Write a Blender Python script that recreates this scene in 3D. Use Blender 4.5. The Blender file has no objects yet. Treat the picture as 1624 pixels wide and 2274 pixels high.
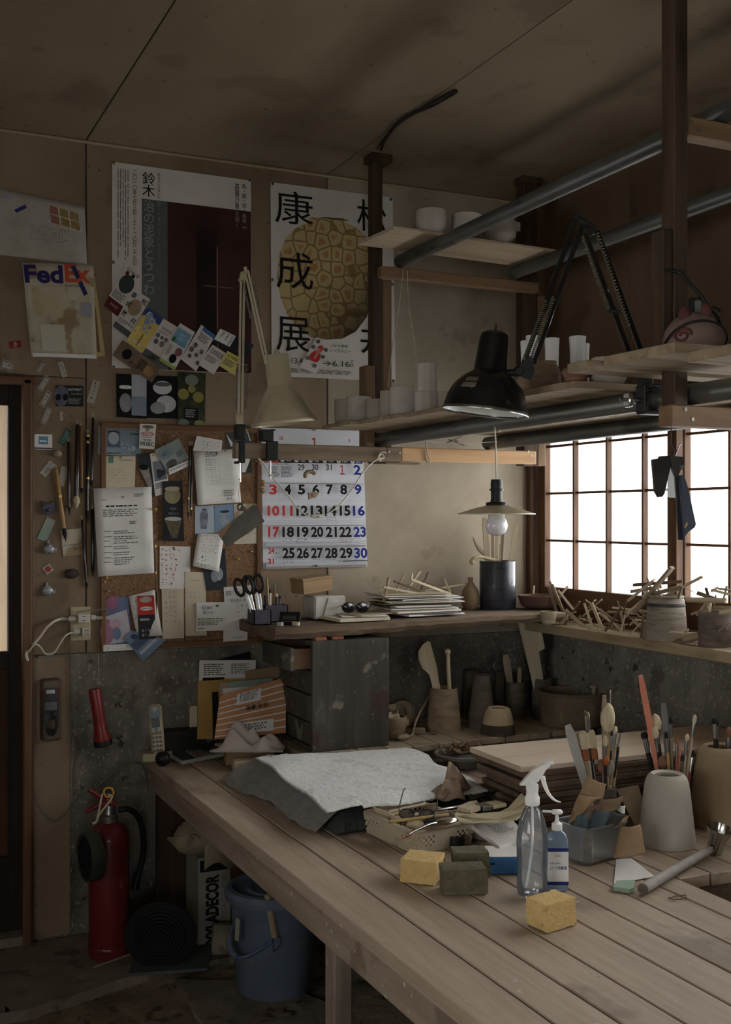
import bpy, bmesh, math, random
from mathutils import Vector, Matrix, Euler
random.seed(7)
SC = bpy.context.scene
COL = SC.collection
PI = math.pi

# ------------------------------------------------------------------ camera
FPX, TH, PX0, PY0 = 2470.0, math.radians(25.1),812.0,1149.0   # focal length and eye line for a 1624x2274 frame
EYE = 1.46                                                       # eye height above the earth floor
cam_d = bpy.data.cameras.new('camera'); cam = bpy.data.objects.new('camera', cam_d); COL.objects.link(cam)
cam.location = (0,0, EYE); cam.rotation_euler = (PI/2,0,-TH)
cam_d.sensor_fit = 'HORIZONTAL'; cam_d.sensor_width = 36.0
cam_d.lens = 36.0*FPX/1624.0
cam_d.shift_y = (PY0-1137.0)/1624.0
cam_d.clip_start = 0.05; cam_d.clip_end = 60
SC.camera = cam

# ------------------------------------------------------------------ world, exposure
SKY = 13.0
world = bpy.data.worlds.new('overcast'); SC.world = world; world.use_nodes = True
wn = world.node_tree.nodes; bg = wn['Background']
bg.inputs[0].default_value = (0.97,0.985,1.0,1); bg.inputs[1].default_value = SKY
SC.view_settings.view_transform = 'Standard'; SC.view_settings.look = 'None'
SC.view_settings.exposure = 0.0; SC.view_settings.gamma = 1.0
try: SC.view_settings.use_curve_mapping = False
except Exception: pass

def portal(name, loc, rot, sx, sy):
    l = bpy.data.lights.new(name, 'AREA'); l.shape = 'RECTANGLE'; l.size = sx; l.size_y = sy
    l.cycles.is_portal = True
    o = bpy.data.objects.new(name, l); COL.objects.link(o); o.location = loc; o.rotation_euler = rot
    return o

# ------------------------------------------------------------------ places in the room (metres)
D = 3.93        # back wall
W = 2.62        # window wall
CEIL = 2.775
TZ = 0.603      # bench top
LZ = 0.66       # raised ledge at the back of the bench
YB = -2.2       # rear of the room, behind the camera
XL = -1.6       # left wall, out of view

def ray(px, py):
    r = (px-PX0)/FPX
    return Vector((math.sin(TH)+r*math.cos(TH), math.cos(TH)-r*math.sin(TH),(PY0-py)/FPX))
def at_y(px, py, y):
    d = ray(px, py); t = y/d.y; return Vector((d.x*t, y, EYE+d.z*t))
def at_x(px, py, x):
    d = ray(px, py); t = x/d.x; return Vector((x, d.y*t, EYE+d.z*t))
def at_z(px, py, z):
    d = ray(px, py); t = (z-EYE)/d.z; return Vector((d.x*t, d.y*t, z))
def at_d(px, py, t):
    d = ray(px, py); return Vector((d.x*t, d.y*t, EYE+d.z*t))
def dep(p): return p[0]*math.sin(TH)+p[1]*math.cos(TH)
def mpp(p): return dep(p)/FPX      # metres per pixel at a place
def K(ox, oy, s):                  # points read off an enlarged detail of the photograph
    return lambda x, y: (ox+s*x, oy+s*y)

# ------------------------------------------------------------------ materials
MATS = {}
def lin(c):
    c = c/255.0
    return c/12.92 if c <= 0.04045 else ((c+0.055)/1.055)**2.4
def rgb(t):
    c = [lin(x) for x in t]; y = .2126*c[0]+.7152*c[1]+.0722*c[2]      # everything here is dusty: colours a little greyed
    return (*[y+(x-y)*.88 for x in c],1.0)
def mat(name, col, col2=None, rough=0.75, metal=0.0, scale=12.0, stretch=(1,1,1), var=0.18, bump=0.0, bscale=None,
        trans=0.0, spec=0.35, spots=None, detail=5.0, ior=1.45, coat=0.0, sheen=0.0, lo=0.32, hi=0.68, rvar=0.0, sss=0.0, alpha=1.0):
    """procedural surface: two tones mixed by stretched noise, optional second layer of spots, fine relief"""
    if name in MATS: return MATS[name]
    m = bpy.data.materials.new(name); m.use_nodes = True
    nt = m.node_tree; N = nt.nodes; L = nt.links; b = N['Principled BSDF']
    def node(t): return N.new(t)
    tc = node('ShaderNodeTexCoord'); mp = node('ShaderNodeMapping'); mp.inputs['Scale'].default_value = stretch
    L.new(tc.outputs['Object'], mp.inputs['Vector'])
    oi = node('ShaderNodeObjectInfo'); mu = node('ShaderNodeMath'); mu.operation = 'MULTIPLY'; mu.inputs[1].default_value = 37.0
    L.new(oi.outputs['Random'], mu.inputs[0])
    nz = node('ShaderNodeTexNoise'); nz.noise_dimensions = '4D'; nz.inputs['Scale'].default_value = scale; nz.inputs['Detail'].default_value = detail
    nz.inputs['Roughness'].default_value = 0.62
    L.new(mp.outputs[0], nz.inputs['Vector']); L.new(mu.outputs[0], nz.inputs['W'])
    cr = node('ShaderNodeValToRGB')
    c1 = rgb(col)
    if col2 is None:
        a = tuple(min(1, x*(1-var)) for x in c1[:3])+(1,); c = tuple(min(1, x*(1+var)) for x in c1[:3])+(1,)
    else: a, c = c1, rgb(col2)
    cr.color_ramp.elements[0].position = lo; cr.color_ramp.elements[0].color = a
    cr.color_ramp.elements[1].position = hi; cr.color_ramp.elements[1].color = c
    L.new(nz.outputs['Fac'], cr.inputs[0]); last = cr.outputs[0]
    for sp in (spots or []):       # (colour, scale, threshold, strength[, stretch])
        n2 = node('ShaderNodeTexNoise'); n2.noise_dimensions = '4D'; n2.inputs['Scale'].default_value = sp[1]; n2.inputs['Detail'].default_value = 4
        m2 = node('ShaderNodeMapping'); m2.inputs['Scale'].default_value = sp[4] if len(sp) > 4 else (1,1,1); m2.inputs['Location'].default_value = (sp[1]*.37,3.1, sp[2]*9)
        L.new(tc.outputs['Object'], m2.inputs[0]); L.new(m2.outputs[0], n2.inputs['Vector']); L.new(mu.outputs[0], n2.inputs['W'])
        r2 = node('ShaderNodeValToRGB'); th_ = .5+(sp[2]-.5)*.74; r2.color_ramp.elements[0].position = th_; r2.color_ramp.elements[1].position = th_+0.05
        r2.color_ramp.elements[0].color = (0,0,0,1); r2.color_ramp.elements[1].color = (sp[3],)*3+(1,)
        L.new(n2.outputs['Fac'], r2.inputs[0])
        mx = node('ShaderNodeMix'); mx.data_type = 'RGBA'
        L.new(r2.outputs[0], mx.inputs[0]); L.new(last, mx.inputs[6]); mx.inputs[7].default_value = rgb(sp[0]); last = mx.outputs[2]
    L.new(last, b.inputs['Base Color'])
    b.inputs['Roughness'].default_value = rough; b.inputs['Metallic'].default_value = metal
    b.inputs['Specular IOR Level'].default_value = spec; b.inputs['IOR'].default_value = ior
    b.inputs['Transmission Weight'].default_value = trans; b.inputs['Coat Weight'].default_value = coat
    b.inputs['Sheen Weight'].default_value = sheen; b.inputs['Subsurface Weight'].default_value = sss
    b.inputs['Alpha'].default_value = alpha
    if rvar:
        mr = node('ShaderNodeMapRange'); mr.inputs[3].default_value = max(0, rough-rvar); mr.inputs[4].default_value = min(1, rough+rvar)
        L.new(nz.outputs['Fac'], mr.inputs[0]); L.new(mr.outputs[0], b.inputs['Roughness'])
    if bump:
        bn = node('ShaderNodeBump'); bn.inputs['Strength'].default_value = min(1, bump); bn.inputs['Distance'].default_value = 0.004
        if bscale:
            n3 = node('ShaderNodeTexNoise'); n3.inputs['Scale'].default_value = bscale; n3.inputs['Detail'].default_value = 4
            L.new(mp.outputs[0], n3.inputs['Vector']); L.new(n3.outputs['Fac'], bn.inputs['Height'])
        else: L.new(nz.outputs['Fac'], bn.inputs['Height'])
        L.new(bn.outputs[0], b.inputs['Normal'])
    MATS[name] = m
    return m
def flat(r, g, b_, rough=0.8):
    return mat('ink_%d_%d_%d' % (r, g, b_),(r, g, b_), rough=rough, var=0.06, scale=30, spec=0.2)
def woodm(name, col, col2, axis='x', rough=0.7, fine=26.0, bump=0.25, spots=None, spec=0.3):
    st = {'x': (0.09,1,1), 'y': (1,0.09,1), 'z': (1,1,0.09)}[axis]
    return mat(name, col, col2, rough=rough, scale=fine, stretch=st, bump=bump, spots=spots, detail=7, spec=spec, lo=0.36, hi=0.66)
def glassm(name, tint=(255,255,255), rough=0.03, see=0.75, milk=0.0, milkcol=(235,238,238)):
    """thin clear or frosted sheet: see-through, a gloss coat and some milkiness"""
    if name in MATS: return MATS[name]
    m = bpy.data.materials.new(name); m.use_nodes = True; nt = m.node_tree; N = nt.nodes; L = nt.links
    N.remove(N['Principled BSDF']); out = N['Material Output']
    t = N.new('ShaderNodeBsdfTransparent'); t.inputs[0].default_value = rgb(tint)
    g = N.new('ShaderNodeBsdfGlossy'); g.inputs['Roughness'].default_value = rough
    d = N.new('ShaderNodeBsdfDiffuse'); d.inputs[0].default_value = rgb(milkcol)
    tl = N.new('ShaderNodeBsdfTranslucent'); tl.inputs[0].default_value = rgb(milkcol)
    a0 = N.new('ShaderNodeMixShader'); a0.inputs[0].default_value = 0.5; L.new(d.outputs[0], a0.inputs[1]); L.new(tl.outputs[0], a0.inputs[2])
    a = N.new('ShaderNodeMixShader'); a.inputs[0].default_value = milk; L.new(t.outputs[0], a.inputs[1]); L.new(a0.outputs[0], a.inputs[2])
    fr = N.new('ShaderNodeFresnel'); fr.inputs[0].default_value = 1.45
    mm = N.new('ShaderNodeMath'); mm.operation = 'MULTIPLY'; mm.inputs[1].default_value = 1.6*(1-see)+0.6; L.new(fr.outputs[0], mm.inputs[0])
    c = N.new('ShaderNodeMixShader'); L.new(mm.outputs[0], c.inputs[0]); L.new(a.outputs[0], c.inputs[1]); L.new(g.outputs[0], c.inputs[2])
    L.new(c.outputs[0], out.inputs[0]); MATS[name] = m
    return m

# ------------------------------------------------------------------ mesh collecting
def rotm(rx=0, ry=0, rz=0): return Euler((rx, ry, rz)).to_matrix()
def frame_to(d, up=(0,0,1)):
    """3x3 whose z column points along d"""
    z = Vector(d).normalized(); u = Vector(up)
    if abs(z.dot(u)) > 0.98: u = Vector((1,0,0))
    x = u.cross(z).normalized(); y = z.cross(x)
    return Matrix((x, y, z)).transposed()
class MB:
    def __init__(s): s.v = []; s.f = []
    def add(s, vs, fs):
        o = len(s.v); s.v += [Vector(p) for p in vs]; s.f += [tuple(i+o for i in f) for f in fs]; return s
    def box(s, c, z, R=None):
        c = Vector(c); h = [q*0.5 for q in z]
        vs = [Vector((x*h[0], y*h[1], w*h[2])) for w in (-1,1) for y in (-1,1) for x in (-1,1)]
        if R is not None: vs = [R @ p for p in vs]
        return s.add([c+p for p in vs],[(0,2,3,1),(4,5,7,6),(0,1,5,4),(2,6,7,3),(0,4,6,2),(1,3,7,5)])
    def cbox(s, c, z, b=0.004, R=None):
        """box with chamfered edges"""
        c = Vector(c); h = [q*0.5 for q in z]; b = min(b, min(h)*0.9); vs = []; idx = {}
        for sx in (-1,1):
            for sy in (-1,1):
                for sz in (-1,1):
                    for k in range(3):
                        p = [sx*(h[0]-b), sy*(h[1]-b), sz*(h[2]-b)]; p[k] = (sx, sy, sz)[k]*h[k]
                        idx[(sx, sy, sz, k)] = len(vs); vs.append(Vector(p))
        fs = []
        for k in range(3):
            a, d = [(1,2),(2,0),(0,1)][k]
            for sg in (-1,1):
                q = []
                for (u, w) in ((-1,-1),(1,-1),(1,1),(-1,1)):
                    t = [0,0,0]; t[k] = sg; t[a] = u; t[d] = w; q.append(idx[(t[0], t[1], t[2], k)])
                fs.append(tuple(q) if sg > 0 else tuple(reversed(q)))
        for k in range(3):
            a, d = [(1,2),(2,0),(0,1)][k]
            for u in (-1,1):
                for w in (-1,1):
                    t0 = [0,0,0]; t0[a] = u; t0[d] = w; t1 = list(t0); t0[k] = -1; t1[k] = 1
                    q = (idx[(*t0, a)], idx[(*t1, a)], idx[(*t1, d)], idx[(*t0, d)])
                    fs.append(q if u*w < 0 else tuple(reversed(q)))
        for sx in (-1,1):
            for sy in (-1,1):
                for sz in (-1,1):
                    q = tuple(idx[(sx, sy, sz, k)] for k in range(3)); fs.append(q if sx*sy*sz > 0 else tuple(reversed(q)))
        if R is not None: vs = [R @ p for p in vs]
        return s.add([c+p for p in vs], fs)
    def cyl(s, p0, p1, r0, r1=None, n=14, caps=True):
        r1 = r0 if r1 is None else r1; p0 = Vector(p0); p1 = Vector(p1); R = frame_to(p1-p0); vs = []
        for p, r in ((p0, r0),(p1, r1)):
            vs += [p+R @ Vector((r*math.cos(2*PI*i/n), r*math.sin(2*PI*i/n),0)) for i in range(n)]
        fs = [(i, (i+1) % n, n+(i+1) % n, n+i) for i in range(n)]
        if caps: fs += [tuple(reversed(range(n))), tuple(range(n, 2*n))]
        return s.add(vs, fs)
    def lathe(s, prof, n=32, o=(0,0,0), R=None, sq=None, wob=0.0, facet=None):
        o = Vector(o); vs = []; rings = []
        for (r, z) in prof:
            if r <= 1e-6: rings.append([len(vs)]); vs.append(Vector((0,0, z)))
            else:
                rg = []
                for i in range(n):
                    a = 2*PI*i/n; q = r*(1+wob*math.sin(2*a+z*40)*0.5+wob*math.sin(3*a+1)*0.5)
                    x, y = q*math.cos(a), q*math.sin(a)
                    if sq: x *= sq[0]; y *= sq[1]
                    rg.append(len(vs)); vs.append(Vector((x, y, z)))
                rings.append(rg)
        fs = []
        for A, B in zip(rings, rings[1:]):
            if len(A) == 1 and len(B) == 1: continue
            if len(A) == 1: fs += [(A[0], B[(i+1) % n], B[i]) for i in range(n)]
            elif len(B) == 1: fs += [(A[i], A[(i+1) % n], B[0]) for i in range(n)]
            else: fs += [(A[i], A[(i+1) % n], B[(i+1) % n], B[i]) for i in range(n)]
        if R is not None: vs = [R @ p for p in vs]
        return s.add([o+p for p in vs], fs)
    def tube(s, pts, r, n=8, closed=False, caps=True):
        pts = [Vector(p) for p in pts]; m = len(pts); rr = r if isinstance(r, (list, tuple)) else [r]*m; vs = []
        X = None
        for i, p in enumerate(pts):
            if closed: t = pts[(i+1) % m]-pts[i-1]
            else: t = pts[min(i+1, m-1)]-pts[max(i-1,0)]
            if t.length < 1e-9: t = Vector((0,0,1))
            t.normalize()
            if X is None: X = frame_to(t).col[0].copy()
            X = (X-t*X.dot(t)); X = X.normalized() if X.length > 1e-6 else frame_to(t).col[0].copy()
            Y = t.cross(X)
            vs += [p+(X*math.cos(2*PI*k/n)+Y*math.sin(2*PI*k/n))*rr[i] for k in range(n)]
        fs = []
        for i in range(m if closed else m-1):
            a = i*n; b = ((i+1) % m)*n
            fs += [(a+k, a+(k+1) % n, b+(k+1) % n, b+k) for k in range(n)]
        if caps and not closed: fs += [tuple(reversed(range(n))), tuple(range((m-1)*n, m*n))]
        return s.add(vs, fs)
    def prism(s, poly, z0, z1, T=None):
        """2-D outline (counter-clockwise) given thickness along local z; T maps local to parent space"""
        n = len(poly); vs = [Vector((x, y, z0)) for x, y in poly]+[Vector((x, y, z1)) for x, y in poly]
        fs = [(i, (i+1) % n, n+(i+1) % n, n+i) for i in range(n)]+[tuple(reversed(range(n))), tuple(range(n, 2*n))]
        if T is not None: vs = [T @ p for p in vs]
        return s.add(vs, fs)
    def sheet(s, nx, ny, fn, th=0.0005):
        """thin sheet of real thickness over u,v in 0..1"""
        P = [[Vector(fn(i/nx, j/ny)) for i in range(nx+1)] for j in range(ny+1)]
        Nn = [[None]*(nx+1) for _ in range(ny+1)]
        for j in range(ny+1):
            for i in range(nx+1):
                a = P[j][min(i+1, nx)]-P[j][max(i-1,0)]; b = P[min(j+1, ny)][i]-P[max(j-1,0)][i]
                n_ = a.cross(b); Nn[j][i] = n_.normalized() if n_.length > 1e-12 else Vector((0,0,1))
        w = nx+1; k = w*(ny+1)
        vs = [P[j][i]+Nn[j][i]*th*0.5 for j in range(ny+1) for i in range(w)]+[P[j][i]-Nn[j][i]*th*0.5 for j in range(ny+1) for i in range(w)]
        fs = []
        for j in range(ny):
            for i in range(nx):
                a = j*w+i; fs.append((a, a+1, a+w+1, a+w)); fs.append((k+a, k+a+w, k+a+w+1, k+a+1))
        for i in range(nx):
            fs.append((i+1, i, k+i, k+i+1)); a = ny*w+i; fs.append((a, a+1, k+a+1, k+a))
        for j in range(ny):
            a = j*w; fs.append((a, a+w, k+a+w, k+a)); a = j*w+nx; fs.append((a+w, a, k+a, k+a+w))
        return s.add(vs, fs)
    def blob(s, c, r, n=12, m=8, R=None, wob=0.0, seed=0):
        """closed rounded lump"""
        rd = random.Random(seed); ph = [rd.uniform(0,6.28) for _ in range(6)]; c = Vector(c); vs = [Vector((0,0,-r[2]))]
        for j in range(1, m):
            t = PI*j/m
            for i in range(n):
                a = 2*PI*i/n; w = 1+wob*(math.sin(3*a+ph[0]+2*t)+math.sin(2*a-ph[1])*math.sin(3*t+ph[2])+0.6*math.sin(5*a+ph[3]+4*t))/2
                vs.append(Vector((r[0]*w*math.sin(t)*math.cos(a), r[1]*w*math.sin(t)*math.sin(a),-r[2]*w*math.cos(t))))
        vs.append(Vector((0,0, r[2]))); fs = [(0,1+(i+1) % n, 1+i) for i in range(n)]
        for j in range(m-2):
            a = 1+j*n; b = a+n; fs += [(a+i, a+(i+1) % n, b+(i+1) % n, b+i) for i in range(n)]
        a = 1+(m-2)*n; fs += [(a+i, a+(i+1) % n, len(vs)-1) for i in range(n)]
        if R is not None: vs = [R @ p for p in vs]
        return s.add([c+p for p in vs], fs)
    def xf(s, T): s.v = [T @ p for p in s.v]; return s
    def jit(s, a, seed=1):
        rd = random.Random(seed); s.v = [p+Vector((rd.uniform(-a, a), rd.uniform(-a, a), rd.uniform(-a, a))) for p in s.v]; return s
    def mesh(s, name, m, smooth=None):
        me = bpy.data.meshes.new(name); me.from_pydata([tuple(p) for p in s.v],[], s.f); me.update()
        if m is not None: me.materials.append(m)
        if smooth is not None:
            me.polygons.foreach_set('use_smooth', [True]*len(me.polygons))
            if smooth < 170: me.set_sharp_from_angle(angle=math.radians(smooth))
        return me
    def build(s, name, m, parent=None, smooth=None, label=None):
        o = bpy.data.objects.new(name, s.mesh(name, m, smooth)); COL.objects.link(o)
        if parent is not None: o.parent = parent
        if label: o['label'] = label
        return o

def tag(o, label, cat, group=None):
    o['label'] = label; o['category'] = cat
    if group: o['group'] = group
    return o
def place(o, loc=(0,0,0), R=None):
    o.location = loc
    if R is not None:
        if isinstance(R, (int, float)): o.rotation_euler = (0,0, R)
        else: o.rotation_euler = R.to_euler()
    return o
def thing(name, label, cat, loc=(0,0,0), R=None, group=None):
    o = bpy.data.objects.new(name, None); COL.objects.link(o); o.empty_display_size = 0.05
    place(o, loc, R); return tag(o, label, cat, group)
def one(name, mb, m, label, cat, loc=(0,0,0), R=None, group=None, smooth=None):
    o = mb.build(name, m, None, smooth); place(o, loc, R); return tag(o, label, cat, group)
def struct(name, mb, m, smooth=None, label=None, loc=(0,0,0), R=None):
    o = mb.build(name, m, None, smooth); o['kind'] = 'structure'; place(o, loc, R)
    if label: o['label'] = label
    return o
def dup(root, loc, R=None, label=None, group=None):
    r = root.copy(); COL.objects.link(r); place(r, loc, R)
    if label: r['label'] = label
    if group: r['group'] = group
    for ch in list(root.children):
        c = ch.copy(); COL.objects.link(c); c.parent = r
        for g in list(ch.children):
            d = g.copy(); COL.objects.link(d); d.parent = c
    return r

# ------------------------------------------------------------------ flat things: paper on a wall or table, with print
WALLR = rotm(PI/2)                      # local x right, y up, z out of the back wall
SHEETS = {}
TEXTQ = []
class Sheet:
    """a sheet of paper given by its four corners (TL, TR, BR, BL) in world space"""
    def __init__(s, name, label, cat, P, m, curl=None, n=8, th=0.0006, group=None, parent=None, zoff=0.0):
        TL, TR, BR, BL = [Vector(p) for p in P]
        c = (TL+TR+BR+BL)/4; x = ((TR-TL)+(BR-BL)).normalized(); y = ((TL-BL)+(TR-BR)); y = (y-x*y.dot(x)).normalized(); z = x.cross(y)
        s.R = Matrix((x, y, z)).transposed(); s.c = c+z*zoff; s.Ri = s.R.transposed()
        s.q = [(s.Ri @ (p-c)).xy for p in (TL, TR, BR, BL)]; s.curl = curl; s.k = 0; s.w = (s.q[1]-s.q[0]).length; s.h = (s.q[0]-s.q[3]).length
        mb = MB(); mb.sheet(n, n, lambda u, v: s.pt(u, 1-v, -th*0.5), th)
        s.o = mb.build(name, m, parent, 180 if curl else None)
        if parent is None: place(s.o, s.c, s.R); tag(s.o, label, cat, group)
    def xy(s, u, v):                     # u right 0..1, v down 0..1
        a, b, c, d = s.q; return (a*(1-u)+b*u)*(1-v)+(d*(1-u)+c*u)*v
    def z(s, x, y):
        if not s.curl: return 0.0
        u = min(1.2, max(-0.2,(x+s.w/2)/s.w)); v = min(1.2, max(-0.2,(s.h/2-y)/s.h)); return s.curl(u, v)
    def pt(s, u, v, e=0.0):
        p = s.xy(u, v); return Vector((p.x, p.y, s.z(p.x, p.y)+e))
    def px(s, a, b):                     # where the view through (a,b) meets the sheet, as u,v
        d = ray(a, b); nrm = s.R.col[2]; e = Vector((0,0, EYE)); t = (s.c-e).dot(nrm)/d.dot(nrm); l = s.Ri @ (e+d*t-s.c)
        return ((l.x+s.w/2)/s.w, (s.h/2-l.y)/s.h)
    def eps(s): s.k += 1; return 0.0003+0.00022*s.k
    def poly(s, pts, m, name='printed_shape'):
        e = s.eps(); mb = MB(); mb.add([s.pt(u, v, e) for u, v in pts],[tuple(reversed(range(len(pts))))]); return mb.build(name, m, s.o)
    def rect(s, u0, v0, u1, v1, m, name='printed_panel', n=4):
        if s.curl: n = 14
        e = s.eps()+(.0012 if s.curl else 0); mb = MB(); vs = [s.pt(u0+(u1-u0)*i/n, v0+(v1-v0)*j/n, e) for j in range(n+1) for i in range(n+1)]
        mb.add(vs, [(j*(n+1)+i, (j+1)*(n+1)+i, (j+1)*(n+1)+i+1, j*(n+1)+i+1) for j in range(n) for i in range(n)]); return mb.build(name, m, s.o)
    def ell(s, u, v, ru, rv, m, name='printed_shape', n=24, f=None):
        pts = []
        for i in range(n):
            a = 2*PI*i/n; q = f(a) if f else 1.0; pts.append((u+ru*q*math.cos(a), v+rv*q*math.sin(a)))
        return s.poly(pts, m, name)
    def lines(s, u0, v0, u1, v1, rows, m, fill=0.55, gap=0.1, seed=3, vertical=False, name='fine_print', ragged=0.25):
        rd = random.Random(seed); e = s.eps(); mb = MB()
        for r in range(rows):
            if vertical: c0, c1 = u0+(u1-u0)*r/rows, u0+(u1-u0)*(r+fill)/rows; a, b = v0, v1-(v1-v0)*rd.random()*ragged
            else: c0, c1 = v0+(v1-v0)*r/rows, v0+(v1-v0)*(r+fill)/rows; a, b = u0, u1-(u1-u0)*rd.random()*ragged
            t = a
            while t < b-1e-4:
                L_ = (b-a)*rd.uniform(0.05,0.16); t2 = min(b, t+L_)
                q = [(c0, t),(c1, t),(c1, t2),(c0, t2)] if vertical else [(t, c0),(t2, c0),(t2, c1),(t, c1)]
                vs = [s.pt(x, y, e) for x, y in q]; mb.add(vs, [(0,1,2,3),(3,2,1,0)] if False else [(3,2,1,0)]); t = t2+(b-a)*gap*rd.uniform(0.2,0.6)
        return mb.build(name, m, s.o)
    def hand(s, u0, v0, u1, v1, rows, m, seed=5, wgt=0.0006, name='handwriting', ragged=0.35):
        """rows of pen strokes"""
        rd = random.Random(seed); e = s.eps(); mb = MB(); rh = (v1-v0)/rows
        for r in range(rows):
            x = u0; end = u1-(u1-u0)*ragged*rd.random(); cw = rh*s.h/s.w*0.85
            while x < end:
                for _ in range(rd.randint(2,4)):
                    p = [Vector((x+cw*rd.uniform(.05,.8), v0+rh*(r+rd.uniform(.08,.75)))) for _ in range(2)]
                    if rd.random() < .5: p[1].y = p[0].y+rd.uniform(-.05,.05)*rh
                    a = s.pt(p[0].x, p[0].y, e); b = s.pt(p[1].x, p[1].y, e); d = b-a
                    if d.length < 1e-5: continue
                    n_ = Vector((-d.y, d.x, 0)).normalized()*wgt*rd.uniform(.6,1.2)
                    mb.add([a-n_, b-n_, b+n_, a+n_],[(0,1,2,3)])
                x += cw*rd.uniform(.9,1.25)
        return mb.build(name, m, s.o)
    def stroke(s, pts, wd, m, name='pen_line'):
        e = s.eps(); mb = MB(); P = [s.pt(u, v, e) for u, v in pts]; n_ = len(P); vs = []
        for i in range(n_):
            t = P[min(i+1, n_-1)]-P[max(i-1,0)]; q = Vector((-t.y, t.x, 0)); q = q.normalized()*wd*0.5 if q.length > 0 else q; vs += [P[i]+q, P[i]-q]
        mb.add(vs, [(2*i, 2*i+1,2*i+3,2*i+2) for i in range(n_-1)]); return mb.build(name, m, s.o)
    def txt(s, t, u0, v0, u1, v1, m, name='lettering', vert=False, bold=0.0, rot=0):
        TEXTQ.append((s, '\n'.join(t) if vert else t, u0, v0, u1, v1, m, name, bold, s.eps(), rot))
    def ptxt(s, t, x0, y0, x1, y1, m, **k):   # box given where it shows in the photograph
        a = s.px(x0, y0); b = s.px(x1, y1); s.txt(t, a[0], a[1], b[0], b[1], m, **k)

def flush_text():
    tmp = []
    for q in TEXTQ:
        cu = bpy.data.curves.new('t', 'FONT'); cu.body = q[1]; cu.align_x = 'CENTER'; cu.space_line = 0.92; cu.resolution_u = 3; cu.offset = q[8]
        if q[7] == 'numeral' and q[1] == '1': cu.offset = .02; cu.body = ''.join(chr(ord(c)+0xFEE0) for c in q[1]); cu.space_character = 0.62
        o = bpy.data.objects.new('t', cu); COL.objects.link(o); tmp.append(o)
    dg = bpy.context.evaluated_depsgraph_get(); dg.update()
    for q, o in zip(TEXTQ, tmp):
        s, t, u0, v0, u1, v1, m, name, bold, e, rot = q
        me = bpy.data.meshes.new_from_object(o.evaluated_get(dg))
        co = [v.co.copy() for v in me.vertices]
        if co:
            if rot:
                for p in co:
                    for _ in range(rot): p.x, p.y = -p.y, p.x
            x0 = min(p.x for p in co); x1 = max(p.x for p in co); y0 = min(p.y for p in co); y1 = max(p.y for p in co)
            for v, p in zip(me.vertices, co):
                a = (p.x-x0)/max(1e-6, x1-x0); b = (y1-p.y)/max(1e-6, y1-y0)
                v.co = s.pt(u0+(u1-u0)*a, v0+(v1-v0)*b, e)
            me.materials.clear(); me.materials.append(m); me.name = name
            ob = bpy.data.objects.new(name, me); COL.objects.link(ob); ob.parent = s.o
        cu = o.data; bpy.data.objects.remove(o); bpy.data.curves.remove(cu)

def wall_quad(pts, off=0.004):
    return [at_y(x, y, D-off) for x, y in pts]
def wpaper(name, label, cat, pts, m, off=0.004, curl=None, group=None, n=8, th=0.0006):
    return Sheet(name, label, cat, wall_quad(pts, off), m, curl, n, th, group)
def sag(a, b=0.0, seed=0):
    r = random.Random(seed); p = r.uniform(0,6)
    return lambda u, v: a*v*v+b*(math.sin(u*5+p)+math.sin(v*4+p))*0.5+abs(b)
# ================================================================== the room
m_ply = mat('aged_plywood', (118,98,74),(150,128,100), rough=0.8, scale=2.2, stretch=(1,1,.35), bump=0.12, bscale=60,
            spots=[((92,72,52),5,.62,.35),((60,50,40),60,.72,.7)])
m_plaster = mat('pale_board', (146,132,109),(172,158,136), rough=0.82, scale=3, bump=0.08, bscale=70, spots=[((120,100,78),8,.66,.4),((70,60,50),70,.74,.7)])
m_conc = mat('stained_concrete', (84,78,68),(136,129,116), rough=0.9, scale=7, stretch=(1,1,.5), bump=0.7, bscale=55, lo=.3, hi=.7,
             spots=[((62,52,40),6,.62,.5),((40,34,27),22,.70,.8),((24,20,17),34,.76,.85),((172,166,152),80,.62,.5,(1,1,.8))])
m_ceil = mat('ceiling_board', (128,110,84),(150,132,104), rough=0.85, scale=2.5, stretch=(1,.4,1), bump=0.06, bscale=50, spots=[((96,78,58),4,.6,.35),((48,38,28),45,.74,.6)])
m_gap = mat('dark_joint', (34,27,20), rough=0.9)
m_dirt = mat('packed_earth', (100,86,66),(150,134,108), rough=0.95, scale=9, bump=1.0, bscale=38, spots=[((40,32,24),20,.6,.6),((140,128,106),60,.71,.6)])
m_slab = mat('dusty_concrete_slab', (108,98,82),(136,126,108), rough=0.92, scale=10, bump=0.6, bscale=60, spots=[((60,48,36),12,.58,.5)])
m_frame = woodm('brown_window_wood', (74,48,28),(112,78,48), 'z', rough=0.6)
m_frame_y = woodm('brown_window_wood_long', (74,48,28),(108,74,46), 'y', rough=0.6)
m_dark = woodm('dark_door_wood', (34,25,17),(54,40,28), 'z', rough=0.55)
m_case = woodm('door_casing_wood', (84,58,36),(116,82,52), 'z', rough=0.55)
m_frost = glassm('frosted_pane', tint=(255,255,255), rough=0.35, see=0.9, milk=0.22)
m_clear = glassm('clear_pane', rough=0.05, see=0.9, milk=0.03)

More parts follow.
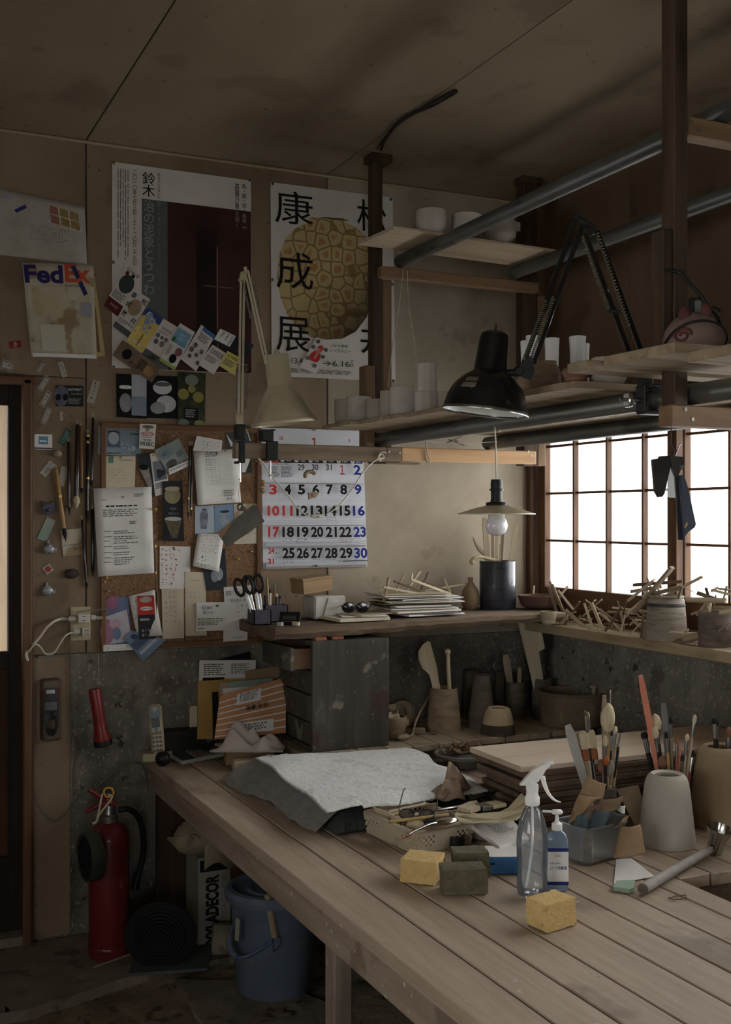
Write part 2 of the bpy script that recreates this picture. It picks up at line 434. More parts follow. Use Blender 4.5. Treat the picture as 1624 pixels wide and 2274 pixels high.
# floor: uneven trodden earth
rd = random.Random(4)
mb = MB(); nx, ny = 84,120; vs = []
for j in range(ny+1):
    for i in range(nx+1):
        x = XL-.1+(W-XL+.2)*i/nx; y = YB-.1+(D-YB+.2)*j/ny
        z = 0.008*math.sin(x*5.1+y*2.3)*math.sin(y*4.2-x)+0.006*math.sin(x*13+1)*math.sin(y*11)+rd.uniform(-.0035,.0035)-0.014
        vs.append((x, y, z))
mb.add(vs, [(j*(nx+1)+i, j*(nx+1)+i+1,(j+1)*(nx+1)+i+1,(j+1)*(nx+1)+i) for j in range(ny) for i in range(nx)])
mb.add([(XL, YB, -.1),(W, YB, -.1),(W, D, -.1),(XL, D, -.1)],[(3,2,1,0)])
floor = struct('floor', mb, m_dirt, 180, 'uneven trodden earth floor')
# concrete strip along the back wall and a buried stone in front of it, both with broken edges
def slab(name, pts, z1, seed, lab):
    rr = random.Random(seed); P = []
    for a, b in zip(pts, pts[1:]+pts[:1]):
        a = Vector(a); b = Vector(b); n_ = max(2, int((b-a).length/0.07))
        for k in range(n_):
            q = a.lerp(b, k/n_); P.append((q.x+rr.uniform(-.008,.008), q.y+rr.uniform(-.008,.008)))
    mb_ = MB(); mb_.prism(P, -0.05, z1); o = mb_.build(name, m_slab, floor); o['label'] = lab; return o
pa = [at_z(x, y, 0.012) for x, y in ((-160,2285),(60,2240),(300,2166),(420,2140),(560,2120))]
slab('concrete_strip', [(p.x, p.y) for p in pa]+[(1.5, D-.01),(-.6, D-.01)],0.012,2, 'dusty concrete strip along the wall with a broken front edge')
pa = [at_z(x, y, 0.004) for x, y in ((392,2172),(455,2274),(640,2330),(760,2240),(600,2180))]
slab('flat_stone', [(p.x, p.y) for p in pa],0.004,3, 'flat stone sunk in the earth by the blue bucket')

# ceiling of wide boards with open joints
mb = MB(); mb.box(((XL+W)/2,(YB+D)/2, CEIL+.045),(W-XL+.3, D-YB+.3,.06)); ceil = struct('ceiling', mb, m_gap, None, 'ceiling of wide fibre boards')
xs = [XL, -1.069,-.153,.763,1.679, W]
for a, b in zip(xs, xs[1:]):
    for (y0, y1) in ((YB, -1.55),(-1.55,.28),(.28,2.11),(2.11, D)) if a != .763 and a != 1.679 and a != -.153 else ((YB, .28),(.28, D)):
        mb = MB(); mb.cbox(((a+b)/2,(y0+y1)/2, CEIL+.006),(b-a-.005, y1-y0-.004,.012),.002); mb.build('ceiling_panel', m_ceil, ceil)
# cornice strip where wall meets ceiling
mb = MB(); mb.cbox(((.3+W)/2, D-.005, CEIL-.006),(W-.3,.012,.010),.003); struct('trim_1', mb, woodm('cornice_wood', (150,128,98),(176,154,122), 'x'), None, 'thin pale cornice strip')
# back wall: concrete below, boards above, doorway on the left
WZ = 0.985
mb = MB(); mb.box(((.60+W+.2)/2, D+.075, WZ/2-.08),(W+.2-.60,.14, WZ+.16)); mb.box(((.60+W+.2)/2, D+.075,(WZ+CEIL+.1)/2),(W+.2-.60,.12, CEIL+.1-WZ))
mb.box(((XL-.1+.60)/2, D+.075,(1.93+CEIL+.1)/2),(.60-XL+.1,.12, CEIL+.1-1.93)); mb.box(((XL-.1-.36)/2, D+.075,1.0),(-.36-XL+.1,.12,2.2))
wb = struct('wall_back', mb, m_conc, None, 'back wall, stained concrete below and boards above')
for a, b, z0, z1, m_ in ((-1.069,-.153,1.945, CEIL, m_ply),(-.153,.763,1.945, CEIL, m_ply),(.578,.763, WZ+.002,1.945, m_ply),(.763,1.679, WZ, CEIL, m_ply),(1.679,2.595, WZ, CEIL, m_plaster),(.578,.712,.012, WZ-.006, m_ply)):
    mb = MB(); mb.cbox(((a+b)/2, D+.006,(z0+z1)/2),(b-a-.006,.013, z1-z0-.003),.0015); mb.build('wall_panel', m_, wb)
# left and rear walls (behind the camera); an unseen fill window is added in each
LY0, LY1, LZ0, LZ1 = -0.5,1.2,0.85,1.9
mb = MB(); mb.box((XL-.06,(YB+LY0)/2-.05, CEIL/2),(.12, LY0-YB+.1, CEIL+.2)); mb.box((XL-.06,(LY1+D)/2+.05, CEIL/2),(.12, D-LY1+.1, CEIL+.2))
mb.box((XL-.06,(LY0+LY1)/2, LZ0/2-.05),(.12, LY1-LY0, LZ0+.1)); mb.box((XL-.06,(LY0+LY1)/2,(LZ1+CEIL)/2+.05),(.12, LY1-LY0, CEIL+.1-LZ1))
struct('wall_left', mb, m_ply, None, 'left wall of brown boards')
RX0, RX1, RZ0, RZ1 = -1.2,-0.25,0.85,1.85
mb = MB(); mb.box(((XL+RX0)/2-.05, YB-.06, CEIL/2),(RX0-XL+.1,.12, CEIL+.2)); mb.box(((RX1+W)/2+.1, YB-.06, CEIL/2),(W-RX1+.2,.12, CEIL+.2)); mb.box(((RX0+RX1)/2, YB-.06, RZ0/2-.05),(RX1-RX0,.12, RZ0+.1)); mb.box(((RX0+RX1)/2, YB-.06,(RZ1+CEIL)/2+.05),(RX1-RX0,.12, CEIL+.1-RZ1)); struct('wall_rear', mb, m_ply, None, 'rear wall of brown boards')
# right wall with the long window
Y0W, Y1W, Z0W, Z1W = 0.55,3.895,1.07,1.86
mb = MB(); mb.box((W+.06,(YB+D)/2,.47),(.12, D-YB+.3,1.14)); wr = struct('wall_right', mb, m_conc, None, 'window wall, concrete below and dark boards above')
m_ply2 = mat('dark_plywood', (88,68,48),(112,88,64), rough=0.82, scale=2.6, stretch=(1,1,.35), bump=0.1, bscale=60, spots=[((62,46,32),5,.6,.4)])
for a, b in ((YB, -1.0),(-1.0,.55),(.55,1.47),(1.47,2.38),(2.38,3.30),(3.30, D)):
    mb = MB(); mb.cbox((W+.05,(a+b)/2,(Z1W+CEIL)/2+.02),(.1, b-a-.004, CEIL-Z1W+.04),.0015); mb.build('wall_panel', m_ply2, wr)
for a, b in ((YB-.1, Y0W),(Y1W, D+.1)):
    mb = MB(); mb.box((W+.055,(a+b)/2,1.45),(.09, b-a, .86)); mb.build('pier', m_ply2, wr)

def sash(name, lab, y1, y0, xo, ym, axis='y', zs=(1.365,1.558,1.751), z0=1.075, z1=1.855, bot=.10, top=.045, stile=.048):
    """glazed sash standing in the right-hand wall between y0 (near) and y1 (far)"""
    def P(x, y, z): return (x, y, z)
    root = MB(); root.cbox((xo, (y0+y1)/2, z0+bot/2),(.03, y1-y0, bot),.002); w = struct(name, root, m_frame_y, None, lab)
    for yy in (y0+stile/2, y1-stile/2):
        b = MB(); b.cbox((xo, yy, (z0+z1)/2),(.032, stile, z1-z0),.002); b.build('stile', m_frame, w)
    b = MB(); b.cbox((xo, (y0+y1)/2, z1-top/2),(.031, y1-y0, top),.002); b.build('rail', m_frame_y, w)
    for yy in ym:
        b = MB(); b.box((xo-.004, yy, (z0+bot+z1-top)/2),(.022,.010, z1-top-z0-bot)); b.build('muntin', m_frame, w)
    for zz in zs:
        b = MB(); b.box((xo+.002,(y0+y1)/2, zz),(.015, y1-y0-2*stile, .009)); b.build('muntin', m_frame_y, w)
    ye = [y0+stile]+sorted(ym)+[y1-stile]; ze = [z0+bot]+list(zs)+[z1-top]
    for a, b_ in zip(ye, ye[1:]):
        for c, d in zip(ze, ze[1:]):
            b = MB(); b.box((xo+.012,(a+b_)/2,(c+d)/2),(.003, b_-a, d-c)); b.build('pane', m_frost, w)
    return w
sash('window_1', 'frosted sash next to the corner with the pendant lamp', 3.890,3.040, W+.012,(3.644,3.433,3.222))
sash('window_2', 'frosted sash beside the hanging black folder', 3.085,2.235, W+.046,(2.822,2.611,2.40))
sash('window_3', 'frosted sash nearer the camera', 2.28,1.43, W+.012,(2.02,1.81,1.60))
sash('window_4', 'frosted sash nearest the camera', 1.475,0.60, W+.046,(1.22,1.01,.80))
mb = MB(); mb.cbox((W-.012,3.912,1.45),(.055,.034,.84),.003); struct('trim_2', mb, m_frame, None, 'dark brown corner jamb of the window')
mb = MB(); mb.cbox((W+.03,(Y0W+Y1W)/2,1.058),(.09, Y1W-Y0W+.04,.032),.003); struct('trim_3', mb, m_frame_y, None, 'window track under the sashes')
mb = MB(); mb.cbox((W+.03,(Y0W+Y1W)/2,1.872),(.09, Y1W-Y0W+.04,.030),.003); struct('trim_4', mb, m_frame_y, None, 'window head')
mb = MB(); mb.cbox((W+.03,.57,1.46),(.09,.05,.80),.003); struct('trim_5', mb, m_frame, None, 'near jamb of the window')
portal('window_daylight', (W+.09,(Y0W+Y1W)/2,(Z0W+Z1W)/2),(0, PI/2,0), Z1W-Z0W, Y1W-Y0W)
# added left window, unseen, giving fill light to the bench front and bucket
for k, (a, b) in enumerate(((LY0, LY0+.85),(LY0+.85, LY1))):
    q = MB(); q.box((XL-.05,(a+b)/2, LZ0+.03),(.03, b-a, .06)); q.box((XL-.05,(a+b)/2, LZ1-.03),(.03, b-a, .06)); q.box((XL-.05, a+.025,(LZ0+LZ1)/2),(.032,.05, LZ1-LZ0)); q.box((XL-.05, b-.025,(LZ0+LZ1)/2),(.032,.05, LZ1-LZ0))
    o = struct('window_%d' % (5+k), q, m_frame, None, 'added fill window sash in the left wall, out of view'); q = MB(); q.box((XL-.05,(a+b)/2,(LZ0+LZ1)/2),(.004, b-a-.1, LZ1-LZ0-.12)); q.build('pane', m_frost, o)
q = MB(); q.box(((RX0+RX1)/2, YB-.05, RZ0+.03),(RX1-RX0,.03,.06)); q.box(((RX0+RX1)/2, YB-.05, RZ1-.03),(RX1-RX0,.03,.06)); q.box((RX0+.025, YB-.05,(RZ0+RZ1)/2),(.05,.032, RZ1-RZ0)); q.box((RX1-.025, YB-.05,(RZ0+RZ1)/2),(.05,.032, RZ1-RZ0)); o = struct('window_7', q, m_frame, None, 'added fill window sash in the rear wall, unseen behind the camera'); q = MB(); q.box(((RX0+RX1)/2, YB-.05,(RZ0+RZ1)/2),(RX1-RX0-.1,.004, RZ1-RZ0-.12)); q.build('pane', m_frost, o)  # added rear window, unseen, fills the floor and bench front with light
portal('rear_fill_portal', ((RX0+RX1)/2, YB-.14,(RZ0+RZ1)/2),(PI/2,0,0), RX1-RX0, RZ1-RZ0)
portal('left_fill_portal', (XL-.14,(LY0+LY1)/2,(LZ0+LZ1)/2),(0,-PI/2,0), LZ1-LZ0, LY1-LY0)

# doorway: casing, dark sliding door with a glazed upper light, boards of a fence outside
DX = .565
c = MB(); c.cbox((DX-.004, D-.012,.965),(.030,.05,1.93),.005); cs = struct('trim_6', c, m_case, None, 'brown door casing')
q = MB(); q.cbox((DX+.012, D-.006,.965),(.014,.026,1.93),.004); q.build('casing_bead', m_case, cs)
q = MB(); q.cbox((.10, D-.012,1.925),(.98,.05,.030),.005); q.build('head_casing', woodm('casing_head_wood', (84,58,36),(116,82,52), 'x'), cs)
c = MB(); c.cbox((.533, D+.055,.992),(.052,.035,1.905),.003); dr = struct('door_1', c, m_dark, None, 'dark wooden sliding door with a tall glass light')
for z0, z1 in ((.04,.30),(.94,1.00),(1.845,1.945)):
    q = MB(); q.cbox((.08, D+.055,(z0+z1)/2),(.86,.034, z1-z0),.003); q.build('rail', m_dark, dr)
q = MB(); q.cbox((-.37, D+.055,.992),(.075,.035,1.905),.003); q.build('stile', m_dark, dr)
q = MB(); q.box((.09, D+.055,1.42),(.84,.004,.85)); q.build('pane', m_clear, dr)
q = MB(); q.box((.09, D+.055,.62),(.84,.012,.64)); q.build('lower_panel', woodm('door_lower_panel', (60,38,18),(84,54,28), 'z'), dr)
for zz in ((1.24,1.36),(1.02,1.14),(.42,.50)):
    q = MB(); q.box((.533, D+.0365, sum(zz)/2),(.014,.003, zz[1]-zz[0])); q.build('pull', m_dark, dr)
q = MB(); q.box((.570, D+.06,.965),(.02,.10,1.93)); q.build('jamb', m_dark, cs)
q = MB(); q.box((.10, D+.03,.012),(.95,.12,.060)); struct('trim_7', q, m_slab, None, 'concrete door sill')
m_fence = woodm('pale_fence_wood', (160,136,108),(182,158,130), 'z')
for k in range(14):
    q = MB(); q.cbox((-.75+k*.152, D+1.0+.004*(k % 2),1.0),(.148,.018,2.0),.003)
    if k == 0: fn = thing('fence', 'pale wooden board fence outside the door', 'fence', (0,0,0))
    q.build('board', m_fence, fn)
for zz in (.4,1.6):
    q = MB(); q.box((.25, D+1.03, zz),(2.2,.03,.07)); q.build('fence_rail', m_fence, fn)
struct('trim_9', MB().box((.3, D+.62,2.16),(2.8,1.0,.06)), m_dark, None, 'added eaves, out of view, shading the fence outside the door')  # unseen roof added to cut the daylight on the fence
struct('trim_8', MB().box((.3, D+.75,-.06),(2.8,1.2,.1)), m_slab, None, 'paving outside the door')
portal('door_daylight', (.07, D+.15,1.42),(PI/2,0, PI),.8,.85)
# ================================================================== bench, ledge, shelves, pipe rack
m_bench = woodm('worn_bench_wood', (150,129,107),(172,152,129), 'y', rough=0.56, fine=34, bump=.3,
                spots=[((92,74,58),3.2,.62,.5),((200,194,184),34,.76,.6),((70,56,46),26,.75,.6)], spec=.35)
m_fascia = woodm('paint_flecked_fascia', (126,107,88),(154,135,114), 'y', rough=0.66, fine=30, bump=.35, spots=[((206,200,188),60,.70,.75),((58,44,34),6,.60,.45)])
m_leg = woodm('grey_leg_wood', (104,90,76),(140,124,106), 'z', rough=.7, bump=.4, spots=[((190,182,168),50,.72,.5)])
m_dusty = woodm('dusty_ledge_wood', (146,130,105),(172,157,130), 'y', rough=.85, bump=.2, spots=[((92,78,60),9,.62,.5)])
m_dustyx = woodm('dusty_shelf_wood', (84,66,50),(128,108,84), 'x', rough=.85, bump=.8, spots=[((164,146,118),9,.62,.6,(.3,1,1)),((48,36,28),14,.66,.7,(.2,1,1))])
m_old = woodm('grey_old_rail', (104,86,66),(138,118,94), 'x', rough=.75, bump=.2)
m_pine = woodm('fresh_pine', (176,132,84),(206,164,114), 'x', rough=.6, fine=18, bump=.1, spots=[((120,76,40),7,.70,.7)])
m_post = woodm('dark_post_wood', (54,40,28),(82,62,44), 'z', rough=.7, bump=.2)
m_postl = woodm('light_post_wood', (104,80,54),(138,110,78), 'z', rough=.7, bump=.2)
m_beam = woodm('rack_beam_wood', (112,84,56),(142,112,78), 'x', rough=.65, bump=.15)
m_pipe = mat('galvanised_pipe', (92,94,92),(138,140,136), rough=.42, metal=.85, scale=9, stretch=(1,.2,1), bump=.1, rvar=.12, spots=[((70,64,54),14,.62,.6,(1,.3,1))])
m_board = woodm('dusty_ware_board', (124,104,78),(156,136,106), 'x', rough=.8, bump=.15, spots=[((186,174,150),12,.62,.5,(.3,1,1))])
m_boardu = woodm('pale_ply_board', (168,148,118),(196,176,146), 'x', rough=.75, fine=16, bump=.06, spots=[((140,116,86),6,.62,.4,(.3,1,1))])

# --- bench: long planks, an apron board and legs; the right-hand planks stop short where the potter sits
bench = thing('workbench', 'long worn plank workbench with a paint flecked apron board', 'workbench', (1.4,2.2,0))
bo = Vector((1.4,2.2,0))
def bpart(name, c, s, m, b=.003, R=None): q = MB(); q.cbox(Vector(c)-bo, s, b, R); return q.build(name, m, bench)
BY0 = 0.35
xs = [.972,1.089,1.192,1.290,1.412,1.513,1.614,1.717,1.794]
rd = random.Random(11)
for a, b in zip(xs, xs[1:]): bpart('plank', ((a+b)/2,(BY0+3.9)/2, TZ-.016+rd.uniform(-.0014,0)),(b-a-.004,3.9-BY0,.032), m_bench, .0025)
xs = [1.794,1.893,1.99,2.09,2.19,2.29,2.39,2.49,2.60]
for a, b in zip(xs, xs[1:]):
    y0 = 2.075+rd.uniform(-.004,.004); bpart('plank', ((a+b)/2,(y0+3.9)/2, TZ-.016+rd.uniform(-.0014,0)),(b-a-.004,3.9-y0,.032), m_bench, .0025)
bpart('apron', (.990,(BY0+3.9)/2, TZ-.069),(.024,3.9-BY0,.074), m_fascia, .004)
bpart('apron', (1.80,(BY0+2.06)/2, TZ-.080),(.024,2.06-BY0,.09), m_fascia, .003)
bpart('apron', (2.18,2.10, TZ-.10),(.76,.024,.13), m_fascia, .003)
for y in (.6,1.45,2.9,3.6): bpart('crosspiece', (1.39, y, TZ-.062),(.79,.05,.055), m_leg)
for (x, y, sx, sy) in ((1.030,2.345,.045,.055),(1.74,2.30,.06,.06),(1.030,.62,.06,.06),(1.74,.62,.06,.06),(2.5,2.14,.06,.06)): bpart('leg', (x, y, (TZ-.034)/2-.008),(sx, sy, TZ-.034+.016), m_leg)
bpart('leg', (1.072,3.86,(TZ-.034)/2-.008),(.155,.03, TZ-.034+.016), m_post)
bpart('lower_panel', (2.18,2.13,.245),(.76,.018,.52), m_post)

# --- raised ledge of short boards at the back
led = thing('raised_ledge', 'low dusty ledge of short boards under the shelf', 'ledge', (2.0,3.7, TZ)); lo = Vector((2.0,3.7, TZ))
xs = [1.40,1.50,1.60,1.70,1.802,1.905,2.003,2.086,2.19,2.29,2.39,2.49,2.60]
for i, (a, b) in enumerate(zip(xs, xs[1:])):
    y0 = 3.446+.0009*i*i*.3+rd.uniform(-.004,.004); q = MB(); q.cbox(Vector(((a+b)/2,(y0+3.92)/2, LZ-.0115))-lo, (b-a-.003,3.92-y0,.023+rd.uniform(-.001,.0005)),.0025); q.build('board', m_dusty, led)
q = MB(); q.box(Vector((2.0,3.70,(TZ+LZ-.023)/2))-lo, (1.19,.45, LZ-.0235-TZ)); q.build('riser', m_conc, led)

# --- rough shelf plank on the back wall and the board under the window
sh = MB(); n = 26; vs = []
rr = random.Random(3)
for i in range(n+1):
    t = i/n; x = 1.318+(2.50-1.318)*t; zt = 1.086+.010*t+rr.uniform(-.001,.001); th = .040-.010*t+rr.uniform(-.003,.003)
    yf = 3.535-.012*math.sin(t*7)+rr.uniform(-.003,.003)
    vs += [(x, yf, zt-.004),(x, yf+.006, zt),(x, 3.925, zt),(x, 3.925, zt-th),(x, yf+.010, zt-th),(x, yf-.002, zt-th*.55)]
fs = [tuple(reversed(range(6))), tuple(range(n*6, n*6+6))]
for i in range(n): fs += [(i*6+k, i*6+(k+1) % 6,(i+1)*6+(k+1) % 6,(i+1)*6+k) for k in range(6)]
sh.add([Vector(p)-Vector((1.9,3.73,1.06)) for p in vs],[tuple(reversed(f)) for f in fs])
one('wall_shelf', sh, m_dustyx, 'rough split plank shelf along the back wall', 'shelf', (1.9,3.73,1.06))
def SHZ(x): return 1.087+.010*(x-1.318)/1.182       # top of the shelf
q = MB(); q.cbox((0,0,0),(.175,3.30,.036),.003)
one('window_board', q, woodm('sill_board_wood', (138,118,88),(166,146,114), 'y', rough=.85, bump=.25, spots=[((104,86,62),7,.6,.5,(1,.3,1))]), 'dusty board under the window covered in wooden sticks', 'sill board', (2.5275,2.27,1.032))
SIZ = 1.050

# --- hanging rack: posts from the ceiling, cross beams
rack = thing('hanging_rack', 'wooden rack of posts and beams hung from the ceiling', 'rack', (1.76,3.64, CEIL)); ro = Vector((1.76,3.64, CEIL))
def rpart(name, x0, x1, y0, y1, z0, z1, m, b=.003): q = MB(); q.cbox(Vector(((x0+x1)/2,(y0+y1)/2,(z0+z1)/2))-ro, (x1-x0, y1-y0, z1-z0), b); return q.build(name, m, rack)
rpart('post', 1.726,1.764,3.618,3.665,1.655, CEIL, m_post); rpart('post', 2.368,2.432,3.618,3.675,1.66, CEIL, m_post)
rpart('post', 1.670,1.710,1.947,1.992,1.712, CEIL, m_post); rpart('post', 2.36,2.41,1.947,1.995,1.66, CEIL, m_post)
rpart('cleat', 1.766,1.802,3.620,3.660,1.655,2.322, m_postl); rpart('cleat', 1.688,1.724,3.600,3.66,1.66,2.005, m_postl)
rpart('cleat', 2.434,2.470,3.62,3.66,1.66,2.32, m_postl); rpart('cleat', 1.640,1.668,1.95,1.992,1.81,2.10, m_post)
rpart('cap_plate', 1.716,1.800,3.61,3.68, CEIL-.03, CEIL, m_post, .002); rpart('cap_plate', 2.36,2.45,3.61,3.68, CEIL-.025, CEIL, m_post, .002)
rpart('beam', 1.740,2.415,3.583,3.617,2.322,2.362, m_beam); rpart('beam', 1.665,2.46,1.950,1.996,1.664,1.712, m_beam); rpart('beam', 1.711,2.46,1.952,1.992,2.316,2.362, m_beam)
rpart('rail', 1.193,1.822,3.583,3.617,1.660,1.713, m_old); rpart('rail', 1.823,2.402,3.583,3.617,1.664,1.714, m_pine)
rpart('rail_packing', 1.76,1.90,3.586,3.615,1.652,1.659, m_old)
m_screw = mat('dull_screw', (150,146,136), rough=.4, metal=.9)
for x, y, yy in ((865,1004,3.583),(889,1006,3.583),(1174,1003,3.583),(1182,1012,3.583),(1524,909,1.950),(1540,931,1.950),(1536,270,1.952),(1553,290,1.952)):
    p = at_y(x, y, yy-.0015); q = MB(); q.cyl(p-ro, p-ro+Vector((0,.003,0)),.0045, n=10); q.build('screw', m_screw, rack)
def pipe(x, y0, y1, z, lab):
    q = MB(); r = .0243
    q.lathe([(r-.003,-(y1-y0)/2+.001),(r, -(y1-y0)/2),(r, (y1-y0)/2),(r-.003,(y1-y0)/2),(r-.003,-(y1-y0)/2+.001)],28,(0,0,0), rotm(-PI/2))
    return one('steel_pipe', q, m_pipe, lab, 'pipe', (x, (y0+y1)/2, z), smooth=40)
PZ1 = 1.7395; PZ2 = 2.3875
pipe(1.745,1.30,3.616, PZ1, 'lower steel pipe nearest the room, the black lamp clamped to it'); pipe(2.20,1.30,3.61, PZ1, 'lower steel pipe nearest the window')
pipe(1.825,1.30,3.60, PZ2, 'upper steel pipe nearest the room under the bowl board'); pipe(2.30,1.30,3.58, PZ2, 'upper steel pipe nearest the window wall')
# boards across the pipes
def wboard(x0, x1, y0, y1, z, th, lab, m=m_board, tilt=0.0, rz=0.0, grp=None):
    q = MB(); q.cbox((0,0,0),(x1-x0, y1-y0, th),.0015); return one('ware_board', q, m, lab, 'board', ((x0+x1)/2,(y0+y1)/2, z+th/2), rotm(0, tilt, rz), grp)
Z1 = PZ1+.0245; Z2 = PZ2+.0245
BT = .013
wboard(1.49,2.44,3.30,3.53, Z1, BT, 'ware board at the far end of the lower rack carrying the first cups')
wboard(1.525,2.42,3.02,3.292, Z1, BT, 'second ware board from the calendar end of the lower rack')
wboard(1.545,2.43,2.74,3.012, Z1, BT, 'third ware board from the calendar end of the lower rack')
wboard(1.55,2.43,2.47,2.732, Z1, BT, 'ware board right behind the black lamp shade')
wboard(1.545,2.44,2.150,2.462, Z1, BT+.004, 'ware board under the carved jars')
wboard(1.47,2.35,1.997,2.070, Z1+.020, BT+.008, 'narrow raised ware board just behind the near hanging post')
wboard(1.475,2.35,1.72,1.944, Z1+.020, BT+.008, 'raised ware board under the round bundle')
wboard(1.50,2.43,1.34,1.71, Z1, BT+.008, 'ware board at the near end of the lower rack')
wboard(1.632,2.31,3.305,3.555, Z2,.011, 'pale board across the upper pipes carrying three bowls', m_boardu, rz=.065)

# --- dark paint-spattered cabinet with an open drawer
m_cab = woodm('spattered_dark_cabinet', (58,54,48),(84,79,71), 'z', rough=.6, fine=16, bump=.2, spots=[((104,99,86),9,.60,.5,(1,1,.6)),((132,126,108),13,.68,.7),((150,143,126),60,.70,.4),((74,36,26),5,.67,.5)])
m_cabin = woodm('drawer_side_wood', (92,66,46),(120,90,64), 'x', rough=.7)
cab = thing('paint_cabinet', 'dark paint spattered drawer cabinet under the wall shelf', 'cabinet', (1.585,3.66, LZ)); co = Vector((1.585,3.66, LZ))
def cpart(name, x0, x1, y0, y1, z0, z1, m, b=.002, par=None): q = MB(); q.cbox(Vector(((x0+x1)/2,(y0+y1)/2,(z0+z1)/2))-co, (x1-x0, y1-y0, z1-z0), b); return q.build(name, m, par or cab)
cpart('side_panel', 1.440,1.731,3.500,3.516, LZ, 1.036, m_cab); cpart('side_panel', 1.44,1.731,3.80,3.816, LZ, 1.036, m_cab); cpart('back_panel', 1.715,1.731,3.516,3.80, LZ, 1.036, m_cab)
cpart('top_panel', 1.44,1.715,3.516,3.80,1.022,1.036, m_cab); cpart('bottom_panel', 1.44,1.715,3.516,3.80, LZ, LZ+.014, m_cab)
zz = [LZ+.016,.755,.85,.935]
for a, b in zip(zz, zz[1:]):
    d = cpart('drawer', 1.444,1.458,3.520,3.796, a+.003, b-.002, m_cab); q = MB(); q.cyl(Vector((1.43,3.66,(a+b)/2))-co, Vector((1.446,3.66,(a+b)/2))-co, .007,.005); q.build('knob', m_screw, d)
d = cpart('drawer', 1.368,1.382,3.520,3.796,.938,1.016, m_cab)
cpart('drawer_side', 1.382,1.60,3.524,3.534,.942,1.012, m_cabin, .001, d); cpart('drawer_side', 1.382,1.60,3.782,3.792,.942,1.012, m_cabin, .001, d); cpart('drawer_bottom', 1.382,1.60,3.534,3.782,.942,.948, m_cabin, .001, d)
m_brick = mat('orange_block', (150,84,54),(172,104,70), rough=.9, bump=.3, bscale=90)
q = MB(); q.cbox((0,0,0),(.042,.045,.0115),.001); ob = one('packing_block', q, m_brick, 'orange packing block under the shelf nearer the drawer', 'block', (1.487,3.556,1.0418)); dup(ob, (1.553,3.560,1.0418), None, 'orange packing block under the shelf farther from the drawer')
# ================================================================== things pinned to the back wall
K1 = K(0,340,.2586); K2 = K(230,340,.2287); K3 = K(560,380,.2639); K4 = K(0,800,.2992); K5 = K(200,920,.2464); K6 = K(400,900,.2549); K7 = K(560,940,.19704)
def Q(k, *pts): return [k(*p) for p in pts]
def BX(k, x0, y0, x1, y1): a = k(x0, y0); b = k(x1, y1); return (*a, *b)
m_pw = mat('white_paper', (208,203,194),(222,218,210), rough=.85, scale=5, bump=.05, bscale=25)
m_pc = mat('cream_paper', (190,176,146),(206,194,166), rough=.85, scale=6, bump=.05, bscale=25)
m_pgl = mat('poster_paper', (196,190,178),(212,207,197), rough=.42, scale=4, bump=.12, bscale=7)
m_pst = mat('stained_envelope_paper', (170,158,128),(200,192,172), rough=.8, scale=7, bump=.15, bscale=14, spots=[((132,100,48),9,.56,.7)])
m_ink = flat(30,28,27); m_gr = flat(96,94,92); m_lg = flat(150,147,142); m_red = flat(186,50,40); m_blu = flat(44,50,128); m_pen = flat(40,58,120); m_redpen = flat(176,40,44)
m_wht = flat(222,220,214); m_maroon = flat(92,34,34); m_night = flat(22,24,28)
def prn(r, g, b, r2, g2, b2, sc=14, nm=None): return mat(nm or 'print_%d_%d_%d_%d' % (r, g, b, r2),(r, g, b),(r2, g2, b2), rough=.55, scale=sc, spec=.3)
def pr(S, k, x0, y0, x1, y1, m, name='printed_panel'):
    a = S.px(*k(x0, y0)); b = S.px(*k(x1, y1)); return S.rect(a[0], a[1], b[0], b[1], m, name)
def pt(S, k, t, x0, y0, x1, y1, m, **kw): S.ptxt(t, *BX(k, x0, y0, x1, y1), m, **kw)
def pl(S, k, x0, y0, x1, y1, rows, m, **kw): a = S.px(*k(x0, y0)); b = S.px(*k(x1, y1)); S.lines(a[0], a[1], b[0], b[1], rows, m, **kw)
def ph(S, k, x0, y0, x1, y1, rows, m, **kw): a = S.px(*k(x0, y0)); b = S.px(*k(x1, y1)); S.hand(a[0], a[1], b[0], b[1], rows, m, **kw)
def pp(S, k, pts, m, name='printed_shape'): S.poly([S.px(*k(*p)) for p in pts], m, name)
def pe(S, k, cx, cy, rx, ry, m, name='printed_shape', f=None):
    a = S.px(*k(cx, cy)); b = S.px(*k(cx+rx, cy+ry)); S.ell(a[0], a[1], abs(b[0]-a[0]), abs(b[1]-a[1]), m, name, f=f)

# --- exhibition poster with the maroon photograph
S = wpaper('exhibition_poster', 'tall exhibition poster with a dark maroon photograph and vertical lettering', 'poster', Q(K2,(84,84),(1432,266),(1442,2146),(82,2084)), m_pgl, .003)
m_band = prn(70,76,76,96,100,98,3, 'poster_grey_band'); m_mar = mat('poster_maroon_print', (50,28,27),(76,44,40), rough=.35, scale=5, spec=.4); m_deep = mat('poster_dark_print', (20,15,13),(44,28,24), rough=.35, scale=6, spec=.4)
a = S.px(*K2(370,440)); b = S.px(*K2(628,2080))
S.rect(a[0], a[1], b[0],.998, m_band, n=6); S.rect(b[0], a[1],.998,.998, m_mar, n=6); c0 = S.px(*K2(900,700)); c1 = S.px(*K2(1100,800)); S.rect(c0[0], a[1]+.12, c1[0],.998, m_deep, n=6); S.rect(c1[0]-.004, a[1]+.20, c1[0]+.004,.90, flat(128,104,90), n=6)
S.rect(c1[0]-.10, a[1]+.40, c1[0]+.12, a[1]+.406, flat(110,84,76), n=4)
pt(S, K2, '鈴木', 372,178,498,432, m_ink, vert=True, bold=.004); pt(S, K2, '治の泥象とうつわ', 384,452,496,1378, flat(150,150,146), vert=True)
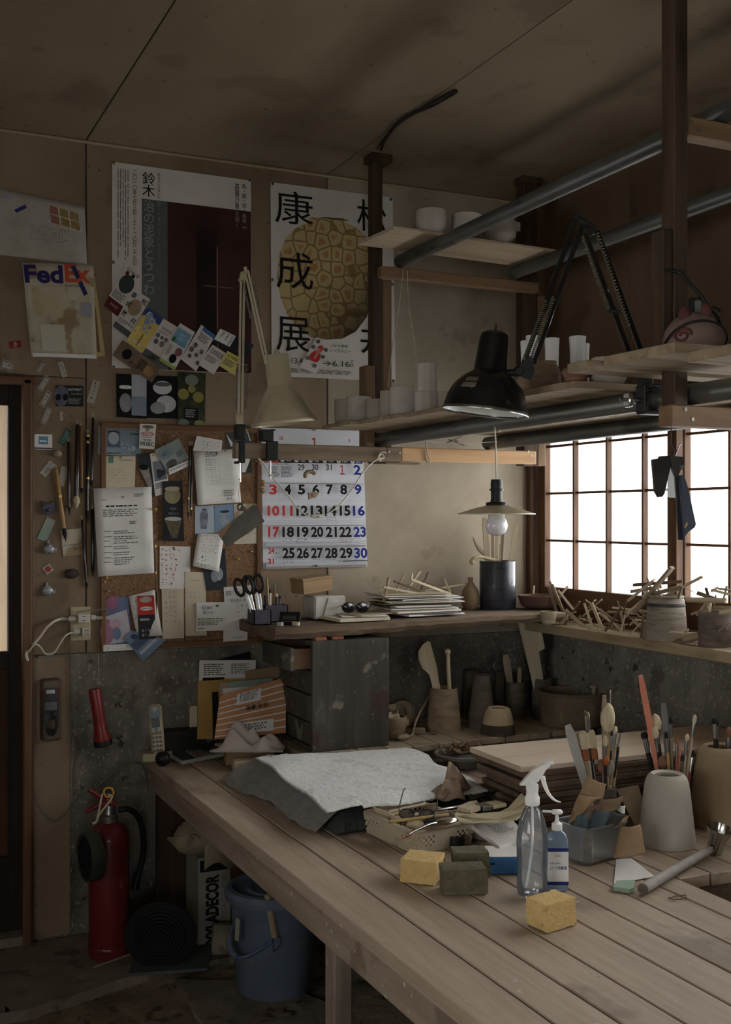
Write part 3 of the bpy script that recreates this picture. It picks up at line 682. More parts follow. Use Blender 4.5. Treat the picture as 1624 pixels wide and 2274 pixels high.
pt(S, K2, '二〇一〇年七月三日(土)ー八月二十九日', 278,166,326,1092, m_ink, vert=True); pt(S, K2, 'あるコレクターの', 518,192,548,446, m_ink, vert=True); pt(S, K2, '眼―S氏コレクションより', 524,470,552,1060, flat(140,140,136), vert=True)
pt(S, K2, '馬・風・波・', 1338,296,1384,560, m_ink, vert=True); pt(S, K2, '雲―', 1340,590,1384,728, flat(150,140,136), vert=True); pt(S, K2, '森羅万象', 1268,284,1316,544, m_ink, vert=True); pt(S, K2, 'を焼く', 1272,556,1314,726, flat(150,140,136), vert=True)
pl(S, K2,132,150,258,1080,5, m_gr, vertical=True, fill=.3, gap=.04); pt(S, K2, '美術館', 384,1962,508,2010, m_ink, bold=.004)

# --- exhibition poster with the golden vase
def vase_print():
    m = mat('printed_vase', (150,120,66),(176,148,88), rough=.4, scale=9, spec=.4); nt = m.node_tree; N = nt.nodes; L = nt.links; b = N['Principled BSDF']
    old = b.inputs['Base Color'].links[0].from_socket; tc = N.new('ShaderNodeTexCoord'); vo = N.new('ShaderNodeTexVoronoi'); vo.feature = 'DISTANCE_TO_EDGE'; vo.inputs['Scale'].default_value = 19.0; vo.inputs['Randomness'].default_value = .55
    L.new(tc.outputs['Object'], vo.inputs['Vector']); cr = N.new('ShaderNodeValToRGB'); e = cr.color_ramp.elements; e[0].position = 0; e[0].color = rgb((134,106,62)); e[1].position = .5; e[1].color = rgb((170,122,68))
    for p, c in ((.04,(146,120,72)),(.09,(188,166,108)),(.24,(186,162,102)),(.30,(172,128,72))): q = e.new(p); q.color = rgb(c)
    L.new(vo.outputs['Distance'], cr.inputs[0]); mx = N.new('ShaderNodeMix'); mx.data_type = 'RGBA'; mx.blend_type = 'MULTIPLY'; mx.inputs[0].default_value = 1
    sp = N.new('ShaderNodeSeparateXYZ'); L.new(tc.outputs['Object'], sp.inputs[0]); ma = N.new('ShaderNodeMath'); ma.operation = 'MULTIPLY_ADD'; ma.inputs[1].default_value = -.9; L.new(sp.outputs[0], ma.inputs[0]); L.new(sp.outputs[1], ma.inputs[2])
    c2 = N.new('ShaderNodeValToRGB'); g = c2.color_ramp.elements; g[0].position = 0; g[0].color = rgb((92,88,86)); g[1].position = .62; g[1].color = (1,1,1,1); ad = N.new('ShaderNodeMapRange'); ad.inputs[1].default_value = -.28; ad.inputs[2].default_value = .3; L.new(ma.outputs[0], ad.inputs[0]); L.new(ad.outputs[0], c2.inputs[0])
    L.new(cr.outputs[0], mx.inputs[6]); L.new(c2.outputs[0], mx.inputs[7]); L.new(mx.outputs[2], b.inputs['Base Color']); return m
S = wpaper('exhibition_poster', 'tall white exhibition poster with a printed golden vase and large brush characters', 'poster', Q(K3,(155,92),(1184,224),(1208,1772),(166,1722)), m_pgl, .003)
m_vase = vase_print()
prof = [(1., .0),(.94,-.5),(.8,-.78),(.62,-.93),(.38,-1.02),(.36,-1.10),(-.36,-1.10),(-.38,-1.0),(-.62,-.9),(-.82,-.72),(-.96,-.42),(-1.0,-.02),(-.93,.32),(-.78,.62),(-.55,.85),(-.3,.97),(0,1),(.3,.98),(.58,.85),(.8,.6),(.95,.28)]
pp(S, K3,[(630+416*x, 918+(500 if y > 0 else 478)*y+.05*416*x*.5) for x, y in prof], m_vase, 'printed_vase'); pe(S, K3,700,402,120,20, flat(74,60,36))
for t, bx in (('康', (196,152,516,466)),('成', (206,668,516,1008)),('展', (204,1220,490,1532)),('松', (884,232,1130,524)),('井', (906,1276,1168,1548))): pt(S, K3, t, *bx, m_ink, bold=.002)
pt(S, K3, 'かんなす模様', 612,1452,802,1488, m_ink); pt(S, K3, 'シンフォニー', 652,1498,826,1532, m_ink); pt(S, K3, '2013.4.6', 258,1566,470,1626, m_ink); pt(S, K3, '→6.16', 594,1592,818,1652, m_ink); pt(S, K3, 'SUN', 822,1588,846,1650, m_ink, rot=3)
pl(S, K3,322,1660,846,1724,6, m_gr, ragged=.05); pt(S, K3, '人。', 940,878,986,930, flat(200,196,186)); pt(S, K3, '会場', 908,1680,960,1720, m_gr)

# --- cards pinned over the first poster
def card(name, lab, k, pts, m, off=.009, cat='postcard', curl=None, grp=None): return wpaper(name, lab, cat, Q(k, *pts), m, off, curl, grp, n=4)
m_c = mat('card_stock', (200,192,184),(212,205,198), rough=.6, scale=8)
S = card('postcard', 'card with a dark bowl and a dark red foot, farthest left on the poster', K2,((225,1085),(375,1195),(140,1590),(0,1480)), m_c, .007); S.rect(0,.76,1,1, m_maroon); S.ell(.5,.34,.42,.2, prn(34,46,42,62,74,66)); S.lines(.1,.56,.9,.74,5, m_gr); S.txt('茶の湯の美', .12,.02,.88,.1, m_ink); S.ell(.25,.14,.1,.05, m_maroon); S.ell(.6,.12,.1,.04, m_night); S.txt('新松寺窯', .25,.84,.75,.9, flat(170,150,140))
S = card('postcard', 'white card with brush characters and a pale round jar', K2,((290,1310),(455,1420),(240,1795),(90,1680)), m_c, .009); S.rect(0,.86,1,1, prn(60,64,70,90,94,98)); S.ell(.52,.36,.34,.19, prn(136,112,82,160,138,106,30))
for t, bx in (('康', (.06,.06,.34,.2)),('成', (.04,.3,.3,.44)),('展', (.06,.54,.34,.68)),('松', (.66,.06,.96,.2)),('井', (.66,.56,.94,.7))): S.txt(t, *bx, m_ink, bold=.01)
S.txt('2013.4.20→6.16', .06,.72,.9,.78, m_ink); S.lines(.08,.8,.6,.84,2, m_gr)
S = card('postcard', 'yellow and blue card with blue patterned plates', K2,((430,1500),(580,1610),(380,1940),(215,1825)), prn(206,178,70,220,194,92),.011); S.rect(0,0,1,.2, flat(46,70,124)); S.txt('ARITA', .03,.5,.24,.97, flat(226,210,140), rot=1, bold=.01); S.txt('日本の美', .28,.82,.7,.92, m_wht)
for u, v, r in ((.3,.14,.18),(.58,.2,.16),(.36,.3,.15),(.62,.38,.1),(.4,.46,.12),(.64,.54,.09)): S.ell(u, v, r, r*.55, prn(196,200,190,60,84,140,90, 'blue_and_white')); 
S.lines(.5,.62,.62,.98,2, m_ink, vertical=True)
S = card('postcard', 'white card with small printed pots next to the yellow card', K2,((580,1605),(720,1690),(560,1990),(410,1890)), m_c, .009); S.txt('陶磁器展', .2,.2,.85,.3, m_gr); S.lines(.15,.34,.8,.4,2, m_gr)
for u, v, r in ((.22,.5,.12),(.5,.5,.09),(.76,.5,.11),(.3,.68,.13),(.66,.66,.14)): S.ell(u, v, r, r*.6, prn(50,52,58,130,122,116,60, 'small_pots'))
S = card('postcard', 'card with a pale blue printed mug', K2,((745,1650),(890,1740),(690,2110),(540,2010)), m_c, .012); S.rect(.04,.1,.9,.46, prn(92,142,166,122,166,186)); S.rect(0,.93,1,1, flat(160,172,70)); S.lines(.1,.54,.3,.84,3, m_gr, vertical=True); S.ell(.72,.6,.2,.1, prn(96,50,46,140,96,90)); S.ell(.6,.8,.2,.11, m_night); S.txt('めし碗', .3,.2,.6,.36, flat(180,204,214), vert=True); S.ell(.12,.4,.1,.06, flat(40,110,70))
S = card('postcard', 'white card with many tiny printed pots and a blue top', K2,((950,1665),(1085,1770),(900,2120),(750,2000)), m_c, .010); S.rect(.2,0,1,.1, flat(60,104,160)); S.lines(.2,.16,.9,.36,4, m_gr)
for u, v, r in ((.3,.5,.12),(.75,.54,.11),(.22,.64,.13),(.6,.68,.1),(.3,.8,.1),(.85,.82,.1)): S.ell(u, v, r, r*.55, MATS['small_pots'])
S = card('postcard', 'dark card with a white title block behind the cream lamp arm', K2,((1135,1705),(1460,1860),(1390,1990),(1060,1830)), prn(24,26,34,52,54,66,30),.009); S.rect(0,0,.46,.82, m_wht); S.txt('百陶繚乱', .36,.06,.44,.76, m_ink, vert=True); S.txt('日本の', .22,.06,.32,.6, m_ink, vert=True); S.txt('決定！', .08,.06,.18,.6, m_ink, vert=True)
S = card('postcard', 'white card with a dark photograph strip, lowest of the poster cards', K2,((1060,1860),(1200,1950),(1070,2150),(915,2050)), m_c, .011); S.txt('日本陶芸展', .1,.1,.9,.34, m_ink); S.lines(.1,.42,.85,.7,5, m_gr)
S = card('postcard', 'plain yellow card behind the cream lamp arm', K2,((1205,1920),(1330,1990),(1275,2160),(1125,2065)), prn(196,186,76,210,202,100),.012); S.txt('東京陶器展', .1,.12,.9,.3, flat(120,90,30)); S.lines(.1,.4,.85,.8,5, m_gr)
S = card('postcard', 'brown landscape card with dark jars at the foot of the poster', K2,((185,1815),(560,2085),(470,2230),(85,1960)), prn(100,82,64,132,110,86,9),.013); S.ell(.24,.5,.1,.3, m_night); S.ell(.8,.6,.12,.28, prn(140,104,52,170,130,70)); S.txt('備前展', .52,.2,.72,.8, flat(60,44,34), vert=True); S.txt('黒い土', .36,.66,.6,.86, flat(60,44,34))
# leaflet on the second poster
S = card('leaflet', 'small leaflet with a red gourd on the golden vase poster', K3,((545,1395),(668,1462),(540,1705),(398,1650)), m_c, .008, 'leaflet'); S.ell(.48,.52,.3,.2, m_red, f=lambda a: 1+.12*math.sin(3*a)); S.ell(.52,.28,.17,.13, m_red); S.txt('あつい\n夏', .36,.26,.64,.6, m_wht)
for u, v in ((.2,.1),(.12,.3),(.84,.22),(.88,.45),(.14,.66),(.7,.8)): S.ell(u, v, .12,.06, MATS['small_pots'])
# --- three photo cards under the poster
KF = K(0,0,1)
S = card('photo_card', 'photo card with a white fish and a pale right half', KF, ((258,830),(326,833),(325,930),(259,926)), m_night, .004, 'photo'); S.rect(.5,0,1,.94, flat(168,172,176)); S.ell(.3,.3,.16,.06, m_wht, f=lambda a: 1+.3*math.cos(2*a)); S.ell(.3,.66,.2,.22, prn(110,112,114,160,160,160)); S.rect(.5,.5,1,.94, flat(128,138,150))
S = card('photo_card', 'dark photo card with white bowls', KF, ((326,833),(396,836),(395,930),(325,928)), m_night, .005, 'photo'); S.ell(.5,.28,.3,.16, flat(196,196,192)); S.ell(.5,.2,.28,.05, flat(90,90,90)); S.ell(.62,.66,.32,.2, prn(150,150,150,190,190,188)); S.ell(.36,.76,.24,.14, prn(120,120,120,160,160,160))
S = card('photo_card', 'dark green photo card with leaves and gold bowls', KF, ((395,825),(457,829),(455,952),(395,948)), prn(24,28,18,66,70,40,40),.007, 'photo'); S.ell(.5,.14,.24,.1, flat(120,124,118)); S.rect(.22,.64,.74,.86, m_night); S.lines(.28,.67,.68,.83,4, m_lg); S.ell(.2,.4,.2,.1, prn(120,110,44,150,140,60)); S.ell(.74,.44,.2,.1, prn(120,110,44,150,140,60)); S.ell(.5,.3,.14,.07, prn(120,110,44,150,140,60)); S.ell(.2,.92,.2,.07, prn(84,100,90,110,130,116)); S.ell(.8,.92,.2,.07, prn(110,116,60,140,140,80))

# --- envelopes on the far left
def outline(name, lab, cat, k, pts, m, off, th=.002, curl=None):
    P = [at_y(*k(*p), D-off) for p in pts]; c = sum(P, Vector())/len(P); L_ = [WALLR.transposed() @ (p-c) for p in P]
    q = MB(); q.prism([(p.x, p.y) for p in reversed(L_)],-th, 0); o = q.build(name, m); place(o, c, WALLR); tag(o, lab, cat); return o, c
S = wpaper('torn_envelope', 'large torn white envelope with stamps and pencilled address by the door', 'envelope', Q(K1,(-420,205),(720,470),(748,962),(-420,822)), mat('old_envelope_paper', (158,151,136),(176,170,156), rough=.8, bump=.1, bscale=12),.008, lambda u, v: .012*u*u*(1-v*.5)+.004*math.sin(v*5), n=12, th=.004)
pp(S, K1,((435,415),(690,500),(700,690),(430,590)), flat(196,188,172)); 
for i in range(2):
    for j in range(3): pp(S, K1,((440+85*j+4,422+26*j+92*i),(515+85*j, 448+26*j+92*i),(512+85*j, 525+26*j+92*i),(438+85*j, 500+26*j+92*i)), prn(120,92,44,156,134,70,60, 'stamp_print') if j else prn(140,88,60,150,104,96,60, 'stamp_print_b'))
pp(S, K1,((130,484),(232,432),(246,462),(148,512)), flat(52,58,118)); pe(S, K1,85,370,45,26, flat(150,152,168)); ph(S, K1,250,610,640,820,5, flat(108,112,140), seed=9, wgt=.0008)
S = wpaper('yellow_envelope', 'yellowed envelope mostly behind the courier envelope', 'envelope', Q(K1,(720,962),(802,966),(906,1742),(700,1760)), mat('yellowed_paper', (170,146,84),(190,170,112), rough=.85, scale=8),.006); S.rect(.66,.46,.8,.95, flat(120,96,60))
S = wpaper('courier_envelope', 'stained courier envelope with purple and orange lettering under the torn envelope', 'envelope', Q(K1,(190,942),(800,958),(832,1768),(268,1750)), m_pst, .012, lambda u, v: .008*math.sin(u*3.1)*(.4+v*.6)+.002*math.sin(v*9), n=12, th=.004)
pt(S, K1, 'Fed', 206,958,548,1128, flat(50,42,96), bold=.035); pt(S, K1, 'Ex', 556,960,786,1124, flat(196,76,42), bold=.035); pt(S, K1, 'Express', 560,1136,690,1160, m_ink); S.rect(.1,.25,.62,.58, mat('clear_pouch', (176,160,116),(196,186,158), rough=.2, scale=9, coat=.6, spots=[((130,92,40),8,.55,.6)])); pr(S, K1,330,1470,560,1700, flat(196,192,170)); pl(S, K1,335,1500,555,1660,5, m_lg); pp(S, K1,((380,1680),(550,1652),(552,1698),(382,1702)), flat(186,180,160)); pr(S, K1,700,1290,800,1410, flat(150,152,160)); pe(S, K1,755,1372,30,28, m_ink); pp(S, K1,((612,985),(648,972),(760,1215),(726,1232)), flat(46,50,92)); S.rect(.02,.96,.98,1.0, m_wht)
for (x, y, w, h, r, m, lab, lt) in ((128,1643,100,55,-12, flat(150,44,44), 'small red sticker with a white ring mark', 0),):
    pass
def sticker(k, x, y, w, h, deg, m, lab, text=None, ink=None, frame=False, name='sticker', vert=False, off=.003):
    cx, cy = k(x, y); s_ = k(1,0)[0]-k(0,0)[0]; c = at_y(cx, cy, D-off); q = mpp(c)*s_; a = math.radians(deg); ux = Vector((math.cos(a),0, math.sin(a)))*w*q/2; uy = Vector((-math.sin(a),0, math.cos(a)))*h*q/2
    S = Sheet(name, lab, 'sticker', [c-ux+uy, c+ux+uy, c+ux-uy, c-ux-uy], m, None, 2,.0004)
    if frame: S.rect(.05,.08,.95,.92, ink or m_ink); S.rect(.09,.15,.91,.85, m)
    if text: S.hand(.16,.22,.84,.8,1, ink or m_ink, seed=int(x+y), wgt=.0007, ragged=.05)
    return S
m_sw = mat('sticker_paper', (158,150,136),(178,170,156), rough=.7); m_st = mat('teal_sticker', (70,108,100),(96,134,124), rough=.7)
S = sticker(K1,132,1643,100,56,12, flat(140,40,42), 'small red sticker with a white ring mark'); S.ell(.5,.42,.12,.22, m_wht); S.ell(.5,.45,.07,.13, flat(140,40,42)); S.lines(.3,.76,.7,.84,1, m_wht)
sticker(K4,55,40,92,72,-14, m_sw, 'squarish framed sticker above the doorway', '高田', frame=True)
sticker(K4,303,52,105,36,58, m_sw, 'narrow sticker half hidden under the courier envelope', '小林窯', frame=True); sticker(K4,465,68,115,40,-72, m_sw, 'pale narrow sticker leaning right under the courier envelope', '陶工房')
sticker(K4,325,172,122,46,58, m_sw, 'dark framed sticker second above the matchbook card', '中村', ink=flat(60,66,70), frame=True); sticker(K4,338,288,124,48,62, m_sw, 'dark framed sticker third in the slanted column', '伊藤窯', frame=True); sticker(K4,343,414,124,44,68, m_sw, 'light framed sticker just above the matchbook card', 'なかの', ink=m_gr, frame=True)
sticker(K4,694,234,172,56,74, m_sw, 'plain white handwritten sticker left of the photo cards', '鈴木・さん'); sticker(K4,482,570,132,50,60, m_st, 'teal framed sticker above the hanging brushes', '山本窯', frame=True); sticker(K4,354,806,120,56,52, m_sw, 'sticker touching the top of the bamboo brush', '作陶'); sticker(K4,466,862,150,50,78, m_sw, 'faint sticker between the bamboo brush and a dark brush', None)
sticker(K4,345,1256,172,70,66, mat('faded_teal_sticker', (104,146,124),(160,160,148), rough=.7, scale=20), 'faded teal and white sticker right of the door casing'); S = sticker(K4,356,1550,62,62,34, m_sw, 'small square sticker with red print', None); S.ell(.5,.5,.36,.36, flat(160,60,50), f=lambda a: 1+.2*math.sin(5*a)); sticker(K4,456,416,22,66,0, m_sw, 'tiny upright sticker under the black business card', '京子', vert=True)
S = wpaper('business_card', 'black business card with a printed mask', 'card', Q(K4,(415,187),(620,190),(618,344),(416,342)), prn(26,26,28,36,36,38),.004, n=3); S.ell(.2,.5,.26,.5, prn(66,74,92,108,104,118,40)); S.ell(.08,.56,.1,.16, m_night); S.ell(.34,.56,.1,.16, m_night); S.txt('BARTHELET', .44,.12,.95,.25, m_wht); S.txt('Laurence', .56,.32,.95,.44, m_lg); S.lines(.46,.62,.95,.9,4, m_lg)
# matchbook, shell beads, ceramic ornaments
c = at_y(*K4(322,606), D-.009); S = Sheet('matchbook', 'white matchbook with a blue picture by the door casing', 'matchbook', [c+Vector((x*.030,0, z*.026)) for x, z in ((-1,1),(1,1),(1,-1),(-1,-1))], m_pw, None, 3,.008); S.rect(.24,.14,.76,.66, flat(84,140,168)); S.rect(.3,.4,.7,.5, m_wht); S.rect(0,.88,1,.96, flat(50,40,60))
m_blue = mat('blue_glazed_clay', (46,50,62),(96,92,104), rough=.35, scale=60, coat=.4); m_bw = mat('blue_white_porcelain', (150,152,152),(96,104,116), rough=.25, scale=90, coat=.5, lo=.5, hi=.6); m_sh = mat('shell', (130,112,90),(160,144,120), rough=.6, scale=60)
def orn(name, lab, cat, x, y, m, f, off=.006): q = MB(); f(q); p = at_y(*K4(x, y), D-off); return one(name, q, m, lab, cat, p, WALLR, smooth=50)
orn('shell_bead', 'small round shell under the matchbook', 'shell', 425,692, m_sh, lambda q: q.blob((0,0,.004),(.016,.014,.010), wob=.08))
def catface(q): q.prism([(.022*math.cos(a),.020*math.sin(a)) for a in [PI*2*i/16 for i in range(16)]],-.006,.008); q.prism([(-.022,.006),(-.006,.018),(-.02,.028)],-.006,.006); q.prism([(.006,.018),(.022,.006),(.022,.030)],-.006,.006); q.blob((0,-.004,.009),(.007,.006,.006))
orn('cat_mask_ornament', 'dark blue glazed cat face hung on the wall', 'ornament', 356,1105, m_blue, catface)
def fish(q): q.blob((0,0,.004),(.020,.018,.011),14,8, wob=.05); q.prism([(-.006,.014),(.004,.014),(.002,.030),(-.004,.030)],-.004,.006); q.prism([(.016,-.004),(.028,.006),(.026,-.012)],0,.006)
orn('fish_ornament', 'blue and white porcelain fish under the teal sticker', 'ornament', 360,1400, m_bw, fish); orn('fish_ornament', 'blue and white porcelain fish lowest on the wall', 'ornament', 350,1710, m_bw, fish)
def pod(q): q.blob((0,0,.003),(.024,.018,.010), wob=.1); q.tube([(.004,.018,.004),(.018,.008,.008),(.026,-.006,.006)],[.002,.003,.001],6)
orn('seed_pod', 'dark dried seed pod with a feather', 'seed pod', 530,1585, mat('dark_pod', (52,42,42),(80,66,62), rough=.8), pod)
S = wpaper('paper_pouch', 'stained paper pouch behind the bamboo brush tip', 'pouch', Q(K4,(450,1262),(612,1246),(620,1440),(470,1456)), m_pst, .004, n=4, th=.003); S.txt('GREWE', .52,.68,.9,.82, m_gr); S.rect(.04,.58,1,.6, m_gr)

# --- brushes hanging on the wall
m_bam = woodm('bamboo', (156,116,56),(182,142,80), 'z', rough=.4, bump=.05); m_lac = mat('dark_lacquer', (36,24,20),(56,38,30), rough=.3, coat=.4, scale=20); m_blk = mat('black_lacquer', (18,17,17),(30,28,28), rough=.3, coat=.4); m_brn = woodm('brown_brush_wood', (104,70,40),(128,92,56), 'z', rough=.45)
m_bdark = mat('dark_bristle', (28,24,22),(44,38,34), rough=.8, scale=120, stretch=(1,1,.1), bump=.5); m_bpale = mat('pale_bristle', (176,158,120),(200,184,148), rough=.85, scale=120, stretch=(1,1,.1), bump=.5); m_gold = mat('gold_band', (170,140,70), rough=.3, metal=.8); m_ferr = mat('brush_ferrule', (140,140,138),(170,170,166), rough=.3, metal=.9)
def wbrush(lab, top, tip, r, mh, mbr, bl=.18, br=1.0, bands=(), off=None, name='ink_brush', yb=None):
    yy = (D-(off or r+.004)) if yb is None else yb; a = at_y(*top, yy); b = at_y(*tip, yy); L_ = (a-b).length; R = frame_to(a-b, (0,1,0)); t = thing(name, lab, 'brush', b, R)
    q = MB(); q.lathe([(0, L_*bl),(r*.9, L_*bl),(r, L_*.4),(r*.85, L_*.98),(0, L_)],12); q.build('handle', mh, t, 50)
    q = MB(); q.lathe([(0,0),(r*.35*br, L_*bl*.25),(r*1.0*br, L_*bl*.65),(r*.85, L_*bl),(0, L_*bl)],12); q.build('bristles', mbr, t, 60)
    for z in bands: q = MB(); q.cyl((0,0, L_*z-.004),(0,0, L_*z+.004), r*1.08, n=12); q.build('band', m_gold, t, 40)
    q = MB(); q.tube([(0,0, L_),(.004,0, L_+.008),(0,0, L_+.014),(-.004,0, L_+.008),(0,0, L_)],.0008,5); q.build('loop', m_pc, t); return t
wbrush('bamboo ink brush with a dark wet tip hanging at a slant', K4(414,800), K4(490,1352),.0072, m_bam, m_bdark, .19,1.1,(.62,)); wbrush('thin dark red lacquered ink brush', K4(507,600), K4(515,1162),.0058, m_lac, m_bdark, .13,.6); wbrush('dark ink brush with a broad pale bristle head', K4(576,470), K4(566,1112),.0088, m_lac, m_bpale, .16,1.5); wbrush('brown wooden ink brush behind the pale headed one', K4(602,485), K4(606,1000),.0062, m_brn, m_bdark, .1,.8)
wbrush('black ink brush with gold bands', K4(650,540), K4(650,1210),.0060, m_blk, m_bdark, .14,1.2,(.97,.9,.5)); wbrush('black ink brush closest to the cork board top', K4(690,420), K4(680,952),.0050, m_blk, m_bdark, .12,1.4); wbrush('long dark brush hanging low under the gold banded one', K4(608,1180), K4(645,1700),.0050, m_lac, m_bdark, .1,1.2); wbrush('black brush half behind the white letter', K4(685,1100), K4(688,1612),.0062, m_blk, m_bdark, .2,.9)

# --- wall socket with adapters, plugs and leads
sk = thing('wall_socket', 'double wall socket plate with plugs right of the door', 'socket', at_y(179,1385, D), WALLR); m_sock = mat('yellowed_plastic', (168,156,118),(184,172,136), rough=.45); m_sockw = mat('cream_plastic', (188,182,164),(198,192,176), rough=.4)
def kk(x, y): p = WALLR.transposed() @ (at_y(*K4(x, y), D)-at_y(179,1385, D)); return p
def skp(name, x0, y0, x1, y1, z0, z1, m, b=.003, par=None): a = kk(x0, y1); c = kk(x1, y0); q = MB(); q.cbox(((a.x+c.x)/2,(a.y+c.y)/2,(z0+z1)/2),(c.x-a.x, c.y-a.y, z1-z0), b); return q.build(name, m, par or sk)
skp('cover_plate', 520,1826,672,2084,0,.006, m_sock); skp('cover_plate_rim', 534,1842,658,2068,.006,.008, m_sock, .002)
ad = skp('adapter', 565,1876,655,1946,.008,.034, m_sockw)
for y in (1895,1925): skp('slot', 598, y-3,622, y+3,.034,.0344, m_night, .0001, ad)
ad = skp('adapter', 595,1978,654,2042,.008,.032, m_sockw)
for x in (622,640): skp('slot', x-3,1992, x+3,2006,.032,.0324, m_night, .0001, ad); skp('slot', x-3,2018, x+3,2030,.032,.0324, m_night, .0001, ad)
for (x0, y0, x1, y1) in ((490,1896,562,1934),(656,1888,712,1926),(530,1986,592,2034)): skp('plug', x0, y0, x1, y1,.010,.028, m_sockw, .006)
for (x0, x1, y) in ((440,490,1916),(712,752,1908)):
    for i in range(5): xx = x0+(x1-x0)*i/5; skp('strain_relief', xx, y-16+i, xx+(x1-x0)*.13, y+14-i, .012,.026, m_sockw, .002)
m_cord = mat('cream_cord', (190,182,158),(202,194,172), rough=.55)
def spline(P, n=8):
    P = [Vector(p) for p in P]; out = []
    for i in range(len(P)-1):
        a = P[max(0, i-1)]; b = P[i]; c = P[i+1]; d = P[min(len(P)-1, i+2)]
        for k in range(n):
            t = k/n; out.append(.5*((2*b)+(c-a)*t+(2*a-5*b+4*c-d)*t*t+(3*b-a-3*c+d)*t**3))
    return out+[P[-1]]
def cord(name, lab, P, r, m, n=8, cat='cord', seg=6): P = spline(P, n); c = P[0]; q = MB(); q.tube([p-c for p in P], r, seg); return one(name, q, m, lab, cat, c, smooth=180)
def wy(k, x, y, off=.02): return at_y(*k(x, y), D-off)
cord('power_cord', 'thick cream power cord from the upper plug to the door casing', [wy(K4,452,1920), wy(K4,400,1938,.03), wy(K4,340,1990,.035), wy(K4,290,2060,.03), wy(K4,225,2130,.03), wy(K4,195,2180,.036), wy(K4,205,2230,.036)],.0055, m_cord); cord('power_cord', 'thin cream lead looping from the lower plug to the door casing', [wy(K4,545,2020), wy(K4,490,2040,.03), wy(K4,440,2110,.03), wy(K4,400,2170,.03), wy(K4,340,2180,.03), wy(K4,300,2130,.03), wy(K4,260,2110,.04), wy(K4,205,2170,.038)],.0035, m_cord)
cord('lead', 'thin grey lead curling from the adapter across the cork frame', [wy(K4,745,1906), wy(K4,800,1890,.03), wy(K4,800,1852,.03), wy(K4,740,1852,.03), wy(K4,640,1858,.045), wy(K4,560,1875,.045)],.0018, mat('grey_lead', (120,114,100)))
K8 = K(0,1440,.299)
cord('stapled_lead', 'flat lead stapled down the wall from the socket to the earth', [wy(K4,505,1960,.012), wy(K4,512,2090,.008), wy(K8,517,20,.008), wy(K8,522,280,.008), wy(K8,524,560,.008), wy(K8,572,740,.008), wy(K8,545,900,.008), wy(K8,548,1100,.008)],.0025, mat('brown_cord', (104,92,74)))
cord('phone_line', 'long phone line hanging in a loop from the casing up to the bench', [wy(K8,262,60,.012), wy(K8,254,400,.012), wy(K8,252,800,.012), wy(K8,250,1020,.012), wy(K8,290,1190,.012), wy(K8,380,1280,.012), wy(K8,470,1240,.012), wy(K8,560,1140,.012), wy(K8,740,1010,.012), wy(K8,900,880,.012), wy(K8,1000,850,.012), wy(K8,1060,880,.012), wy(K8,1085,1000,.012), wy(K8,1100,1075,.03)],.0024, mat('grey_cord', (112,106,94)))
# ================================================================== cork board, calendar
m_cork = mat('cork', (112,82,54),(142,108,74), rough=.95, scale=90, bump=.5, bscale=160, spots=[((74,50,32),120,.62,.7),((164,132,96),140,.66,.6)])
m_cfr = woodm('cork_frame_wood', (104,70,44),(132,94,62), 'x', rough=.5); m_cfrz = woodm('cork_frame_wood_upright', (104,70,44),(132,94,62), 'z', rough=.5)
P = [at_y(*p, D) for p in ((220,938),(577,950),(579,1424),(223,1447))]
X0, X1, Zt, Zb = (P[0].x+P[3].x)/2,(P[1].x+P[2].x)/2,(P[0].z+P[1].z)/2,(P[2].z+P[3].z)/2; cc = Vector(((X0+X1)/2, D, (Zt+Zb)/2))
cb = thing('cork_board', 'large framed cork board crowded with notes and cards', 'cork board', cc)
q = MB(); q.box((0,-.006,0),(X1-X0-.02,.008, Zt-Zb-.02)); q.build('cork_sheet', m_cork, cb)
for s_ in (-1,1):
    q = MB(); q.cbox((0,-.009, s_*((Zt-Zb)/2-.010)),(X1-X0,.018,.020),.003); q.build('frame_rail', m_cfr, cb); q = MB(); q.cbox((s_*((X1-X0)/2-.010),-.009,0),(.020,.0185, Zt-Zb),.003); q.build('frame_rail', m_cfrz, cb)
OC = .012
NO = [0]
def note(name, lab, k, pts, m=None, cat='note', curl=None, d=0.0):
    NO[0] += 1; return wpaper(name, lab, cat, Q(k, *pts), m or m_pw, OC+.0012*(NO[0] % 9)+d, curl, None, 6)
m_phb = prn(96,112,124,140,156,164,6, 'pale_blue_photo')
S = note('postcard', 'pale blue postcard with a dark mug, handwriting across its top', K5,((75,103),(462,128),(460,376),(72,366)), m_phb, 'postcard'); pe(S, K5,213,160,56,16, flat(40,46,58)); pr(S, K5,157,160,270,300, prn(76,88,106,100,110,124)); pe(S, K5,212,215,48,60, flat(160,170,176)); pe(S, K5,310,290,36,28, MATS['blue_and_white']); pe(S, K5,375,310,36,28, MATS['blue_and_white']); pt(S, K5, '注取アイタイ 090-9324', 84,122,440,150, m_ink); pt(S, K5, '6080', 362,164,442,188, m_ink); pt(S, K5, 'アイタイ', 84,312,140,330, m_ink); pt(S, K5, '090-9984-8575', 86,340,284,362, m_ink)
S = note('hang_tag', 'white retail hang tag with a red oval and black code', K5,((450,84),(597,90),(580,318),(442,305)), m_pw, 'tag', d=.004); S.ell(.5,.12,.36,.07, flat(120,96,74)); S.ell(.5,.4,.4,.085, m_red); S.ell(.5,.4,.35,.06, m_wht); S.txt('OREGON', .2,.365,.8,.435, m_red, bold=.02); S.lines(.15,.52,.85,.56,1, m_gr); S.txt('91PX', .24,.61,.78,.7, m_ink, bold=.01); S.txt('052EC', .06,.73,.94,.88, m_ink, bold=.015)
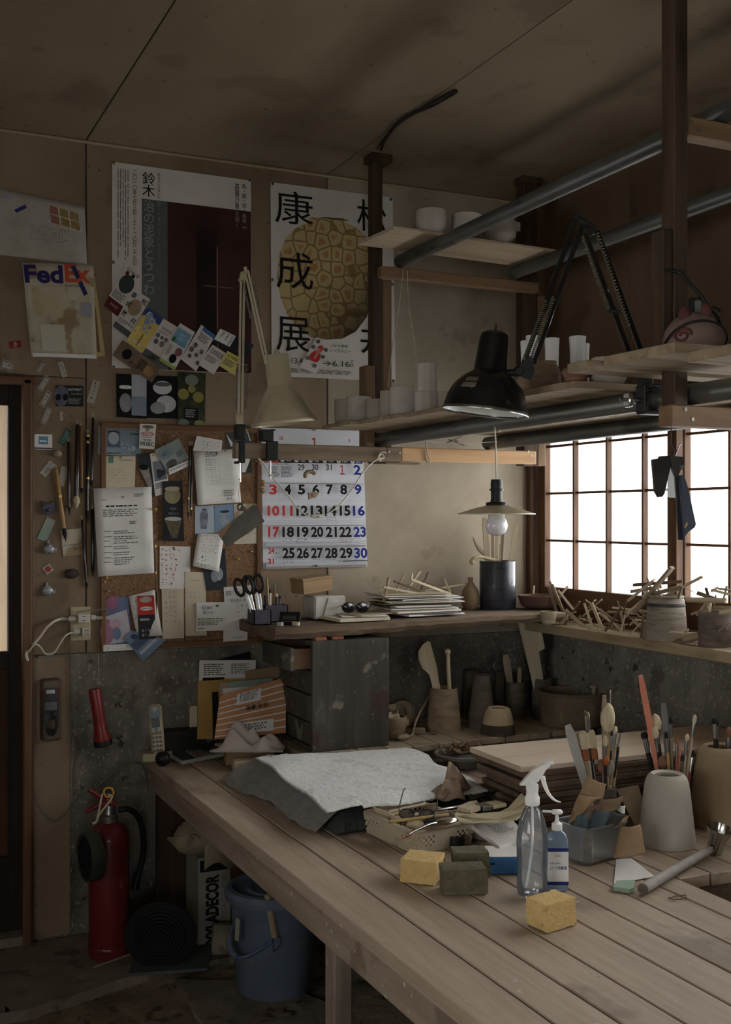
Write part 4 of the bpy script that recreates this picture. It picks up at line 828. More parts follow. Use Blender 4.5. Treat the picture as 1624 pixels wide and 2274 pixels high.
S = note('letter', 'yellowed old letter with a green stamp mark', K5,((135,376),(412,376),(402,700),(130,695)), m_pc, 'letter'); pr(S, K5,160,380,208,440, flat(90,132,110)); ph(S, K5,160,480,340,620,5, m_gr, seed=2, wgt=.0004); pl(S, K5,262,410,390,432,1, m_lg)
S = note('photo_card', 'dark photo card with a speckled tall vase', K5,((415,360),(552,350),(610,735),(560,742)), prn(34,36,40,52,54,58), 'photo'); pp(S, K5,((432,480),(540,470),(548,640),(520,700),(480,690)), prn(150,144,134,110,96,88,50)); pe(S, K5,486,476,54,22, m_night)
S = note('photo_card', 'white edged card with a dark fish photograph', K5,((540,356),(662,332),(722,708),(588,738)), m_c, 'photo'); S.rect(.1,.2,.95,.66, prn(84,92,104,118,124,130)); S.ell(.55,.5,.3,.1, flat(56,54,56), f=lambda a: 1+.2*math.cos(3*a)); S.lines(.1,.72,.9,.86,3, m_gr)
S = note('postcard', 'pale green postcard pinned at a steep tilt', K5,((580,325),(800,216),(890,388),(702,522)), prn(118,130,126,152,160,152,5), 'postcard', d=.004); S.ell(.32,.3,.3,.26, prn(90,110,116,130,144,142)); S.ell(.3,.34,.2,.14, prn(60,84,110,130,144,150,60)); S.ell(.3,.8,.22,.16, prn(60,56,50,100,98,92,30)); S.lines(.62,.5,.95,.75,5, m_gr)
S = note('paper_strip', 'torn white paper strip sticking out sideways', K5,((708,492),(905,405),(912,458),(716,546)), m_pw, 'paper', d=.010); S.lines(.05,.3,.95,.7,1, m_lg)
S = note('brochure', 'tall black brochure with two printed cups', K5,((650,604),(828,598),(850,1146),(655,1140)), prn(20,21,23,36,38,42,8), 'brochure'); S.ell(.5,.24,.4,.14, prn(120,110,74,150,138,98,60)); S.ell(.5,.13,.38,.04, prn(150,144,116,160,150,120)); pp(S, K5,((672,945),(822,940),(775,1110),(730,1112)), prn(110,96,62,60,54,40,70)); S.ell(.5,.63,.4,.035, flat(170,168,160)); S.txt('菊池弘\n×\n吉祥はるい', .28,.44,.78,.56, m_lg)
S = note('letter', 'large printed white letter with a centre fold', K5,((30,668),(553,654),(576,1430),(68,1462)), m_pw, 'letter', lambda u, v: .006*abs(u-.5)+.008*v*v*(1-u),.006)
pl(S, K5,100,770,150,782,1, m_gr); pl(S, K5,395,716,490,746,2, m_gr); pl(S, K5,140,824,440,836,1, m_ink, ragged=0); pl(S, K5,112,862,470,920,4, m_gr, fill=.4); pl(S, K5,355,964,425,992,2, m_gr)
for i, y in enumerate((1052,1102,1140,1190,1244,1292,1330)): pl(S, K5,120, y, 200, y+10,1, m_gr, seed=i); pl(S, K5,212, y, 440, y+26,2, m_gr, seed=i+20, ragged=.5, fill=.4)
S = note('memo', 'white memo with red handwriting', K5,((628,1186),(905,1192),(902,1572),(628,1574)), m_pw, 'memo'); ph(S, K5,640,1205,800,1550,8, m_redpen, seed=4, wgt=.0009)
S = note('old_card', 'yellowed handwritten card left of the thin brush', K5,((645,1572),(846,1572),(862,2015),(655,2026)), m_pc, 'card'); ph(S, K5,675,1585,800,1890,7, m_gr, seed=8, wgt=.0005)
S = note('old_card', 'yellowed handwritten card right of the thin brush', K6,((45,1450),(222,1455),(232,2004),(48,2010)), m_pc, 'card'); ph(S, K6,60,1620,160,1690,2, m_gr, seed=8, wgt=.0005); pl(S, K6,95,1522,190,1534,1, m_lg)
m_chb = prn(70,84,116,104,116,146,8)
S = note('illustrated_card', 'blue and pink painted card with a lettered white foot', K5,((125,1656),(348,1644),(372,2112),(127,2126)), m_chb, 'card'); pp(S, K5,((128,1830),(330,1760),(366,2040),(130,2080)), prn(166,160,168,188,182,186)); pe(S, K5,160,1960,60,110, prn(150,96,120,170,118,140)); pe(S, K5,200,1700,50,60, prn(140,72,104,160,96,124)); pe(S, K5,225,1890,50,42, prn(176,140,160,190,156,172)); pe(S, K5,240,1975,36,56, prn(96,108,140,120,130,156)); pr(S, K5,128,2080,370,2122, m_wht); ph(S, K5,160,2088,350,2116,1, m_gr, seed=3, ragged=.05)
S = note('loose_papers', 'crumpled white papers behind the red and black tag', K5,((345,1640),(580,1582),(645,1990),(425,2010)), m_pw, 'paper', lambda u, v: .008*u*v+.003); S.hand(.05,.1,.25,.6,5, m_gr, seed=6)
S = note('hang_tag', 'red and black retail hang tag with a slot', K5,((424,1636),(578,1632),(593,2022),(441,2032)), prn(34,34,37,46,46,50), 'tag', d=.006); S.rect(0,0,1,.44, m_red); S.ell(.5,.09,.36,.07, flat(170,160,150)); S.ell(.52,.295,.36,.045, m_wht); S.txt('OREGON', .22,.275,.82,.315, flat(60,30,30), bold=.02); S.rect(.12,.52,.66,.57, flat(180,180,178)); S.txt('91PX052EC', .15,.53,.63,.56, m_ink)
for u in (.2,.58):
    for v in (.77,.87): S.rect(u, v, u+.1, v+.06, m_lg); S.lines(u+.14, v+.01, u+.3, v+.05,2, m_lg)
S = note('photo_card', 'tilted blue photo card hanging over the frame foot', K5,((372,1950),(690,2030),(480,2226),(305,2018)), prn(92,108,138,130,146,170,6), 'photo', d=.004); S.poly([(.3,.2),(.6,.1),(.6,.9),(.3,1)], prn(60,72,96,84,96,118)); S.rect(.7,.1,.8,.9, flat(172,180,190)); S.ell(.2,.4,.1,.2, flat(60,70,92))
S = note('note', 'slanted handwritten note at the top of the cork board', K6,((145,266),(370,306),(360,402),(112,396)), m_pw, 'note'); S.hand(.3,.18,.95,.9,3, m_gr, seed=3, wgt=.0005)
S = note('invoice', 'white ruled invoice curling at its left edge', K6,((114,396),(500,380),(530,845),(138,870)), m_pw, 'invoice', lambda u, v: .020*(1-u)**2*v+.002,.004); pl(S, K6,215,410,330,450,3, m_gr); pt(S, K6, 'ご請求書', 300,390,400,402, m_gr)
for i in range(13): a = S.px(*K6(212,468+i*19)); b = S.px(*K6(490,466+i*19)); S.rect(a[0], a[1], b[0], a[1]+.003, m_lg)
for x in (262,296,328): a = S.px(*K6(x, 468)); S.rect(a[0], a[1], a[0]+.004, a[1]+.48, m_lg)
ph(S, K6,215,468,320,570,5, m_gr, seed=12, wgt=.0005); pl(S, K6,375,740,475,795,4, m_gr); pt(S, K6, '有限', 400,802,450,822, m_gr)
S = note('postcard', 'pale postcard of a tall blue grey vase', K6,((130,882),(300,872),(303,1110),(130,1118)), prn(150,162,172,172,182,188,4), 'postcard'); pp(S, K6,((190,912),(228,912),(244,960),(236,1075),(185,1075),(172,960)), prn(62,72,88,140,146,154,40)); pe(S, K6,208,908,18,6, flat(56,64,78))
S = note('postcard', 'blue postcard of a wide ribbed jar', K6,((301,871),(470,860),(472,1090),(304,1110)), prn(96,126,158,122,148,174,4), 'postcard'); pe(S, K6,388,985,62,72, prn(110,126,140,150,160,166,50)); pe(S, K6,385,925,42,9, flat(50,58,70))
S = note('faded_card', 'faded beige card behind the hanging metal plate', K6,((470,860),(684,856),(686,1204),(470,1210)), m_pst, 'card')
S = note('list', 'white handwritten list under the vase postcards', K6,((155,1116),(388,1122),(332,1450),(106,1400)), m_pw, 'note', lambda u, v: .006*v*v+.001,.004); S.hand(.14,.03,.95,.56,6, m_gr, seed=21, wgt=.0005); S.hand(.12,.62,.6,.97,3, m_ink, seed=22, wgt=.0008)
S = note('photo_card', 'dark photo card with white carved cups', K6,((170,1240),(392,1246),(408,1600),(230,1612)), prn(26,32,38,44,52,58,6), 'photo'); pe(S, K6,330,1470,50,60, prn(160,166,166,120,126,128,50)); pe(S, K6,290,1495,34,50, prn(140,146,148,110,116,120,50))
S = note('note', 'white note with bold handwriting at the lower right of the cork board', K6,((380,1586),(627,1565),(646,1920),(396,1936)), m_pw, 'note'); S.txt('面取リチョコ', .06,.1,.68,.22, m_ink); S.txt('三角大香合 手工', .12,.3,.84,.4, m_gr); S.hand(.4,.44,.95,.95,4, m_gr, seed=31, wgt=.0006)
S = note('note', 'white card printed with a green rule, blue handwriting above', K6,((145,1718),(480,1714),(490,1960),(142,1966)), m_pw, 'note', d=.004); S.txt('径83', .12,.12,.38,.26, m_pen); S.txt('高さ7.0', .16,.3,.42,.42, m_pen); S.rect(.02,.64,.68,.67, flat(150,166,90)); S.lines(.03,.57,.7,.62,1, m_ink, ragged=0); S.lines(.03,.70,.6,.82,3, m_gr); S.lines(.03,.90,.2,.95,1, m_ink)
S = note('note', 'lowest white slip on the cork board', K6,((378,1930),(590,1924),(586,2046),(377,2060)), m_pw, 'note', d=-.002); S.lines(.35,.7,.9,.85,2, m_lg)
S = note('folded_card', 'dark folded card behind the cream lamp clamp', K6,((400,240),(622,245),(626,592),(398,590)), prn(58,60,60,80,82,80), 'card'); S.poly([(0,.02),(.35,.32),(.2,.34)], m_wht); S.rect(.62,.5,.98,.98, m_pw); S.poly([(.75,.98),(1,.55),(1,.98)], flat(60,60,58))
# brushes and pencils hung in front of the notes
yb = D-.034
wbrush('thin brush with a dark tip hanging beside the white letter', K5(588,1120), K5(600,1806),.0034, m_brn, m_bdark, .3,.9,(.9,.55), name='thin_brush', yb=yb); wbrush('left of two thin black brushes by the invoice', K6(82,345), K6(70,1010),.0032, m_blk, m_bdark, .12,.9,(.3,), name='thin_brush', yb=yb); wbrush('right of two thin black brushes by the invoice', K6(104,345), K6(96,990),.0034, m_blk, m_bdark, .12,.9,(.14,), name='thin_brush', yb=yb); wbrush('thin brush between the two yellowed cards', K5(852,1560), K5(855,2062),.0030, m_brn, m_bdark, .16,.9,(.6,), name='thin_brush', yb=yb)
# pins
def pin(k, x, y, col, lab, flat_=False, off=.024, name='pushpin', r=.0046):
    p = at_y(*k(x, y), D-off); q = MB()
    if flat_: q.lathe([(0,.0),(r*1.1,0),(r*1.1,.001),(r*.6,.0022),(0,.0026)],14)
    else: q.lathe([(0,-.003),(r*.9,-.002),(r*.7,.002),(r*.45,.004),(r*.5,.008),(r, .010),(r*.9,.012),(0,.0125)],12)
    return one(name, q, col, lab, 'pin', p, WALLR, smooth=50)
m_py = mat('yellow_pin', (196,166,50), rough=.3, coat=.5); m_pcl = mat('clear_pin', (190,188,180), rough=.15, trans=.5); m_pst2 = mat('steel_tack', (120,112,96), rough=.4, metal=.7); m_pgn = mat('green_pin', (40,110,72), rough=.3, coat=.5); m_pbl = mat('navy_pin', (36,44,92), rough=.3, coat=.5)
pin(K5,590,855, m_py, 'yellow pushpin between the letter and the black brochure'); pin(K5,150,1470, m_py, 'yellow pushpin under the foot of the white letter', off=.018); pin(K5,574,366, m_py, 'yellow pushpin holding the fish photo card', off=.03); pin(K6,502,1336, m_py, 'yellow pushpin in bare cork right of the list', off=.018)
pin(K5,292,746, m_pcl, 'clear pin at the top of the white letter', off=.034); pin(K5,163,1590, m_pcl, 'clear pin in bare cork above the painted card', off=.018); pin(K5,130,1512, m_pcl, 'clear pin near the frame under the white letter', off=.018); pin(K5,740,196, m_pcl, 'clear pin in bare cork above the tilted postcard', off=.018); pin(K5,274,388, m_pcl, 'clear pin in the yellowed letter', off=.028); pin(K5,515,142, m_pcl, 'clear pin in the white hang tag', off=.03); pin(K5,490,1652, m_pcl, 'clear pin in the red and black tag', off=.034); pin(K6,298,886, m_pcl, 'clear pin between the two vase postcards', off=.03)
pin(K5,755,1206, m_pst2, 'steel tack in the red handwriting memo', True, .026); pin(K6,320,420, m_pst2, 'steel tack in the invoice', True, .032); pin(K6,510,1650, m_pst2, 'steel tack in the bold handwritten note', True, .026); pin(K6,622,1276, m_pst2, 'steel tack in bare cork right of the yellow pin', True, .015); pin(K6,320,1746, m_pgn, 'green pushpin in the green ruled card', off=.032)
for x, y, l in ((96,94, 'top left corner of the maroon poster'),(1416,262, 'top right corner of the maroon poster'),(92,1060, 'left edge of the maroon poster'),(96,2078, 'bottom left corner of the maroon poster'),(1432,2138, 'bottom right corner of the maroon poster')): pin(K2, x, y, m_pst2, 'steel tack in the '+l, True, .005, r=.0055)
for x, y, l in ((172,106, 'top left corner of the vase poster'),(1168,238, 'top right corner of the vase poster'),(172,915, 'left edge of the vase poster'),(1180,952, 'right edge of the vase poster'),(1190,1766, 'bottom right corner of the vase poster')): pin(K3, x, y, m_pst2, 'steel tack in the '+l, True, .005, r=.0055)

# --- wall calendar
m_cal = mat('calendar_paper', (206,208,214),(214,216,221), rough=.6, scale=4)
S = wpaper('wall_calendar', 'large white month calendar with black, red and blue numerals', 'calendar', [(581,949),(806,957),(816,1258),(584,1264)], m_cal, .006, th=.003)
def cr(x0, y0, x1, y1, m, name='printed_panel'): pr(S, K7, x0, y0, x1, y1, m, name)
vx = [150,307,463,620,777,932,1087,1245]
for i, (a, b) in enumerate(zip(vx, vx[1:])): cr(a, 384, b, 446+i*1.5,(m_red if i == 0 else m_blu if i == 6 else flat(44,44,46)))
for i, (kj, d) in enumerate((('日', 'SUN'),('月', 'MON'),('火', 'TUE'),('水', 'WED'),('木', 'THU'),('金', 'FRI'),('土', 'SAT'))):
    x = vx[i]; y = 388+i*3.4; pe(S, K7, x+44, y+22,23,23, m_wht); pt(S, K7, kj, x+30, y+8, x+58, y+36, m_ink); pt(S, K7, d, x+84, y+6, x+138, y+38, m_wht, bold=.01)
for x in vx: cr(x-1,446, x+1,1614, m_lg, 'grid_line')
for y in (680,912,1152,1390,1614): cr(150, y-1,1245, y+1.5, m_lg, 'grid_line')
for y in (860,885,1095,1120,1335,1360,1565,1590,630,655): cr(152 if y > 660 else 1087, y, 1243, y+.7, flat(186,188,194), 'grid_line')
nums = []
for t, x0, x1 in (('29', 505,580),('30', 660,735),('31', 815,885)): nums.append((t, x0,462, x1,534, m_gr))
nums += [('1', 972,472,1024,580, m_red),('2', 1125,470,1205,582, m_blu)]
for y0, y1, row in ((690,804,((3,185,268),(4,344,426),(5,502,580),(6,660,738),(7,815,890),(8,968,1046),(9,1125,1205))),(928,1044,((10,162,290),(11,325,438),(12,478,606),(13,635,766),(14,790,920),(15,955,1072),(16,1100,1232))),(1166,1282,((17,165,290),(18,320,448),(19,480,608),(20,635,768),(21,796,916),(22,944,1078),(23,1100,1236))),(1402,1520,((25,318,450),(26,472,606),(27,630,760),(28,782,916),(29,942,1080),(30,1100,1242)))):
    for n_, x0, x1 in row: nums.append((str(n_), x0, y0, x1, y1, m_red if n_ in (3,10,11,17) else m_blu if n_ in (9,16,23,30) else m_ink)); pl(S, K7, x0+8, y1+12, x1-8, y1+22,1, m_lg, seed=n_)
nums += [('24', 160,1402,228,1466, m_red),('31', 156,1522,222,1586, m_red),('12', 298,153,340,192, m_red),('1', 650,168,724,270, m_red),('2', 1065,182,1086,216, m_red)]
for t, x0, y0, x1, y1, m_ in nums: pt(S, K7, t, x0, y0, x1, y1, m_, name='numeral', bold=.035)
pt(S, K7, '【日本の行事】', 228,448,388,474, m_ink); pl(S, K7,170,490,290,616,8, m_gr); pl(S, K7,312,490,440,616,8, m_gr); pl(S, K7,500,362,960,376,1, m_ink)
for x0, y0, x1, y1, m_ in ((805,1056,912,1104, m_pen),(312,1294,436,1336, m_pen),(466,1296,584,1356, m_pen),(936,1300,1080,1350, m_redpen),(228,1446,292,1518, m_pen),(312,1544,404,1588, m_pen),(928,1542,972,1562, m_ink)): ph(S, K7, x0, y0, x1, y1,1 if y1-y0 < 45 else 2, m_, seed=int(x0), wgt=.0008, ragged=.1)
cr(972,1548,1240,1551, m_ink, 'pen_line')
pin(K7,714,1604, m_pbl, 'navy pushpin at the foot of the calendar', off=.012); pin(K7,698,74, m_pcl, 'clear pin at the head of the calendar', off=.010)
# dried things hanging in front of the calendar on a thread
m_dry = mat('dried_fig', (132,114,86),(168,150,120), rough=.85, scale=50, bump=.6, bscale=120)
def hang(name, lab, x, y, f, off=.06, m=m_dry, cat='dried pod'): q = MB(); f(q); p = at_y(*K7(x, y), D-off); return one(name, q, m, lab, cat, p, WALLR, smooth=60)
def grub(q):
    for i in range(6): a = PI*(1.0-.17*i)+.2; q.blob((.020*math.cos(a),.014*math.sin(a)-.004,0),(.0085,.0085,.010),10,7, wob=.05, seed=i)
hang('curled_dried_pod', 'curled ribbed dried pod in front of the calendar thirtieth', 655,575, grub); 
def moth(q): q.prism([(-.020,.010),(.0,.013),(.022,.012),(.018,.004),(.008,-.010),(-.004,-.010),(-.018,-.016),(-.020,-.004)],-.005,.005); q.blob((0,0,0),(.018,.009,.009), wob=.12, seed=4)
hang('dried_leaf_pod', 'folded dried pod under the curled one in front of the calendar', 690,812, moth)
hang('wool_tuft', 'knotted tuft of straw on the edge of the cork board', 115,720, lambda q: [q.blob((.004*math.sin(i*2.1),.020-.009*i, .003*math.cos(i)),(.010,.008,.008),10,7, wob=.3, seed=i) for i in range(5)],.05, mat('straw_tuft', (140,118,78),(170,148,104), rough=.9, scale=90, bump=.8, bscale=200), 'tuft')
hang('mushroom_knob', 'round tan knob stuck under the rail end', 64,418, lambda q: (q.blob((0,.006,0),(.019,.014,.014), wob=.06), q.cyl((.002,.0,0),(.010,-.016,0),.008,.006)),.27, mat('tan_knob', (128,106,78),(150,128,98), rough=.8), 'knob')
# ================================================================== lamps, cords, hanging things
m_cream = mat('cream_enamel', (186,174,138),(200,190,156), rough=.38, scale=5, coat=.25, spots=[((150,134,98),10,.66,.4)]); m_bke = mat('black_enamel', (13,13,15),(22,22,24), rough=.22, scale=14, coat=.5, spots=[((150,150,140),34,.73,.8)]); m_inner = mat('lamp_inner_white', (200,198,188), rough=.4)
m_bpl = mat('black_plastic', (22,22,22),(34,33,32), rough=.5); m_steel = mat('bright_steel', (150,150,146),(180,180,174), rough=.28, metal=1.0); m_string = mat('string', (176,164,136), rough=.9)
VR = Vector((math.cos(TH),-math.sin(TH),0)); VF = Vector((math.sin(TH), math.cos(TH),0)); UP = Vector((0,0,1))
K9 = K(480,580,.2902)
# --- cream spring-arm lamp clamped to the left end of the rail
LY = 3.545
def c9(x, y, yy=LY): return at_y(*K9(x, y), yy)
o9 = c9(185,1300); lamp = thing('spring_arm_lamp', 'cream spring arm lamp clamped to the left end of the rail', 'lamp', o9)
def seg(a, b, r, m, nm, par, o, n=8, flat_=None):
    q = MB()
    if flat_: d = b-a; R = frame_to(d, VF); q.cbox((a+b)/2-o, (flat_[0], flat_[1], d.length),.001, R)
    else: q.cyl(a-o, b-o, r, n=n)
    return q.build(nm, m, par, 40)
for x0, x1 in ((172,192),(200,216)): seg(c9(x0,1240), c9(x1,110),0, m_cream, 'lower_arm', lamp, o9, flat_=(.0075,.010))
for dx in (-8,16): seg(c9(228+dx, 70), c9(372+dx, 724),0, m_cream, 'upper_arm', lamp, o9, flat_=(.0075,.010))
q = MB(); q.cbox(c9(204,118)-o9,(.020,.016,.032),.003, rotm(0,.2,0)); q.cyl(c9(190,140)-o9+Vector((0,-.012,0)), c9(190,140)-o9+Vector((0,.012,0)),.006); q.cyl(c9(222,44)-o9, c9(232,90)-o9,.006); q.build('elbow', m_cream, lamp, 40)
def coil(a, b, r, wr, turns, o): d = b-a; R = frame_to(d); return [a-o+d*(t/(turns*8))+R @ Vector((r*math.cos(t*PI/4), r*math.sin(t*PI/4),0)) for t in range(turns*8+1)]
for a, b in ((c9(205,140, LY-.012), c9(266,436, LY-.012)),(c9(284,130, LY+.012), c9(336,438, LY+.012)),(c9(162,790, LY-.012), c9(148,1124, LY-.012)),(c9(236,790, LY+.012), c9(226,1124, LY+.012))): q = MB(); q.tube(coil(a, b, .0038,.001,26, o9),.0011,4); q.build('spring', m_steel, lamp, 180)
for y in (790,1124): q = MB(); q.cyl(c9(155, y)-o9, c9(232, y)-o9,.0022); q.build('cross_pin', m_steel, lamp, 40)
q = MB(); q.cbox(c9(182,1210)-o9,(.026,.014,.036),.003); q.build('arm_bracket', m_cream, lamp)
q = MB(); q.cbox(c9(182,1308)-o9,(.036,.030,.050),.004); q.build('clamp_head', m_bpl, lamp); q = MB(); a_ = c9(197,1375); b_ = c9(197,1545); q.cbox((a_+b_)/2-o9+Vector((0,-.002,0)),(.020,.016,(a_-b_).z),.002); q.cbox(b_-o9+Vector((0,.03,.004)),(.018,.06,.008),.002); q.build('clamp_body', m_bpl, lamp)
seg(c9(183,1540), c9(184,1690),.0036, m_steel, 'clamp_screw', lamp, o9); q = MB(); q.cyl(c9(176,1672)-o9, c9(192,1672)-o9,.003); q.build('screw_handle', m_steel, lamp)
ax0 = c9(462,716); ax1 = c9(522,1240); ax = (ax1-ax0).normalized(); R = frame_to(ax, (0,1,0)); u9 = mpp(ax0)*.2902
q = MB(); q.lathe([(0,0),(88*u9,0),(93*u9,6*u9),(96*u9,232*u9),(104*u9,246*u9),(244*u9,512*u9),(250*u9,520*u9),(250*u9,534*u9),(243*u9,534*u9),(96*u9,252*u9),(88*u9,236*u9),(86*u9,8*u9),(0,8*u9)],48, ax0-o9, R); shd = q.build('shade', m_cream, lamp, 45)
q = MB(); q.lathe([(251*u9,505*u9),(256*u9,512*u9),(256*u9,526*u9),(251*u9,532*u9)],48, ax0-o9, R); q.build('shade_rim', m_cream, shd, 60)
q = MB(); q.lathe([(0,60*u9),(40*u9,62*u9),(42*u9,230*u9),(0,232*u9)],20, ax0-o9, R); q.build('bulb_socket', m_inner, lamp, 40)
q = MB(); q.tube(spline([c9(440,730)-o9, c9(452,690)-o9, c9(470,682)-o9, c9(490,712)-o9]),.004,6); q.build('top_lead', m_cream, lamp, 180)
seg(c9(372,720, LY-.006), c9(384,790, LY-.004),0, m_cream, 'shade_bracket', lamp, o9, flat_=(.012,.012))
q = MB(); q.tube(spline([c9(200,1250)-o9, c9(235,1300)-o9, c9(262,1375)-o9]),.0022,6); q.build('lead', m_cream, lamp, 180)
# --- spare black clamp on the rail
o = c9(412,1420,3.575); t = thing('lamp_clamp', 'empty black lamp clamp on the rail in front of the calendar', 'clamp', o)
def rb(x0, y0, x1, y1, d0, d1, m, nm, par, b=.002): a = c9(x0, y1,3.575); c = c9(x1, y0,3.575); q = MB(); q.cbox(Vector(((a.x+c.x)/2,(d0+d1)/2,(a.z+c.z)/2))-o, (c.x-a.x, d1-d0, c.z-a.z), b); return q.build(nm, m, par)
rb(352,1290,438,1376,3.570,3.615, m_bpl, 'socket_block', t); rb(430,1284,466,1294,3.585,3.60, m_bpl, 'lever', t); rb(384,1378,470,1524,3.566,3.580, m_bpl, 'jaw', t); rb(384,1512,470,1524,3.580,3.640, m_bpl, 'lower_jaw', t)
q = MB(); q.cyl(c9(414,1524,3.60)-o, c9(414,1662,3.60)-o, .0036); q.build('clamp_screw', m_steel, t, 40)
# --- metal plate hanging from the lamp clamp
o = c9(186,1690,3.543); t = thing('metal_plate', 'grey metal plate hanging by a clip from the cream lamp clamp', 'plate', o)
q = MB(); P = [c9(8,2076,3.543), c9(296,1856,3.543), c9(372,1992,3.543), c9(86,2190,3.543)]; q.add([p-o for p in P]+[p-o+Vector((0,.0016,0)) for p in P],[(3,2,1,0),(4,5,6,7),(0,1,5,4),(1,2,6,5),(2,3,7,6),(3,0,4,7)]); q.build('plate', mat('dull_steel_plate', (66,62,54),(96,92,82), rough=.45, metal=.6, scale=9, spots=[((120,104,72),12,.64,.5)]), t)
q = MB(); P = [(8,2076),(130,1984),(96,2040),(50,2110),(42,2132)]; q.add([c9(*p, 3.5424)-o for p in P],[tuple(range(5))]); q.build('rust_corner', mat('brown_patina', (104,78,44),(124,96,60), rough=.7), t)
q = MB(); q.lathe([(.008,-.003),(.013,0),(.008,.003),(.008,-.003)],16, c9(186,1882,3.538)-o, WALLR); q.cbox(c9(212,1896,3.538)-o, (.022,.008,.014),.002, rotm(0,.65,0)); q.build('clip', mat('old_clip_steel', (92,84,70), rough=.4, metal=.8), t, 40)
q = MB(); q.tube([c9(184,1690,3.543)-o, c9(172,1780,3.543)-o, c9(180,1868,3.538)-o],.0009,5); q.build('string', m_string, t)
# --- lead with an inline switch slung under the rail
KS = lambda x, y, yy=3.572: at_y(*K7(x, y), yy)
o = KS(730,1045); t = thing('switch_lead', 'cream lead with an inline rocker switch slung in front of the calendar', 'switch', o)
for P in ([KS(70,395), KS(130,455), KS(215,590), KS(390,790), KS(440,860), KS(490,930), KS(600,1030), KS(632,1042)],[KS(835,1030), KS(900,990), KS(1000,905), KS(1140,730), KS(1220,600), KS(1300,495), KS(1400,412), KS(1450,392)]): q = MB(); q.tube([p-o for p in spline(P, 5)],.0026,6); q.build('lead', m_cord, t, 180)
q = MB(); q.lathe([(0,-.0225),(.006,-.022),(.0085,-.012),(.009,0),(.0085,.012),(.006,.022),(0,.0225)],16,(0,0,0), rotm(0, PI/2,0), sq=(.8,1)); q.build('switch_body', m_sockw, t, 60); q = MB(); q.cbox((0,-.0075,-.001),(.014,.003,.006),.001); q.build('rocker', mat('rocker_tan', (150,130,100)), t)
cord('lead_knot', 'knotted loop of cream lead tied to the rail', [KS(1448,392), KS(1500,380), KS(1520,340), KS(1470,325), KS(1430,360), KS(1440,400), KS(1480,390), KS(1470,350), KS(1420,380), KS(1450,430)],.0028, m_cord)
cord('black_wire', 'black wire tied round the rail at the lead knot', [KS(1465,215,3.57), KS(1510,260,3.568), KS(1530,330,3.568), KS(1510,390,3.568)],.0016, m_bpl)
K11 = K(980,1040,.3966)
# --- pendant lamp
dpt = 3.26
def c11(x, y, d=dpt): return at_d(*K11(x, y), d)
o = c11(310,225); u = dpt/FPX*.3966; t = thing('pendant_lamp', 'pendant lamp with a flat pale porcelain shade and white bulb', 'lamp', o)
q = MB(); q.lathe([(28*u, 24*u),(60*u, 16*u),(120*u, 2*u),(217*u, -28*u),(217*u, -33*u),(120*u, -6*u),(50*u, 6*u),(28*u, 10*u),(28*u, 24*u)],64); q.build('shade', mat('pale_porcelain', (176,162,128),(196,184,152), rough=.35, coat=.3, scale=14), t, 60)
q = MB(); q.lathe([(0,162*u),(30*u, 162*u),(33*u, 140*u),(31*u, 60*u),(34*u, 40*u),(34*u, 22*u),(0,22*u)],20); q.build('socket', m_bpl, t, 40)
q = MB(); q.lathe([(36*u, 18*u),(58*u, 18*u),(60*u, 26*u),(56*u, 34*u),(40*u, 36*u),(36*u, 18*u)],24); q.cyl((50*u, 0,26*u),(72*u, 0,20*u),4*u); q.build('shade_holder', mat('dark_bronze', (44,38,30), rough=.5, metal=.6), t, 40); q = MB(); q.lathe([(32*u, 100*u),(40*u, 102*u),(40*u, 108*u),(32*u, 110*u)],20); q.build('switch_ring', m_bpl, t, 40)
q = MB(); q.lathe([(0,10*u),(42*u, 8*u),(46*u, -50*u),(56*u, -70*u),(0,-71*u)],28); q.build('bulb_base', m_inner, t, 40)
q = MB(); q.lathe([(55*u, -66*u),(62*u, -90*u),(60*u, -112*u),(46*u, -138*u),(24*u, -151*u),(0,-154*u)],28); q.build('bulb', mat('milk_bulb', (214,214,218), rough=.2, coat=.4, sss=.2), t, 60)
q = MB(); q.tube([(0,0,162*u), c11(305,-150)-o, c11(298,-300)-o, Vector((1.745, c11(298,-300).y, PZ1-.029))-o],.0022,6); q.build('cord', m_cord, t)
# --- black spring-arm lamp clamped to the lower pipe
dl = 2.63
def c10(px, py, d=dl): return at_d(px, py, d)
o = c10(1437,870); lamp = thing('spring_arm_lamp', 'black enamel spring arm lamp with a domed shade over the bench', 'lamp', o); mp = dl/FPX
ax0 = c10(1100,737); ax1 = c10(1078,911); ax = (ax1-ax0).normalized(); R = frame_to(ax, VF)
q = MB(); L_ = (ax1-ax0).length
q.lathe([(0,-2*mp),(22*mp, 0),(30*mp, 6*mp),(33*mp, 20*mp),(37*mp, 88*mp),(42*mp, 92*mp),(60*mp, 104*mp),(78*mp, 124*mp),(89*mp, 148*mp),(94*mp, 168*mp),(96*mp, 176*mp),(96*mp, 180*mp),(92*mp, 178*mp),(87*mp, 150*mp),(74*mp, 126*mp),(56*mp, 108*mp),(36*mp, 96*mp),(33*mp, 88*mp),(30*mp, 24*mp),(0,22*mp)],56, ax0-o, R); shd = q.build('shade', m_bke, lamp, 40)
q = MB(); q.lathe([(91*mp, 176*mp),(86*mp, 150*mp),(73*mp, 127*mp),(55*mp, 109*mp),(36*mp, 97*mp)],56, ax0-o+ax*.0008, R); q.build('shade_lining', m_inner, shd, 60); q = MB(); q.lathe([(94*mp, 174*mp),(97.5*mp, 177*mp),(97*mp, 182*mp),(93*mp, 180*mp),(94*mp, 174*mp)],56, ax0-o, R); q.build('shade_rim', m_steel, shd, 60)
